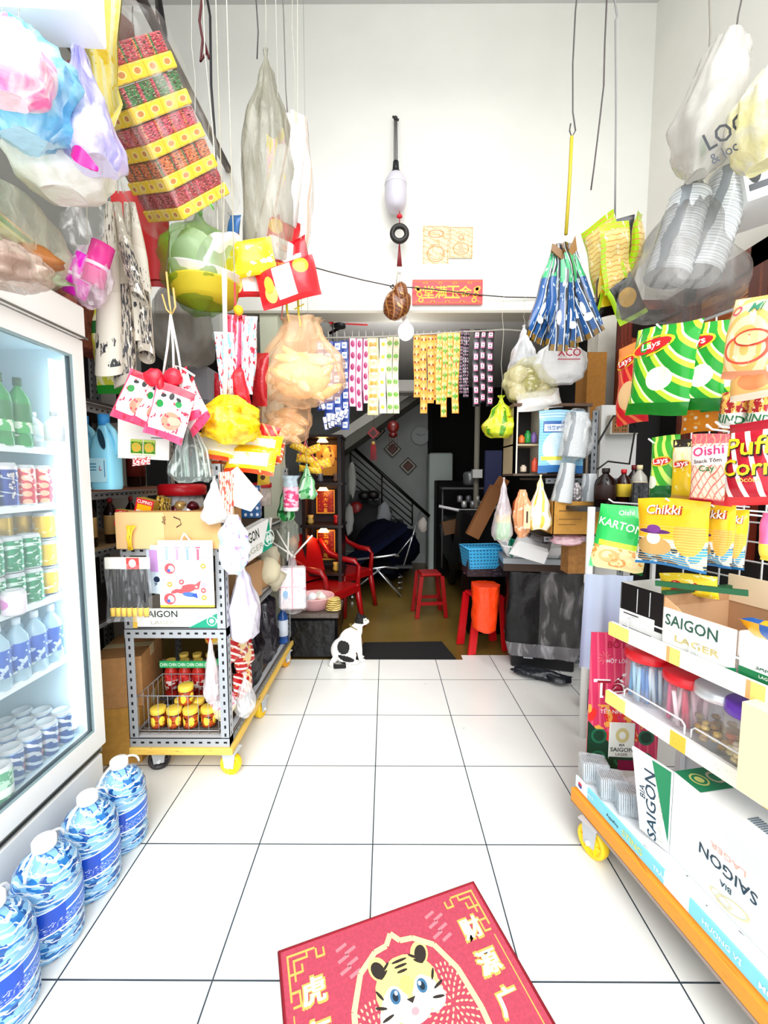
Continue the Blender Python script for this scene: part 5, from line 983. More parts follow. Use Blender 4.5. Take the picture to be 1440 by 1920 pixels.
strip('cream and yellow coffee sachet strip, left of the plain white one', 690, 710, 634, 778, 6, sm('c', 'f4e4a8', 6, [('dots', (1, 6, .36, .3), 'e2a83a'), ('noise', (14, .6), 'c07a20'), ('dots', (1, 12, .3, .2), 'fffbe8')]))
strip('white sachet strip with yellow spots', 711, 724, 634, 775, 6, sm('w', 'faf9ea', 6, [('dots', (1, 6, .26, .16), 'f6c81a')]), .01)
for k, (x0, x1) in enumerate(((725, 736), (737, 748))): strip('pale green and pink sachet strip, %s of the pair left of the bulb' % ['left', 'right'][k], x0, x1, 632, 775, 6, sm('g%d' % k, 'eef2c4', 6, [('dots', (1, 6, .4, .2), '6fae3a'), ('dots', (1, 12, .3, .14), 'f0c8a8'), ('noise', (8, .62), 'f0a0a0')]))
for k, (x0, x1, y1) in enumerate(((776, 788, 745), (788, 801, 775), (802, 815, 756), (815, 827, 750))): strip('orange sachet strip with small dark print, %s right of the bulb' % ['first', 'second', 'third', 'fourth'][k], x0, x1, 628, y1, 8, sm('o%d' % k, 'f0a83c', 8, [('cells', (1, 8, .7, .2), 'f8e0a0'), ('dots', (2, 8, .3, .14), '8a3a10'), ('noise', (10, .62), 'e2502a')]), .006 * k)
for k, (x0, x1, y1) in enumerate(((818, 830, 758), (829, 840, 782), (840, 851, 745), (849, 862, 775))): strip('orange and green sachet strip, %s of four' % ['first', 'second', 'third', 'last'][k], x0, x1, 624, y1, 7, sm('og%d' % k, 'f4b040', 7, [('dots', (1, 7, .42, .24), '5aa820'), ('dots', (2, 14, .3, .3), 'f8d888'), ('noise', (9, .6), 'e0502a')]), -.008 * k)
for k, (x0, x1, y1) in enumerate(((862, 869, 738), (869, 880, 745), (888, 900, 762), (901, 912, 755), (914, 927, 762))): strip('black sachet strip with pink and white labels, %s from the left' % ['first', 'second', 'third', 'fourth', 'fifth'][k], x0, x1, 617, y1, 7, sm('k%d' % k, '120a12', 7, [('cells', (1, 7, .66, .58), 'e88ab0'), ('cells', (1, 7, .56, .30), 'fbf3f7'), ('cells', (1, 7, .2, .12), '3a0a20')]) if k > 1 else sm('k%d' % k, '160a14', 14, [('dots', (3, 20, .2), 'e8a8c8'), ('noise', (12, .64), 'f6e0ee')]), .004 * k)
# ---- altar
c = P(605, 1150, 3.55); al = thing('altar_cabinet', 'dark wooden altar cabinet with glowing red tablets, left in the back room', 'altar', (c.x, 3.7, 0))
wd = S('1a0806', .35); hw = .17; s_ = 1
def zz(py): return P(605, py, 3.55).z
m = MB(); m.box(-hw, -hw + .03, -.14, .2, 0, zz(815), wd); m.box(hw - .03, hw, -.14, .2, 0, zz(815), wd); m.box(-hw, hw, .17, .2, 0, zz(815), S('2a0c08', .5))
for py in (815, 905, 985, 1075): m.box(-hw - .015, hw + .015, -.16, .2, zz(py) - .02, zz(py), wd)
m.build('cabinet', al)
rdp = paint('tablet', '8a0e08', [('noise', (9, .62), 'b8501c'), ('rect', (0, .06, 0, 1), 'e0a030'), ('rect', (.94, 1, 0, 1), 'e0a030'), ('rect', (0, 1, .95, 1), 'e0a030'), ('rect', (0, 1, 0, .05), 'e0a030')], .3)
for (py0, py1, txt) in ((920, 972, '九大七皇'), (1000, 1065, '五方土地')):
    h = zz(py0) - zz(py1); m = MB().box(-.085, .085, .10, .12, zz(py1) + .02, zz(py0), rdp)
    for k, chh in enumerate(txt): m.text(chh, 0, zz(py0) - h * (.18 + .2 * k), h * .15, 'f6b82a', y=.098)
    for q in (-.055, .055):
        for k in range(5): m.text('十', q, zz(py0) - h * (.18 + .14 * k), h * .06, 'd88a20', y=.098)
    m.build('red_tablet', al)
MB().box(-.08, .11, .08, .12, zz(900) + .04, zz(830), paint('goldpic', 'c8902a', [('ell', (.6, .6, .3, .3), 'f2c860'), ('noise', (5, .6), '5a2c10')], .4, .3)).build('gold_picture', al)
for py in (912, 992, 818):
    MB().lathe([(.028, 0), (.05, -.03)], S('ffcf80', .4, emit=5, name='lamp_glow'), T((0, -.04, zz(py) - .01)), 16).build('lamp', al)
    d = bpy.data.lights.new('altar_lamp', 'POINT'); d.energy = .7; d.color = (1, .42, .15); d.shadow_soft_size = .03; o = bpy.data.objects.new('altar_lamp', d); col.objects.link(o); o.location = (0, -.06, zz(py) - .06); o.parent = al
for k, (x, py, c_) in enumerate(((-.11, 970, 'c8a050'), (.12, 960, 'c01818'), (-.12, 1065, '3a2010'), (.11, 1070, 'c89a40'), (-.02, 905, '6a6a70'), (.12, 902, '7a5a4a'))):
    m = MB().lathe([(.02, 0), (.03, .02), (.022, .05), (.028, .075), (.02, .08), (.001, .08)], S(c_, .3), None, 14); solo('altar_vase', m, ['small gold vase left of the upper red tablet', 'small red candle cup right of the upper red tablet', 'dark cup left of the lower red tablet', 'gold cup right of the lower red tablet', 'grey cup on the altar top shelf', 'brown pot at the right of the altar top shelf'][k], 'vase', (al.location.x + x, 3.64, zz({970: 985, 960: 985, 1065: 1075, 1070: 1075, 905: 905, 902: 905}[py]) + .001))
# ---- red plastic armchairs
def armchair(label, loc, rot):
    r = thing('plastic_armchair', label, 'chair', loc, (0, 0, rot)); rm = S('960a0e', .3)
    for (x, y, bx, by) in ((-.19, -.18, -.24, -.22), (.19, -.18, .24, -.22), (-.17, .18, -.2, .25), (.17, .18, .2, .25)):
        MB().tube([(bx, by, 0), (x, y, .38)], [.022, .03], rm, 6).build('leg', r)
    m = MB().box(-.21, .21, -.2, .2, .36, .385, rm, bev=.01); m.box(-.21, .21, -.21, -.19, .32, .37, rm); m.build('seat', r)
    def bk_(u, v): a = (u - .5) * 2; return (a * (.2 + .02 * v), .19 + .1 * v - .05 * a * a, .40 + v * (.40 - .07 * a * a))
    MB().grid(bk_, 12, 6, rm).grid(lambda u, v: Vector(bk_(1 - u, v)) + Vector((0, .012, 0)), 12, 6, rm).build('backrest', r)
    for s_ in (-1, 1):
        MB().tube([(s_ * .21, -.18, .36), (s_ * .245, -.17, .52), (s_ * .245, -.14, .565), (s_ * .25, .0, .57), (s_ * .235, .14, .62), (s_ * .21, .22, .74)], [.024, .022, .026, .026, .024, .02], rm, 8).build('armrest', r)
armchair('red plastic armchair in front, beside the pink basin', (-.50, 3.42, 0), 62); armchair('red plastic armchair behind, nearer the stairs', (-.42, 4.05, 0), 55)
# red stool
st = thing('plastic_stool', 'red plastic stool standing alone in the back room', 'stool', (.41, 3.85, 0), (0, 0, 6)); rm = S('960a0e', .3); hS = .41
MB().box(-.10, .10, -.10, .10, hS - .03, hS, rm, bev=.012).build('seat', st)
for x in (-1, 1):
    for y in (-1, 1):
        MB().prism([(x * .135 - .018, 0), (x * .135 + .018, 0), (x * .095 + .018, hS - .02), (x * .095 - .018, hS - .02)], y * .115 - .012, y * .115 + .012, rm).build('leg', st)
m = MB()
for y in (-.11, .11): m.box(-.115, .115, y - .008, y + .008, .12, .15, rm)
for x in (-.115, .115): m.box(x - .008, x + .008, -.11, .11, .12, .15, rm)
m.build('stretcher', st)
# reclining chair frame, mop, dark junk
al_ = S('cfd3d6', .2, .8); rc = thing('folding_lounger', 'metal-framed folding lounger in the dark, before the stairs', 'lounger', (-.10, 4.6, 0), (0, 0, 10))
m = MB(); m.tube([(-.35, -.25, .42), (.1, -.25, .46), (.16, -.25, .47), (.2, -.25, .45)], .013, al_, 8).tube([(-.35, -.25, .30), (.05, -.25, .34), (.2, -.25, .32)], .011, al_, 8).tube([(-.3, -.25, .1), (.0, -.25, .32)], .011, al_, 8).tube([(-.05, -.25, .33), (.22, -.25, .02)], .011, al_, 8)
m.tube([(-.35, .25, .42), (.2, .25, .46)], .013, al_, 8).tube([(-.3, .25, .02), (.05, .25, .33)], .011, al_, 8).tube([(-.05, .25, .33), (.22, .25, .02)], .011, al_, 8).tube([(.22, -.25, .02), (.22, .25, .02)], .011, al_, 8).tube([(-.3, -.25, .03), (-.3, .25, .03)], .011, al_, 8)
for k in range(3): m.tube([(.2, -.24, .10 + k * .06), (.25, -.2, .09 + k * .06), (.24, -.1, .10 + k * .06)], .008, al_, 6)
m.build('frame', rc); MB().box(-.5, .15, -.22, .22, .26, .34, S('05070f', .9, spec=.1)).prism([(-.3, .3), (.3, .72), (.3, .78), (-.36, .36)], -.22, .22, S('070c22', .9, spec=.1)).build('cushion', rc)
m = MB().tube([P(788, 958, 4.9), P(757, 1060, 4.7)], .010, al_, 8).tube([P(775, 1003, 4.8), P(741, 1045, 4.8)], .009, al_, 8); m.cbox(tuple(P(757, 1062, 4.7)), (.2, .08, .03), '2a2a2c'); solo('walking_frame', m, 'thin aluminium crutch-like poles leaning in the middle of the dark room', 'poles')
random.seed(11)

for k, (px, py, Y, w_, h, c_, nm, lab) in enumerate((
    (690, 985, 5.35, .62, .55, '0c0c10', 'dark_bundle', 'dark pile of clothes under the stairs'), (668, 955, 5.3, .2, .2, '8a0f12', 'red_bowl', 'red enamel bowl hanging under the stairs'),
    (683, 930, 5.45, .16, .12, '140e10', 'cooking_pot', 'black pot hanging left under the stairs'), (700, 928, 5.45, .16, .12, '140e10', 'cooking_pot', 'black pot hanging right under the stairs'),
    (720, 965, 5.2, .18, .3, '8d9094', 'plastic_bag', 'grey-white plastic bag under the stair railing'), (792, 985, 5.1, .12, .18, 'd8d0c8', 'plastic_bag', 'white bag hanging near the top of the poles'),
    (655, 975, 4.8, .1, .35, '9a9c98', 'plastic_bag', 'pale thin bag hanging beside the altar on the right'), (660, 900, 4.6, .09, .4, '8c8e8a', 'plastic_bag', 'long pale bag hanging right of the altar top'))):
    m = MB(); m.ball((w_ / 2, w_ * .3, h / 2), S(c_, .4 if 'pot' in nm or 'bowl' in nm else .8, bump=.4), None, 16, 12, .3 if 'bundle' in nm or 'bag' in nm else 0, k); solo(nm, m, lab, nm.split('_')[-1], P(px, py, Y))
solo('laundry_pile', MB().ball((.36, .3, .36), S('06081a', .9, bump=.5, spec=.1), None, 20, 14, .4, 3), 'dark blue pile heaped behind the lounger', 'pile', (-.02, 5.1, .38))
solo('storage_cabinet', MB().box(-.26, .26, -.3, .3, 0, 1.25, S('050506', .6, spec=.15), bev=.01).box(-.24, -.01, -.305, -.3, .1, 1.2, S('070708', .6, spec=.15)).box(.01, .24, -.305, -.3, .1, 1.2, S('070708', .6, spec=.15)), 'black cabinet at the far right of the back room', 'cabinet', (.92, 5.6, 0))
solo('fridge', MB().box(-.16, .16, -.2, .2, 0, 1.62, S('c8d4d0', .5), bev=.02).box(-.15, .15, -.205, -.2, 1.0, 1.6, S('bac8c4', .4)), 'pale grey-green fridge standing by the far wall right of the clock', 'refrigerator', (.75, 5.86, 0))
solo('black_cabinet', MB().box(-.27, .27, -.16, .16, 0, 1.0, S('050506', .6, spec=.15), bev=.012).tube([(-.27, -.1, .7), (-.3, -.12, .62), (-.3, -.12, .5)], .008, 'b0b0b4', 6), 'black motorbike-dark cabinet beside the blue basket', 'cabinet', (.86, 3.5, 0)); bpy.data.objects['black_cabinet'].location.x = .95
mb_ = thing('motorbike', 'black motorbike parked in the dark along the right side of the back room', 'motorbike', (.80, 4.4, 0), (0, 0, 90)); kk = S('050506', .35, spec=.3)
for y, nm in ((-.55, 'w'), (.6, 'w')): MB().lathe([(.17, -.04), (.24, -.045), (.28, -.03), (.28, .03), (.24, .045), (.17, .04)], S('0a0a0b', .6), T((y, 0, .28), (90, 0, 0)), 24, caps=False).lathe([(.02, -.03), (.17, -.02), (.17, .02), (.02, .03)], S('3a3a3e', .3, .6), T((y, 0, .28), (90, 0, 0)), 20).build('wheel', mb_)
MB().prism([(-.6, .5), (-.2, .35), (.5, .4), (.8, .7), (.4, .78), (0, .72), (-.25, .6), (-.45, 1.0), (-.6, .98)], -.12, .12, kk).build('body', mb_)
MB().box(-.05, .6, -.13, .13, .76, .84, S('101012', .5), bev=.03).build('seat', mb_); MB().tube([(-.5, -.3, 1.02), (-.52, -.1, .98), (-.52, .1, .98), (-.5, .3, 1.02)], .014, 'b8b8bc', 8).tube([(-.52, 0, .98), (-.56, 0, .28)], .03, '1a1a1c', 8).build('handlebar', mb_)
MB().tube([(-.5, -.26, 1.0), (-.46, -.3, 1.16)], .006, '9a9aa0', 6).ball((.02, .06, .035), S('8a8a90', .1, .9), T((-.45, -.31, 1.18)), 12, 8).build('mirror', mb_)
# posts/pole and shelf at right rear
solo('metal_pole', MB().cyl(.03, 0, 2.5, S('8a8678', .6), None, 12), 'grey metal pole rising in the dark below the black sachet strips', 'pole', (P(894, 850, 4.6).x, 4.6, 0))
solo('water_pot', MB().lathe([(.06, 0), (.08, .02), (.085, .12), (.07, .15), (.001, .16)], S('8a8e90', .3, .6), None, 20), 'silver pot on a stand by the metal pole', 'pot', P(882, 910, 4.7))
solo('white_box', MB().box(-.05, .05, -.04, .04, 0, .09, 'd8d8d4'), 'small white box above the silver pot', 'box', P(894, 896, 4.5))
solo('blue_board', MB().box(-.07, .07, -.02, .02, -.45, .0, S('081440', .6)), 'dark blue board hanging at the right of the back room', 'board', P(925, 845, 3.6))
m = MB().cbox((0, 0, 0), (.1, .07, .42), S('7a4a1e', .7), (0, 26, 0)); solo('carton_tube', m, 'brown carton leaning in the dark, longest of the leaning ones', 'carton', P(908, 960, 3.2))
m = MB().cbox((0, 0, 0), (.08, .06, .22), S('8a5424', .7), (0, 30, 0)); solo('carton_tube', m, 'short brown carton leaning above the long one', 'carton', P(932, 920, 3.3))
m = MB().cbox((0, 0, 0), (.17, .06, .14), S('5a3a1a', .7), (0, -12, 0)); solo('carton', m, 'brown cardboard box in the dark above the stool', 'carton', P(845, 988, 4.3))
solo('kitchen_shelf', MB().box(-.35, .35, -.1, .1, 0, .02, '4a4a4a').tube([(-.33, 0, 0), (-.33, 0, -.9)], .01, '5a5a5a', 6).tube([(.33, 0, 0), (.33, 0, -.9)], .01, '5a5a5a', 6), 'thin grey shelf with kitchen things far in the dark', 'shelf', P(885, 917, 4.7))
for k in range(6):
    m = MB().lathe([(.02, 0), (.03, .01), (.03, .07), (.001, .08)], S(['9a9a9e', 'd0d0cc', '6a6a70'][k % 3], .3, .5), None, 12); solo('tin_cup', m, 'small tin cup on the dark kitchen shelf', 'cup', P(862 + k * 8, 942 + (k % 2) * 10, 4.6), group='tin cups on the dark kitchen shelf')
# mat, cat, crate and basin
blm = paint('ribbed', '060607', [('stripe', (60, 0, .3), '0b0b0c')], .95)
solo('door_mat', MB().add([(-.215, 2.862, .0), (.50, 2.862, .0), (.44, 3.17, .0), (-.17, 3.15, .0), (-.215, 2.862, .008), (.50, 2.862, .008), (.44, 3.17, .008), (-.17, 3.15, .008)], [(4, 5, 6, 7), (0, 1, 5, 4), (1, 2, 6, 5), (2, 3, 7, 6), (3, 0, 4, 7)], blm, [[(0, 0), (1, 0), (1, 1), (0, 1)]] * 5), 'black ribbed mat at the step to the back room, behind the cat', 'mat')
ctm = MB(); q = lambda c, r, rot=(0, 0, 0): ctm.ball(r, 'ffffff', T(c, rot), 20, 14)
# cat: faces +x, local units metres
q((-.045, 0, .085), (.085, .062, .082)); q((-.01, 0, .14), (.07, .052, .085), (0, 20, 0)); q((.025, 0, .185), (.048, .043, .07), (0, 28, 0)); q((.045, 0, .225), (.032, .03, .05), (0, 30, 0))
q((.070, -.004, .272), (.042, .036, .034)); q((.103, -.004, .260), (.022, .018, .015)); q((.085, -.004, .256), (.03, .024, .02))
for s_ in (-1, 1):
    q((-.03, s_ * .045, .055), (.062, .03, .052)); q((.01, s_ * .052, .014), (.045, .018, .014)); ctm.tube([(.04, s_ * .026, .17), (.055, s_ * .027, .09), (.06, s_ * .026, .02)], [.028, .018, .014], 'ffffff', 10); q((.072, s_ * .026, .011), (.024, .015, .011))
    ctm.lathe([(.0165, 0), (.010, .02), (.001, .038)], 'ffffff', T((.055, -.004 + s_ * .021, .293), (s_ * 14, -12, 0)), 10)
ctm.tube([(-.11, -.02, .03), (-.13, -.05, .014), (-.11, -.08, .012), (-.05, -.09, .012), (-.01, -.085, .012)], [.02, .018, .016, .013, .009], 'ffffff', 8)
co = ctm.build('cat'); md = co.modifiers.new('r', 'REMESH'); md.mode = 'VOXEL'; md.voxel_size = .0055; s2 = co.modifiers.new('s', 'SMOOTH'); s2.iterations = 4; s2.factor = .5
dg = bpy.context.evaluated_depsgraph_get(); me = bpy.data.meshes.new_from_object(co.evaluated_get(dg)); co.modifiers.clear(); co.data = me; me.name = 'cat'
me.materials.clear(); me.materials.append(S('f2f0ec', .8, bump=.3, bscale=90)); me.materials.append(S('0d0b0b', .8, bump=.3, bscale=90)); me.materials.append(S('c98a80', .6)); me.materials.append(S('8a9a3a', .1))
for p in me.polygons:
    p.use_smooth = True; x, y, z = p.center; k = 0
    if z > .258 and x < .078 and y < .02 or z > .29: k = 1
    if x > .078 and z > .276 and y > -.02: k = 1
    if ((x + .052) / .040) ** 2 + ((z - .118) / .040) ** 2 < 1 and y < 0: k = 1
    if ((x + .035) / .052) ** 2 + ((z - .048 + .35 * (x + .03)) / .020) ** 2 < 1 and y < -.02: k = 1
    if y < -.055 and z < .03 and -.12 < x < -.04: k = 1
    if x > .118 and z > .262: k = 2
    if (x - .094) ** 2 + (z - .277) ** 2 < .006 ** 2 and y < -.02: k = 3
    p.material_index = k
tag(co, 'black and white cat sitting by the mat, looking into the back room', 'cat'); co.location = (-.245, 2.83, .0); co.rotation_euler = (0, 0, R(12)); co.scale = (1.08, 1.08, 1.08)
MB().tube([(.030 + .036 * math.cos(t), .034 * math.sin(t), .225 - .022 * math.cos(t)) for t in [i * math.pi / 9 for i in range(18)]], .004, '7a6a2c', 6, closed=True).ball(.007, 'c8a83a', T((.066, -.004, .196)), 8, 6).build('collar', co)
wr_ = S('07070a', .28, bump=.8, bscale=18, spec=.35)
r_ = thing('wrapped_crate', 'crate wrapped in black plastic between the trolley and the cat', 'crate', (-.53, 3.02, 0)); MB().box(-.19, .19, -.16, .16, .0, .30, wr_, bev=.02).build('crate', r_); MB().box(-.20, .20, -.17, .17, .30, .335, S('5a5048', .5, var=.3), bev=.006).build('lid', r_)
pbn = S('f2b8bc', .35); r_ = thing('wash_basin', 'pink plastic basin of odds and ends on the wrapped crate', 'basin', (-.52, 2.99, .3365)); MB().lathe([(.085, 0), (.10, .003), (.135, .085), (.145, .09), (.14, .095), (.128, .088), (.095, .008), (.001, .006)], pbn, None, 32).build('basin', r_)
for k, (x, y, z, c_, lab) in enumerate(((-.03, -.03, .07, 'e8ecf0', 'white and blue cup lying in the pink basin'), (.06, -.02, .08, 'f2ece0', 'white tube leaning out of the pink basin'), (.02, -.06, .05, 'e8a03a', 'orange packet in the pink basin'), (-.05, -.06, .05, '1f7a3a', 'green packet in the pink basin'))):
    m = MB(); (m.cyl(.028, -.04, .05, S(c_, .4), T((0, 0, 0), (30, 40 * (-1) ** k, 0)), 14) if k < 2 else m.ball((.05, .03, .02), S(c_, .4), None, 12, 8, .3)); solo('basin_item', m, lab, 'packet', (-.52 + x, 2.99 + y, .3365 + z))
for k in range(6):
    m = MB().ball((.06, .05, .008), paint('gp', 'e8d48a', [('noise', (8, .55), 'b08a2a')], .5), None, 12, 6, .15, k); solo('joss_paper', m, 'folded golden paper bundle in the stack on the crate corner', 'paper', (-.375, 2.93, .345 + k * .015), (0, 0, 20 * k), 'golden paper bundles on the crate corner')
# tissue pack bag hanging before the crate
tb = thing('tissue_bag', 'pink and white tissue packs in a clear hanging bag with straws', 'bag', P(548, 1045, 2.55)); m = MB()
m.box(-.08, .08, -.045, .045, -.32, -.06, paint('tissue', 'fbf1f3', [('rect', (.47, .53, 0, 1), 'f2a8b8'), ('rect', (0, 1, .55, .57), 'f2b8c4'), ('ell', (.2, .35, .12, .12), '8fc0e8'), ('noise', (6, .62), 'f8c8d4')], .4), T((0, 0, 0), (0, 0, 8)), bev=.012); m.build('tissue_pack', tb)
bagmesh(MB(), .2, .13, .38, film('e6e2e4', .16, .1, 12, .4), 3, PR_CONE, M=T((0, 0, .04))).build('bag_film', tb)
m = MB()
for a, b_ in (((.0, 0, .0), (-.10, 0, .18)), ((.0, 0, .0), (.13, -.02, .14)), ((-.03, 0, -.02), (-.02, 0, .16)), ((.02, 0, 0), (-.16, .0, .12))): m.tube([a, b_], .006, 'f0eee8', 6)
m.build('straw', tb)
hangbag('plastic_bag', 'dull green-grey clear bag hanging above the tissue packs', 'bag', (515, 965, 560, 1045), 2.62, .1, film('a9b0a0', .4, .15, 14, .4), 8, prof=PR_LUMP)
m = MB().tube([P(507, 970, 2.3), P(504, 1000, 2.3), P(512, 1012, 2.3)], .012, S('e9e4da', .5), 8); solo('plastic_hose', m, 'short bent white plastic hose sticking up at the trolley far end', 'hose')
# ================================================================= RIGHT SIDE
BO, BY = (.670, 1.42), -78.6     # trolley board frame
SO, SY = (.790, 1.40), -74.0     # shelf frame
def SL(x, y, z, O=SO, yaw=SY):
    c, s_ = math.cos(R(yaw)), math.sin(R(yaw)); return Vector((O[0] + x * c - y * s_, O[1] + x * s_ + y * c, z))
def S3(px, py, yl, O=SO, yaw=SY): return FP(O, yaw, px, py, yl)
# wooden door on the right wall
wdm = paint('door_wood', '6a2410', [('stripe', (14, .6, .25, 1.2, 4), '4a160a'), ('noise', (5, .62), '8a3a1a')], .35)
dr = MB(); x = XR
def dbox(px0, px1, z0, z1, mm, dx=.04):
    y0 = PX(px1, 700, x).y; y1 = PX(px0, 700, x).y; dr.box(x - dx, x, y0, y1, z0, z1, mm)
yA, yB, zT = PX(1447, 700, x).y - .4, 2.80, 2.34
dr.box(x - .05, x, yB - .09, yB, 0, zT, wdm); dr.box(x - .05, x, yA, yB, zT - .10, zT, wdm); dr.box(x - .045, x, yA, yB, 1.96, 2.04, wdm)
for yy in (2.38, 1.95, 1.5): dr.box(x - .05, x, yy - .05, yy + .05, 0, zT, wdm)
dr.box(x - .02, x, yA, yB, 0, 1.96, S('14100e', .15)); dr.box(x - .02, x, yA, yB, 2.04, 2.24, paint('glasspanel', 'a8521c', [('noise', (6, .5), 'd88a3a'), ('noise', (12, .6), '6a2a10')], .15))
dr.box(x - .055, x, yA, yB, 0, .9, S('0d0c0c', .6))
struct('door_1', dr)
# white ceiling-hung box above the door
c = P(1418, 345, 1.55); m = MB().box(-.09, .35, -.12, .12, -.10, .14, 'f4f4f2'); m.box(.0, .14, -.1225, -.12, .02, .03, '50545a'); m.box(.0, .10, -.1225, -.12, .045, .05, '50545a'); m.box(-.08, .0, -.1225, -.12, -.07, -.05, '50545a'); m.ell(-.06, -.0, .02, .05, '1a1c20', y=-.1215)
solo('appliance_box', m, 'white printed cardboard box on top of the wooden door frame at the right edge', 'box', c, (0, -12, -18))
# outlet on the wall
c = P(1166, 797, 2.585); r_ = thing('power_outlet', 'brown power strip box with sockets on the white wall beside the door', 'outlet', c); m = MB().box(-.085, .085, -.03, .02, -.06, .06, 'd8d4c8', bev=.004); m.box(-.075, .02, -.034, -.03, -.05, .05, '9a6a3c')
m.build('plate', r_); m = MB()
for a in range(2):
    for b_ in range(4): m.box(-.06 + a * .045, -.055 + a * .045, -.036, -.033, -.04 + b_ * .024, -.03 + b_ * .024, '2a1c12'); m.box(-.045 + a * .045, -.04 + a * .045, -.036, -.033, -.04 + b_ * .024, -.03 + b_ * .024, '2a1c12')
m.box(.025, .08, -.036, -.03, -.05, .05, S('1a1a1c', .3)); m.build('socket', r_)
struct('wall_right', MB().box(1.335, 1.56, 2.62, 2.70, .6, 1.735, S('e9e8e3', .8)))
struct('door_1', MB().box(1.43, XR, 2.62, 2.66, 1.735, 2.36, wdm).box(1.50, XR - .04, 2.612, 2.62, 1.78, 2.10, S('1a1412', .2)).box(1.50, XR - .04, 2.612, 2.62, 2.14, 2.3, S('1a1412', .2)).box(1.56, XR, 2.62, 2.66, 0, 1.735, S('120e0d', .5)))
cable('cable', 'black cable looping from the outlet down to the left', 'cable', [P(1108, 855, 2.45), P(1130, 815, 2.5), P(1150, 780, 2.5), P(1175, 778, 2.5), P(1190, 800, 2.5)], .006, '141214')
cable('cable', 'black cable running down past the white pole', 'cable', [P(1190, 810, 2.3), P(1180, 870, 2.2), P(1140, 865, 2.2), P(1120, 880, 2.2)], .005, '141214')
# ---- rack behind with shop things
sr = thing('storage_rack', 'dark slotted rack at the right holding cups, cartons and trays', 'rack', (1.10, 2.55, 0)); m = MB()
for x_, y_, sx, sy, za, zb_ in ((.26, .25, -1, -1, 0, 1.62), (.26, -.2, -1, 1, 0, 1.3), (.085, -.2, -1, 1, 1.285, 1.66)): apost(MB(), x_, y_, za, zb_, .035, sx, sy, '8a8e92').build('post', sr)
for z in (.955, 1.285): MB().box(-.2, .26, -.2, .25, z - .012, z, S('4a4038', .7)).box(-.2, .26, -.203, -.2, z - .03, z, slot(12, 'h', '9a9ea2')).build('shelf', sr)
# small wooden shelf unit
def wz(py, Y=2.35): return P(1040, py, Y).z
a, b_, w_, h = bb(966, 762, 1106, 888, 2.36); bx = thing('wooden_shelf_unit', 'small pale wooden open shelf unit with jars, right of the back room opening', 'shelf unit', (a.x, 2.48, b_.z)); wl_ = S('e9ddc6', .6); tp_ = S('6a5040', .7, var=.3)
m = MB(); m.box(-w_ / 2, -w_ / 2 + .02, -.12, -.10, 0, h, wl_); m.box(-w_ / 2, -w_ / 2 + .012, -.12, .1, 0, h, 'b8a888'); m.box(-.045, -.02, -.12, .1, 0, h, wl_); m.box(w_ / 2 - .012, w_ / 2, -.12, .1, 0, h, '8a7a66'); m.box(-w_ / 2, w_ / 2, .09, .1, 0, h, '241c18'); m.build('frame', bx)
MB().box(-w_ / 2 - .01, w_ / 2 + .01, -.13, .11, h, h + .016, tp_).build('top', bx); MB().box(-w_ / 2, -.02, -.115, .1, h * .42, h * .42 + .01, 'b8a888').build('shelf', bx); MB().box(-w_ / 2, w_ / 2, -.12, .1, -.012, 0, S('5a4a3e', .7)).build('base', bx)
for k, (x_, zf, c_, hh, lab) in enumerate(((-.155, .46, 'd86a2a', .045, 'small orange jar on the little wooden shelf'), (-.12, .46, '1f8a3a', .07, 'small green bottle on the little wooden shelf'), (-.085, .46, '7a5a9a', .06, 'small purple bottle on the little wooden shelf'), (-.14, 0.02, 'c8b8a0', .04, 'small beige pot low in the little wooden shelf'), (-.075, .02, 'e8583a', .08, 'orange-red bottle low in the little wooden shelf'))):
    m = MB().lathe([(.016, 0), (.018, .004), (.018, hh * .75), (.010, hh * .85), (.010, hh)], S(c_, .3), None, 14); solo('small_jar', m, lab, 'jar', (bx.location.x + x_, 2.40, b_.z + zf * h + .002))
zp = thing('zip_bag', 'light blue zip bag with Chinese print hanging on the wooden shelf unit', 'bag', P(1052, 828, 2.31)); m = MB()
pack(m, .25, .34, .03, paint('zipb', '8fcbe8', [('rect', (0, 1, .86, .98), 'c8e8f6'), ('stripe', (0, 22, .3), '7ab8dc'), ('ell', (.5, .38, .42, .3), 'cdeaf6'), ('rect', (0, 1, 0, .12), '3a78b8'), ('rect', (.08, .62, .64, .82), '1f58a0'), ('rect', (.1, .6, .66, .77), 'f4fafd'), ('rect', (.05, .5, .2, .26), 'e8e04a')], .25), texts=[('低密护垫', -.15, .215, .07, '1f58a0')], seed=2); m.build('bag', zp)
cupm = paint('cup_stack', 'c9ced0', [('stripe', (0, 34, .45), 'f4f6f6'), ('stripe', (3, 0, .25, .6), '9aa0a4')], .15, alpha=.9)
def cups(label, px, py0, py1, Y, r0, r1, tilt=0, wrap=True, grp=None):
    a = P(px, py0, Y); z = P(px, py1, Y).z; h = a.z - z; r = thing('cup_stack', label, 'cups', (a.x, Y, z), (0, tilt, 0), grp)
    m = MB(); pr = []
    n = 16
    for k in range(n): t = k / n; rr = lerp(r0, r1, t); pr += [(rr, h * t), (rr * .94, h * (t + .6 / n))]
    m.lathe(pr + [(r1, h)], cupm, None, 22); m.build('cup_tower', r)
    if wrap: bagmesh(MB(), r0 * 2.5, r0 * 2.4, h * 1.15, film('f4f6f6', .12, .08, 16, .5), 4, PR_LUMP, M=T((0, 0, h * 1.1))).build('bag_film', r)
    return r
cups('stack of clear cups in film hanging before the light blue zip bag', 1075, 775, 858, 2.26, .075, .06, 6)
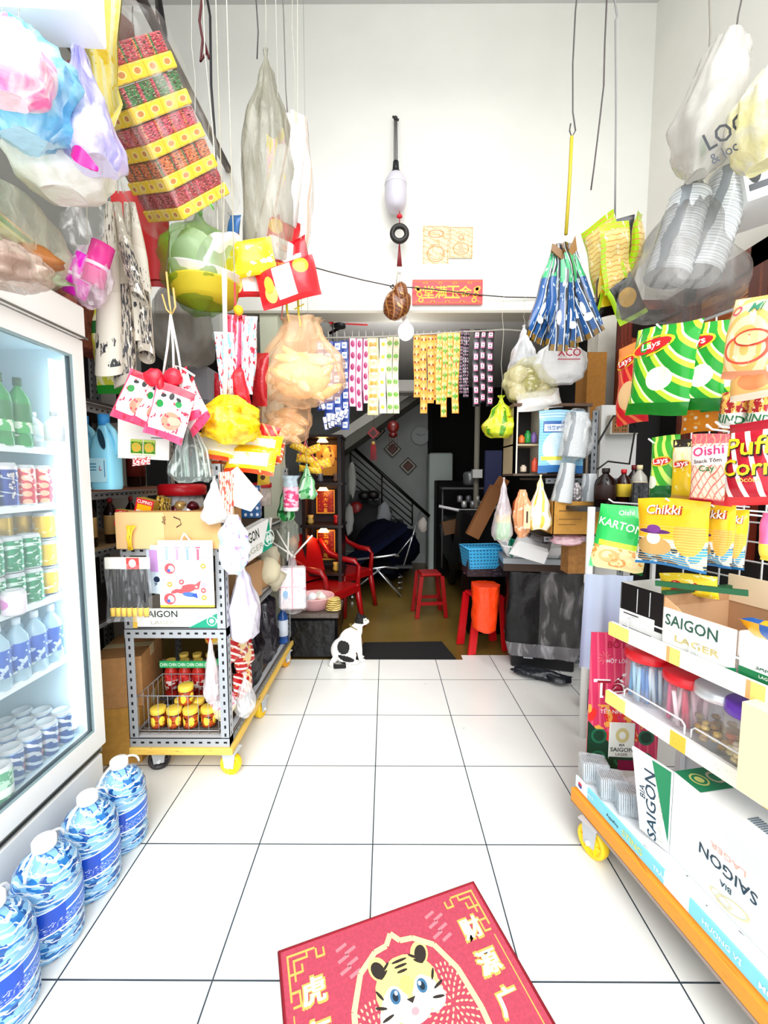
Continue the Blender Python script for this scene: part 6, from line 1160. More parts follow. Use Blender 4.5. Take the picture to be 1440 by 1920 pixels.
cups('tall leaning stack of clear cups in the brown carton, left', 1055, 868, 942, 2.24, .058, .038, 8, False); cups('stack of clear cups standing in the brown carton, right', 1106, 888, 940, 2.24, .05, .036, 0, False)
hangbag('foil_bag', 'crumpled silvery bag between the two cup stacks in the carton', 'bag', (1068, 905, 1092, 942), 2.24, .05, S('b0a8a8', .2, .5, bump=.8), 3, prof=PR_LUMP, wr=.4)
a, b_, w_, h = bb(1036, 940, 1128, 1003, 2.2); m = MB(); carton(m, w_, .22, h, S('c08a3a', .8, var=.15, bscale=20), M=T((0, .11, 0)), open_=True, inner=S('9a6a2c', .8)); m.box(-.10, .05, -.002, 0, h * .70, h * .735, '7a5426'); m.box(-.10, .02, -.002, 0, h * .46, h * .48, '7a5426'); m.box(-.10, -.01, -.002, 0, h * .3, h * .32, '7a5426'); m.box(w_ / 2 - .03, w_ / 2, .2, .206, h, h + .07, S('d8a860', .8))
solo('carton', m, 'open brown carton holding the cup stacks, on the right rack', 'carton', (b_.x, 2.2, b_.z), (0, 0, 0))
for (box, mm, lab, pr_, sd) in (((925, 895, 965, 1012), film('d8ccd0', .5, .15, 16, .6), 'clear bag with yellow and green bottom hanging at the left end of the right rack', PR_CONE, 3), ((964, 918, 996, 1006), paint('orp', 'e8a070', [('rect', (0, .5, 0, 1), 'a8401c'), ('noise', (7, .6), 'f6d8c0')], .4), 'orange-brown packet hanging second from the left on the right rack', PR_LUMP, 5), ((992, 890, 1036, 992), paint('wy', 'f6efd8', [('stripe', (6, .5, .3, .5), 'f2d050'), ('noise', (6, .58, 2), 'fdfcf4')], .3, bump=.4), 'white and yellow plastic bag hanging beside the brown carton', PR_CONE, 7)):
    r_ = hangbag('hanging_bag', lab, 'bag', box, 2.22, .1, mm, sd, prof=pr_)
    if sd == 3: MB().box(-.035, .035, -.02, .02, -.33, -.24, '5fd86a').box(-.035, .035, -.02, .02, -.24, -.20, 'f2d84a').build('packet', r_)
    if sd == 5: MB().box(-.015, .02, -.075, -.07, -.2, -.08, 'f2c8a0').box(-.002, .006, -.0765, -.075, -.17, -.11, '3a1c10').build('label', r_)
# bags on top of the unit
hangbag('green_yellow_bag', 'green and yellow plastic bag hanging left of the wooden shelf unit', 'bag', (908, 742, 972, 820), 2.45, .16, paint('gy2', 'c9d42a', [('stripe', (6, .5, .3, .7), '5a9a1c'), ('noise', (6, .56, 2), 'f2e858'), ('noise', (9, .64, 2), 'a88a14')], .25, bump=.6), 3, up=2.38)
m = MB()
for k in range(9): m.ball((.05, .05, .045), paint('vg%d' % k, ['e8dcae', 'a8a040', 'd8c88a'][k % 3], [('noise', (5, .55), 'f6f0d8')], .5), T(((k % 3 - 1) * .07, (k % 2) * .04, (k // 3) * .05 - .06)), 12, 8, .2, k)
r_ = thing('vegetable_bag', 'clear bag of pale yellow vegetables on top of the wooden shelf unit', 'bag', P(995, 716, 2.42)); m.build('vegetables', r_); bagmesh(MB(), .30, .22, .26, film('eee8b0', .25, .12, 12, .5), 5, PR_LUMP, M=T((0, 0, .13)), wr=.15).build('bag_film', r_)
m = MB(); pack(m, .25, .12, .08, mul('whp', 'ece4dc', 'faf8f4', 4), seed=6); solo('flour_packet', m, 'white plastic packet lying under the vegetable bag', 'packet', P(1010, 750, 2.38), (-15, -6, 0))
r_ = hangbag('white_bag', 'white plastic bag with red lettering hanging under the blue coffee packets', 'bag', (1005, 640, 1100, 720), 2.38, .2, mul('wbag2', 'f0efec', 'ffffff', 3), 5, prof=PR_LUMP, wr=.1, up=2.38)
MB().text('XCO', .0, -.09, .04, 'c01c3c', y=-.108).box(-.06, .06, -.109, -.107, -.128, -.124, 'c01c3c').build('print', r_)
hangbag('white_bag', 'grey-white plastic bag with strings behind the blue coffee packets', 'bag', (955, 610, 1010, 700), 2.6, .2, mul('wbag3', 'c8c9cc', 'f2f2f4', 4), 8, prof=PR_CONE, wr=.2, up=2.38)
m = MB(); carton(m, .12, .16, .42, S('a06a24', .8, var=.1)); solo('carton', m, 'narrow tall brown carton between the white bags and the white column', 'carton', (P(1104, 790, 2.78).x, 2.78, P(1104, 790, 2.78).z))
# bottles in front of white wall
def zb(px, py, Y): return P(px, py, Y)
for (px, yt, yb, Y, r, c1, cap, lab_, lab) in ((1133, 878, 955, 2.1, .05, '1c0c0a', '1a1010', '2a1410', 'dark round-shouldered bottle beside the brown carton'), (1167, 880, 948, 2.1, .035, '2a0c08', 'c8141c', 'e8c83a', 'soy sauce bottle with red cap and yellow label'), (1196, 872, 948, 2.1, .037, 'b8b4a8', 'e8d8a8', 'd8c8a8', 'clear bottle with pale cap right of the soy sauce bottle'), (1185, 872, 948, 2.22, .03, '302420', '7a1418', '3a2a20', 'dark bottle behind the clear and soy sauce bottles')):
    c = P(px, yb, Y); h = P(px, yt, Y).z - c.z; m = MB(); bottle(m, h, r, S(c1, .12), cap, lab_, lz=(.25, .6)); solo('sauce_bottle', m, lab, 'bottle', c)
m = MB(); m.grid(lambda u, v: (lerp(-.06, .06, u), .02 * math.sin(u * 9), -v * .15), 10, 4, S('2a2a2c', .3, bump=.8)); solo('black_bag', m, 'black plastic bag piece in front of the clear bottle', 'bag', P(1210, 905, 2.0))
solo('side_table', MB().box(-.25, .35, -.1, .25, -.02, 0, '2a2a2c').box(.32, .34, .2, .22, -1.0, 0, 'e8e8e4'), 'dark shelf top carrying the sauce bottles by the white wall', 'shelf', (P(1160, 950, 2.15).x, 2.15, P(1160, 949, 2.15).z), (0, 0, 0))
# white pole, cloth
solo('white_pole', MB().cyl(.017, 0, 1.15, S('f2f2ee', .4), None, 14).cyl(.021, .78, .82, 'f2f2ee', None, 14).tube([(0, 0, .55), (.16, .02, .55)], .01, 'f2f2ee', 8), 'white metal pole standing left of the chips rack', 'pole', (P(1103, 1100, 1.98).x, 1.98, 0))
m = MB(); m.grid(lambda u, v: (lerp(-.09, .10, u) * (1 + .1 * v), .025 * math.sin(u * 14) * (.3 + v), -.42 * v), 20, 8, S('c8d4ea', .7)); solo('cloth', m, 'pale blue-grey cloth hanging between the white pole and the shelf', 'cloth', P(1140, 1078, 1.72), (0, 0, -10))
# appliance wrapped in black plastic with trays
r_ = thing('wrapped_appliance', 'tall box wrapped in shiny black plastic on the tiles, under the foam trays', 'appliance', (1.09, 2.86, 0), (0, 0, -14)); bp = S('07080a', .28, bump=.8, bscale=11, spec=.35)
def wb_(u, v):
    a = 2 * math.pi * u; ca, sa = math.cos(a), math.sin(a); k = max(abs(ca), abs(sa)); q = 1 / k * (1 + .04 * NZ(ca * 3, sa * 3, v * 5)) * (1 + .03 * math.sin(a * 12) * (1 - v)) * (.92 + .1 * min(1, v * 6)); return (.235 * ca * q, .19 * sa * q, .09 + .575 * v)
MB().grid(wb_, 60, 26, bp, closeu=True).add([wb_(i / 60, 1) for i in range(60)], [tuple(range(60))], S('101214', .3, bump=.8)).build('black_wrap', r_)
MB().grid(lambda u, v: Vector(wb_(u, v * .17 - .005)) * 1.0 + Vector((.0, -.006, 0)), 60, 4, film('c8c4c8', .25, .2, 14, .5), closeu=True).grid(lambda u, v: Vector(wb_(.73 + u * .3, v)) * 1.02, 20, 16, film('a8a4a4', .12, .2, 12, .5)).build('clear_wrap', r_)
MB().box(-.2, .2, -.16, .16, .0, .11, S('0c0c0e', .4), bev=.01).box(-.12, -.06, -.1625, -.16, .07, .078, 'b8bcc0').build('base', r_)
m = MB(); m.grid(lambda u, v: (lerp(-.16, .18, u), .05 * math.sin(u * 6) + lerp(-.03, .03, v), .03 + .03 * math.sin(v * 3.1) - .0 * u), 16, 6, S('10151e', .3, bump=.9, bscale=20)); m.ball((.16, .04, .035), S('10151e', .3, bump=.9, bscale=20), T((0, 0, .035)), 20, 10, .4, 2); solo('black_bag', m, 'twisted black plastic bag on the tiles before the wrapped appliance', 'bag', (.99, 2.57, 0), (0, 0, -20))
c = P(1000, 1062, 2.82); z0_ = .672; foam = S('ffffff', .5)
def tray(mb, w_, d, h, m, M=None, t=.006, cut=.3):
    def oc(s_): a, b_ = w_ / 2 * s_, d / 2 * s_; c_ = cut * b_; return [(-a, -b_ + c_), (-a + c_, -b_), (a - c_, -b_), (a, -b_ + c_), (a, b_ - c_), (a - c_, b_), (-a + c_, b_), (-a, b_ - c_)]
    L = [(oc(.86), 0), (oc(1), h), (oc(1.04), h), (oc(1.04), h + .008), (oc(.98), h + .008), (oc(.84), .01)]; vs = []; fs = []
    for k, (q, z) in enumerate(L): vs += [(x_, y_, z) for x_, y_ in q]
    for k in range(len(L) - 1):
        for i in range(8): fs.append((k * 8 + i, k * 8 + (i + 1) % 8, (k + 1) * 8 + (i + 1) % 8, (k + 1) * 8 + i))
    fs += [tuple(reversed(range(8))), tuple(40 + i for i in range(8))]; return mb.add(vs, fs, m, None, M)
solo('cardboard_stack', MB().box(-.21, .21, -.17, .17, 0, .05, S('3a2414', .6)).box(-.215, .215, -.175, .175, .05, .085, S('9aa0a4', .3, .5)), 'brown and silver box lid under the foam trays', 'box', (c.x, 2.86, .672), (0, 0, -8))
solo('foam_tray', tray(MB(), .42, .32, .07, foam), 'large white foam tray lying flat on the wrapped appliance', 'tray', (c.x, 2.86, .758), (0, 0, -8))
m = MB().lathe([(.155, -.05), (.16, -.045), (.145, .03), (.125, .045), (.001, .05)], S('ffffff', .5), T((0, 0, 0), (0, 0, 45), (1.15, .85, 1.1)) @ T((0, 0, 0), (0, 0, 0)), 4, sm=False).lathe([(.075, .046), (.06, .0525), (.001, .0525)], '8a7c84', T((0, 0, 0), (0, 0, 0), (1.2, .75, 1)), 22); solo('foam_box', m, 'white foam box leaning upside down in the large foam tray', 'tray', P(1000, 1020, 2.66), (26, 20, -12))
solo('green_tray', tray(MB(), .2, .13, .05, S('1f9a78', .4)), 'small green tray tucked under the leaning foam tray', 'tray', P(975, 1040, 2.80), (30, 20, 0))
# blue basket, orange bag, red stool
bm_ = paint('basket_blue', '3ba8dc', [('dots', (12, 6, .32, .22), '1c5f88')], .4)
r_ = thing('plastic_basket', 'sky blue woven-pattern plastic basket on top of a dark box', 'basket', P(905, 1066, 3.0) + Vector((.02, .08, 0)), (0, 0, 8)); m = MB()
for s_ in (-1, 1):
    m.add([(-.13, s_ * .09, 0), (.13, s_ * .09, 0), (.15, s_ * .11, .15), (-.15, s_ * .11, .15)], [(0, 1, 2, 3)], bm_, [[(0, 0), (1, 0), (1, 1), (0, 1)]]); m.add([(s_ * .13, -.09, 0), (s_ * .13, .09, 0), (s_ * .15, .11, .15), (s_ * .15, -.11, .15)], [(0, 1, 2, 3)], bm_, [[(0, 0), (1, 0), (1, 1), (0, 1)]])
m.box(-.13, .13, -.09, .09, 0, .004, '3ba8dc'); m.tube([(-.15, -.11, .15), (.15, -.11, .15), (.15, .11, .15), (-.15, .11, .15)], .006, '4cb8ea', 6, closed=True); m.ell(.10, .115, .028, .012, '0d2a3a', y=-.1085); m.build('basket', r_); MB().ball((.05, .04, .03), '3a0a0c', T((-.03, 0, .1)), 12, 8).build('contents', r_)
solo('dark_carton', MB().box(-.14, .14, -.12, .12, 0, .17, paint('dkc', '1c1018', [('noise', (12, .62), '5a4a6a')], .4)), 'dark purple box under the blue basket', 'box', (P(905, 1066, 3.0).x + .03, 3.12, .565))
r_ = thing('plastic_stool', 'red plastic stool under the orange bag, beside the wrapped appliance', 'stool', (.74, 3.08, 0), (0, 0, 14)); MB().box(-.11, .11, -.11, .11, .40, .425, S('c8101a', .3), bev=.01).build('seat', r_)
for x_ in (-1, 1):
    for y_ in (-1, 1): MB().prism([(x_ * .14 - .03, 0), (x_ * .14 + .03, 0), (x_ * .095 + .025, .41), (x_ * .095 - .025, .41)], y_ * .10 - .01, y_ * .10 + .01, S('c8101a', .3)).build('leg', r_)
r_ = hangbag('orange_bag', 'bright orange plastic bag hanging open over the red stool', 'bag', (884, 1095, 936, 1180), 2.9, .2, S('ff4410', .35, bump=.4), 3, prof=[(0, 1.0), (.15, .95), (.6, .92), (.95, .85), (1, .7)], wr=.08, pl=.05)
hangbag('pink_bag', 'pale pink plastic bag squeezed under the brown carton', 'bag', (1035, 998, 1096, 1022), 2.3, .1, mul('pinkb', 'e8b0c0', 'f6d4dc', 5), 3, prof=PR_LUMP)
m = MB(); carton(m, .14, .1, .22, S('9a6a34', .8, var=.2)); solo('carton', m, 'brown carton standing behind the white pole', 'carton', (P(1080, 1072, 2.4).x, 2.4, P(1080, 1072, 2.4).z))
m = MB().box(-.05, .05, -.05, .05, 0, .14, S('a80c14', .3), bev=.02); solo('red_bucket', m, 'small red plastic container on the floor behind the red poster', 'bucket', (1.25, 2.35, 0), (0, 10, 20))
m = MB().ball((.07, .06, .06), S('101a3c', .4, bump=.7), T((0, 0, .06)), 14, 10, .3); solo('blue_bag', m, 'dark blue bag on the floor beside the red container', 'bag', (1.16, 2.22, 0))
# ---- hanging from the ceiling at right
def hook(name, lab, pts, r, c): return cable(name, lab, 'wire', pts, r, c)
YH = 2.1
hook('hanging_wire', 'dark hooked wire from the ceiling holding the yellow stick', [P(1082, -8, YH), P(1079, 20, YH), P(1074, 120, YH), P(1074, 210, YH), P(1079, 245, YH), P(1072, 257, YH), P(1068, 245, YH), P(1070, 232, YH)], .0035, '4a4644')
hook('hanging_stick', 'yellow plastic strap hanging from the hooked wire', [P(1072, 256, YH), P(1068, 340, YH), P(1061, 440, YH)], .008, 'c8b42a')
hook('hanging_wire', 'loose dark wire dangling from the ceiling, ending free', [P(1138, -8, YH), P(1134, 80, YH), P(1132, 160, YH), P(1124, 230, YH), P(1113, 320, YH), P(1108, 356, YH)], .0035, '4a4040')
hook('hanging_wire', 'doubled grey wire from the ceiling holding the green and yellow packets', [P(1151, -8, YH), P(1157, 30, YH), P(1154, 38, YH), P(1155, 200, YH), P(1154, 320, YH), P(1153, 412, YH)], .004, '8a8888')
hook('hanging_wire', 'thin wire from the ceiling to the green tie of the cup bag', [P(1330, -8, 1.7), P(1332, 60, 1.7), P(1324, 200, 1.7), P(1318, 260, 1.7), P(1314, 330, 1.7)], .003, '8a8478')
hook('hanging_wire', 'thin wire from the ceiling to the grey lock bag at the right', [P(1392, -8, 1.6), P(1384, 30, 1.6), P(1377, 85, 1.6)], .003, '5a5450')
# coffee packets, blue/green
cf_ = paint('coffeepack', '1f4f88', [('rect', (0, 1, .62, .9), '3aa86a'), ('rect', (0, 1, .9, 1), '6a4a14'), ('rect', (0, 1, 0, .06), '7a5a1a'), ('stripe', (2.4, .6, .38, .5), '20242c'), ('stripe', (2.4, .6, .10, .5, 3), 'dfe9f2'), ('ell', (.4, .3, .12, .07), 'e8ecf4'), ('noise', (11, .64), 'cfe0e8')], .18)
top = P(1058, 462, 2.02)
for k, (bx_, by_, ya) in enumerate(((985, 640, 35), (1003, 646, 20), (1030, 652, 30), (1050, 655, -15), (1072, 648, 10), (1095, 640, -25), (1118, 632, -40), (1015, 630, 60), (1085, 650, 40))):
    b2 = P(bx_, by_, 1.98 + .02 * (k % 3)); mid = (top + b2) / 2; dv = top - b2; L = dv.length; ang = math.degrees(math.atan2(dv.x, dv.z)); m = MB(); pack(m, .085, L, .05, cf_, seed=k, texts=[('@', 0, .1, .12, 'e8eef4', 90, .5)] if k % 2 else [('@', 0, -.3, .25, 'dfe8f2', 0, .8)])
    solo('coffee_packet', m, 'blue, green and black packet in the fan-shaped bunch, ' + ['far left', 'second from left', 'third from left', 'in the middle, front', 'right of the middle', 'second from right', 'far right', 'behind on the left', 'behind on the right'][k], 'packet', mid, (0, ang, ya))
m = MB().prism([(-.06, .0), (.0, -.05), (-.01, .0), (-.055, .03)], -.004, .004, S('7a5216', .3)).prism([(.0, -.05), (.045, .06), (.055, .0), (.02, -.04)], -.008, .0, S('8a5e1c', .3)); solo('foil_flap', m, 'brown foil packet corners sticking up at the top of the coffee bunch', 'foil', P(1058, 470, 1.99))
# green-yellow packets
gp_ = paint('greenpack', 'f0d888', [('rect', (0, .1, 0, 1), 'b4e01c'), ('rect', (.9, 1, 0, 1), 'b4e01c'), ('rect', (0, 1, .9, 1), 'b4e01c'), ('rect', (0, 1, 0, .08), 'a4d81c'), ('stripe', (0, 14, .2, 1.2, 6), 'e0a050'), ('noise', (7, .62), 'f8f0c0')], .3)
gk_ = paint('blackpack', '14100c', [('rect', (0, .12, 0, 1), 'b4e01c'), ('rect', (0, 1, 0, .1), 'b4e01c'), ('ell', (.5, .5, .3, .2), 'f2b81c')], .3)
for k, (px, py, Y, w_, h, ry, rz_, mm, lab) in enumerate(((1132, 478, 2.0, .16, .30, -8, -60, gp_, 'lime-edged packet, upper left of the green and yellow bunch'), (1155, 485, 1.94, .15, .28, -16, 10, gp_, 'cream-fronted lime-edged packet in the middle of the bunch'), (1190, 478, 1.98, .12, .32, -20, 50, gp_, 'long lime-edged packet at right of the bunch'), (1155, 455, 2.05, .14, .2, 0, -20, gk_, 'black packet with lime edge at the top of the bunch'), (1145, 545, 2.02, .15, .22, -14, 20, paint('yb', 'f2ce1c', [('noise', (5, .55), 'f8e86a'), ('rect', (0, 1, 0, .2), '14100c')], .3), 'yellow packet with black foot lower in the bunch'), (1172, 560, 1.96, .13, .2, -30, -10, gk_, 'black packet lowest in the green and yellow bunch'), (1125, 555, 2.04, .1, .2, -6, 60, gk_, 'dark lime-edged packet at the lower left of the bunch'))):
    m = MB(); pack(m, w_, h, .045, mm, seed=k * 2, wr=1.6); solo('snack_packet', m, lab, 'packet', P(px, py, Y), (10, ry, rz_))
# cup bag with grey film
def cupc(w_, h, r):
    for x_, z_, rr, hh, tl in ((-.14, -.75, .075, .30, 10), (.14, -.72, .08, .36, 14)):
        m = MB(); pr = []
        for k in range(14): t = k / 14; pr += [(rr * (1 - .15 * t), hh * t), (rr * (.94 - .15 * t), hh * (t + .04))]
        m.lathe(pr, cupm, T((x_ * w_, 0, z_ * h), (0, tl, 0)), 24); m.build('cup_tower', r)
cb = hangbag('cup_bag', 'large grey see-through bag with stacks of clear cups, tied with green string', 'bag', (1206, 318, 1398, 592), 1.55, .34, film('8a8682', .34, .15, 6, .5), 4, prof=[(0, .08), (.05, .05), (.12, .18), (.45, .62), (.8, .98), (.93, 1), (1, .6)], content=cupc, tie='2a8a4a', wr=.14, rot=(0, 4, 0))
hook('green_string', 'green string holding the large cup bag', [P(1318, 255, 1.55), P(1322, 290, 1.55), P(1312, 330, 1.55), P(1318, 335, 1.55), P(1316, 260, 1.55)], .006, '2a8a4a')
lk = hangbag('lock_bag', 'grey-white plastic bag printed with dark letters, hanging at the upper right', 'bag', (1310, 82, 1425, 335), 1.45, .2, film('c4c0b8', .65, .2, 7, .4), 6, prof=[(0, .5), (.08, .6), (.3, .75), (.6, 1), (.85, .8), (1, .3)], pl=.1, npl=6, rot=(0, 12, 0)); MB().text('LOCK', .0, -.36, .05, '20242c', y=-.135, rot=42).text('& lock.com', .03, -.40, .03, '40444c', y=-.135, rot=42).build('print', lk)
hangbag('white_bag', 'full whitish plastic bag cut by the right edge, beside the printed one', 'bag', (1395, 130, 1500, 310), 1.3, .2, mul('wbg4', 'e9e7de', 'faf8ee', 3, .5, 'f2eaa8'), 6, prof=PR_LUMP, wr=.12)
m = MB().prism([(-.03, -.12), (.05, .10), (.06, .08), (.0, -.14)], -.01, .01, S('3a3230', .5)); solo('dark_pointed_thing', m, 'dark pointed folded thing sticking out behind the cup bag', 'unidentified', P(1237, 450, 1.9))  # dark pointed shape, not identified as any particular thing
# ================= display trolley with shelves
TB = thing('display_trolley', 'low orange-edged trolley carrying the snack display, on yellow and black casters', 'trolley', (BO[0], BO[1], 0), (0, 0, BY))
MB().box(0, 1.25, 0, .52, .128, .175, paint('orange_board', 'f59a2a', [('stripe', (1.2, 9, .08, 1.2, 5), 'd8781c'), ('noise', (16, .68), '8a4a20')], .6), bev=.003).box(0, 1.25, .0, .52, .118, .128, '9a8a80').build('board', TB)
MB().box(.01, 1.25, .02, .50, .175, .185, paint('bottom_liner', 'f4f6f8', [('noise', (40, .72), '4a5058')], .5)).build('liner', TB)
for x_, y_, c_, a in ((.10, -.0, 'ffd21a', 12), (.42, .10, '1a1c20', 30), (1.05, .06, '1a1c20', 0), (.2, .45, '1a1c20', 0)): caster(TB, (x_, y_ + .02, 0), S(c_, .4), a, .054)
cy = paint('cyan_lip', '7fd8ea', [('rect', (.30, .36, 0, 1), 'f4f8fa'), ('rect', (0, .05, 0, 1), 'eef4f8'), ('stripe', (3, 0, .05), 'dff4f8')], .4)
m = MB().box(.01, 1.25, .012, .018, .185, .225, cy); tx = lambda s_, x_, c_, h=.02: m.text(s_, x_, .205, h, c_, y=.0108)
m.ell(.035, .205, .013, .013, 'f4f8fa', y=.0112); m.ell(.035, .209, .010, .006, 'd8203a', y=.0106); m.ell(.035, .201, .010, .006, '1c4a9a', y=.0106)
tx('pepsi', .085, 'dff6fa', .016); tx('Aquafina', .19, '1c4a5a', .014); tx('STING', .27, 'e8e06a'); tx('TRẢI NGHIỆM', .40, 'f4fcfd'); tx('HƯƠNG VỊ', .54, 'f4fcfd'); tx('MỚI', .64, 'f4fcfd'); tx('Twister', .74, 'b8ecf4', .026); tx('REVIVE', .88, '2aa0c8'); tx('TEA', 1.0, '2a6a8a')
m.build('price_rail', TB)
SR = thing('display_shelf', 'white snack display shelf unit with yellow price rails and wire hooks', 'shelf unit', (SO[0], SO[1], 0), (0, 0, SY))
lab_m = paint('price_rail', 'fbf7ea', [('stripe', (4.5, 0, .2), 'f7e27a'), ('stripe', (4.5, 0, .05), 'f2b070'), ('noise', (30, .66, 2, .2, .7, 3), '5a8a4a')], .4)
lab_2 = paint('price_rail2', 'fbf3e6', [('stripe', (4, 0, .2), 'f7c83a'), ('noise', (30, .66, 2, .2, .7, 3), '3a6a3a')], .4)
for z, y0 in ((.775, .0), (.53, .0)):
    m = MB().box(0, .95, y0, .32, z - .012, z, 'f1f3f5'); m.build('shelf', SR)
    m = MB().box(-.01, .95, y0 - .012, y0, z - .03, z + .018, 'f6f6f2', mf={'-y': lab_m if z > .6 else lab_2}); m.box(-.012, .07, y0 - .014, y0 - .012, z - .028, z + .016, 'f6e27a'); m.build('price_rail', SR)
    m = MB()
    for x0 in (.05, .28, .51, .74): m.tube([(x0, y0 + .004, z), (x0, y0 + .004, z + .045), (x0 + .01, y0 + .004, z + .055), (x0 + .20, y0 + .004, z + .055), (x0 + .21, y0 + .004, z + .045), (x0 + .21, y0 + .004, z)], .0028, 'f4f6f6', 6)
    m.build('wire_guard', SR)
for x_ in (.0, .93): MB().box(x_, x_ + .02, .31, .335, .18, .78, 'eceef0').build('post', SR)
m = MB(); gm_ = S('f0f2f2', .3); gx0, gx1, gz0, gz1 = -.02, .85, .84, 1.83
for k in range(15): x_ = lerp(gx0, gx1, k / 14); m.tube([(x_, .32, gz0), (x_, .32, gz1)], .0028, gm_, 5)
for k in range(17): z = lerp(gz0, gz1, k / 16); m.tube([(gx0, .324, z), (gx1, .324, z)], .0028, gm_, 5)
m.tube([(gx0, .32, gz1), (gx1, .32, gz1)], .005, gm_, 6); m.build('wire_grid', SR)
MB().box(-.0, .9, .34, .345, .2, .84, 'e8eaec').build('back_panel', SR)
def hk(px, py, yl=.05):
    x_, z, _ = S3(px, py, yl); MB().tube([(x_, .32, z - .02), (x_, yl, z), (x_, yl - .02, z + .012)], .003, gm_, 5).build('hook', SR)
# packs on hooks
def chip(label, px, py, wpx, hpx, yl, mat, texts=(), t=.055, dyaw=0, roll=0, seed=0, nm='chip_bag', back=None, group=None, crimp=None, tilt=0):
    x_, z, W = S3(px, py, yl); q1 = S3(px - wpx / 2, py, yl); q2 = S3(px + wpx / 2, py, yl); z1 = S3(px, py - hpx / 2, yl)[1]; z2 = S3(px, py + hpx / 2, yl)[1]
    m = MB(); pack(m, abs(q2[0] - q1[0]), z1 - z2, t, mat, back or S('c8ccd0', .3, .5), texts, seed, crimp=crimp); return solo(nm, m, label, 'chip bag' if nm == 'chip_bag' else 'packet', W, (tilt, roll, SY + dyaw), group)
YA = 25
lays = paint('chips_green', '1f9a2c', [('rings', (1.2, 1.3, 5.2, .42), 'c4e63a'), ('rings', (1.2, 1.3, 5.2, .14), 'f2f6c8'), ('rect', (0, 1, 0, .14), '0f7a1c'), ('ell', (.55, .4, .2, .13), 'f6f0d8'), ('rect', (.08, .1, 0, 1), '0f7a1c')], .22, bump=.15)
LT = [('@', -.12, .27, .34, 'f6d02a', 12, .42), ('@', -.12, .27, .30, 'd8141c', 12, .34, .003), ('Lays', -.12, .27, .10, 'ffffff', 10, 1.2, .0042)]
red_l = paint('chips_red', 'd8202c', [('rings', (1.2, 1.3, 5.2, .3), 'f27a4a'), ('ell', (.5, .35, .3, .18), 'f2c890'), ('rect', (0, 1, .8, 1), 'f08a2c')], .22)

chip('red potato chip bag, leftmost in the top row and half hidden by the green ones', 1188, 720, 60, 150, .16, red_l, LT, seed=1)
for k, (px, py, w_, h, yl, lab) in enumerate(((1400, 705, 78, 150, .17, 'green wavy potato chip bag farthest right, mostly behind the others in the top row'), (1372, 690, 82, 160, .13, 'green potato chip bag, third from the left in the top row'), (1318, 690, 96, 160, .10, 'green potato chip bag, second from the left in the top row'), (1240, 695, 108, 165, .06, 'green potato chip bag showing its whole logo, leftmost green in the top row'))):
    chip(lab, px, py, w_, h, yl, lays, LT, seed=k, dyaw=YA * (.5 if k < 3 else .3), roll=6); hk(px, py - h / 2 + 4, yl)
omb = paint('om_bag', 'fbe6b4', [('rings', (.5, .35, 5, .4), 'f6c870'), ('ell', (.5, .35, .4, .18, .85), 'e8604a'), ('rect', (0, 1, 0, .1), 'f0a078'), ('noise', (6, .62), 'fdf4d8')], .3)
chip('large cream and orange noodle bag cut by the right edge, upper right', 1415, 632, 110, 150, -.03, omb, [('O', -.28, .33, .12, 'e04a6a'), ('Mi', .06, .35, .12, '3a8a6a'), ('@', .1, -.03, .3, 'e0503a', 0, .5), ('@', .1, -.03, .26, 'f8dca0', 0, .45, .003)], seed=4, nm='snack_packet', roll=8); chip('orange cream bag directly under the large cream noodle bag at the right edge', 1420, 715, 100, 60, .0, paint('om2', 'f8c070', [('ell', (.6, .5, .3, .3), 'e8905a'), ('rect', (0, 1, 0, .15), 'f4e8d0')], .3), seed=5, nm='snack_packet')
# middle band
chip('flat orange packet with white bubbles hanging in the middle row', 1318, 782, 88, 58, .14, paint('orflat', 'f4901c', [('noise', (5, .6), 'f8b04a'), ('dots', (4, 3, .16), 'fdf0d8')], .3), seed=2, nm='snack_packet', t=.02)
rin = paint('rind', 'a81c28', [('noise', (5, .5), 'e8b050'), ('noise', (7, .6, 3), 'f6d8b0'), ('rect', (0, 1, .12, .42), 'f4f1e6')], .3)
for k, (px, py) in enumerate(((1378, 770), (1428, 768))): chip(['dark red packet with white lettering, left one above the popcorn bag', 'dark red packet with white lettering at the right edge above the popcorn bag'][k], px, py, 52, 78, .10, rin, [('RIND', 0, -.22, .2, '14703a', -14)], seed=k, nm='snack_packet', dyaw=10)
# hooks with black tips
for px, py in ((1352, 800), (1335, 805)): hk(px, py, .02)
# row 2
lg = paint('lays_g2', '3fae2c', [('rings', (1.2, 1.3, 4, .4), 'd4ee6a'), ('rect', (0, 1, 0, .25), '1a6a2a'), ('ell', (.2, .3, .2, .1), 'f4f4e0')], .25); ly = paint('lays_y', 'f6c81c', [('ell', (.5, .75, .4, .2), 'f8e8c0'), ('rect', (0, 1, .88, 1), '2a2018'), ('noise', (6, .62), 'f8e890'), ('rect', (0, 1, 0, .12), 'e8a01c')], .25)
L2 = [('@', .0, .12, .36, 'f6d02a', 8, .5), ('@', .0, .12, .32, 'd8141c', 8, .4, .003), ('Lays', 0, .12, .12, 'ffffff', 6, 1, .0042)]
chip('green chip bag in the lower row, leftmost beside the bottles', 1246, 880, 46, 122, .10, lg, L2, seed=1, dyaw=12); hk(1225, 830, .08)
chip('yellow chip bag in the lower row between the green and the pink bag', 1284, 885, 42, 118, .08, ly, L2, seed=2, dyaw=12)
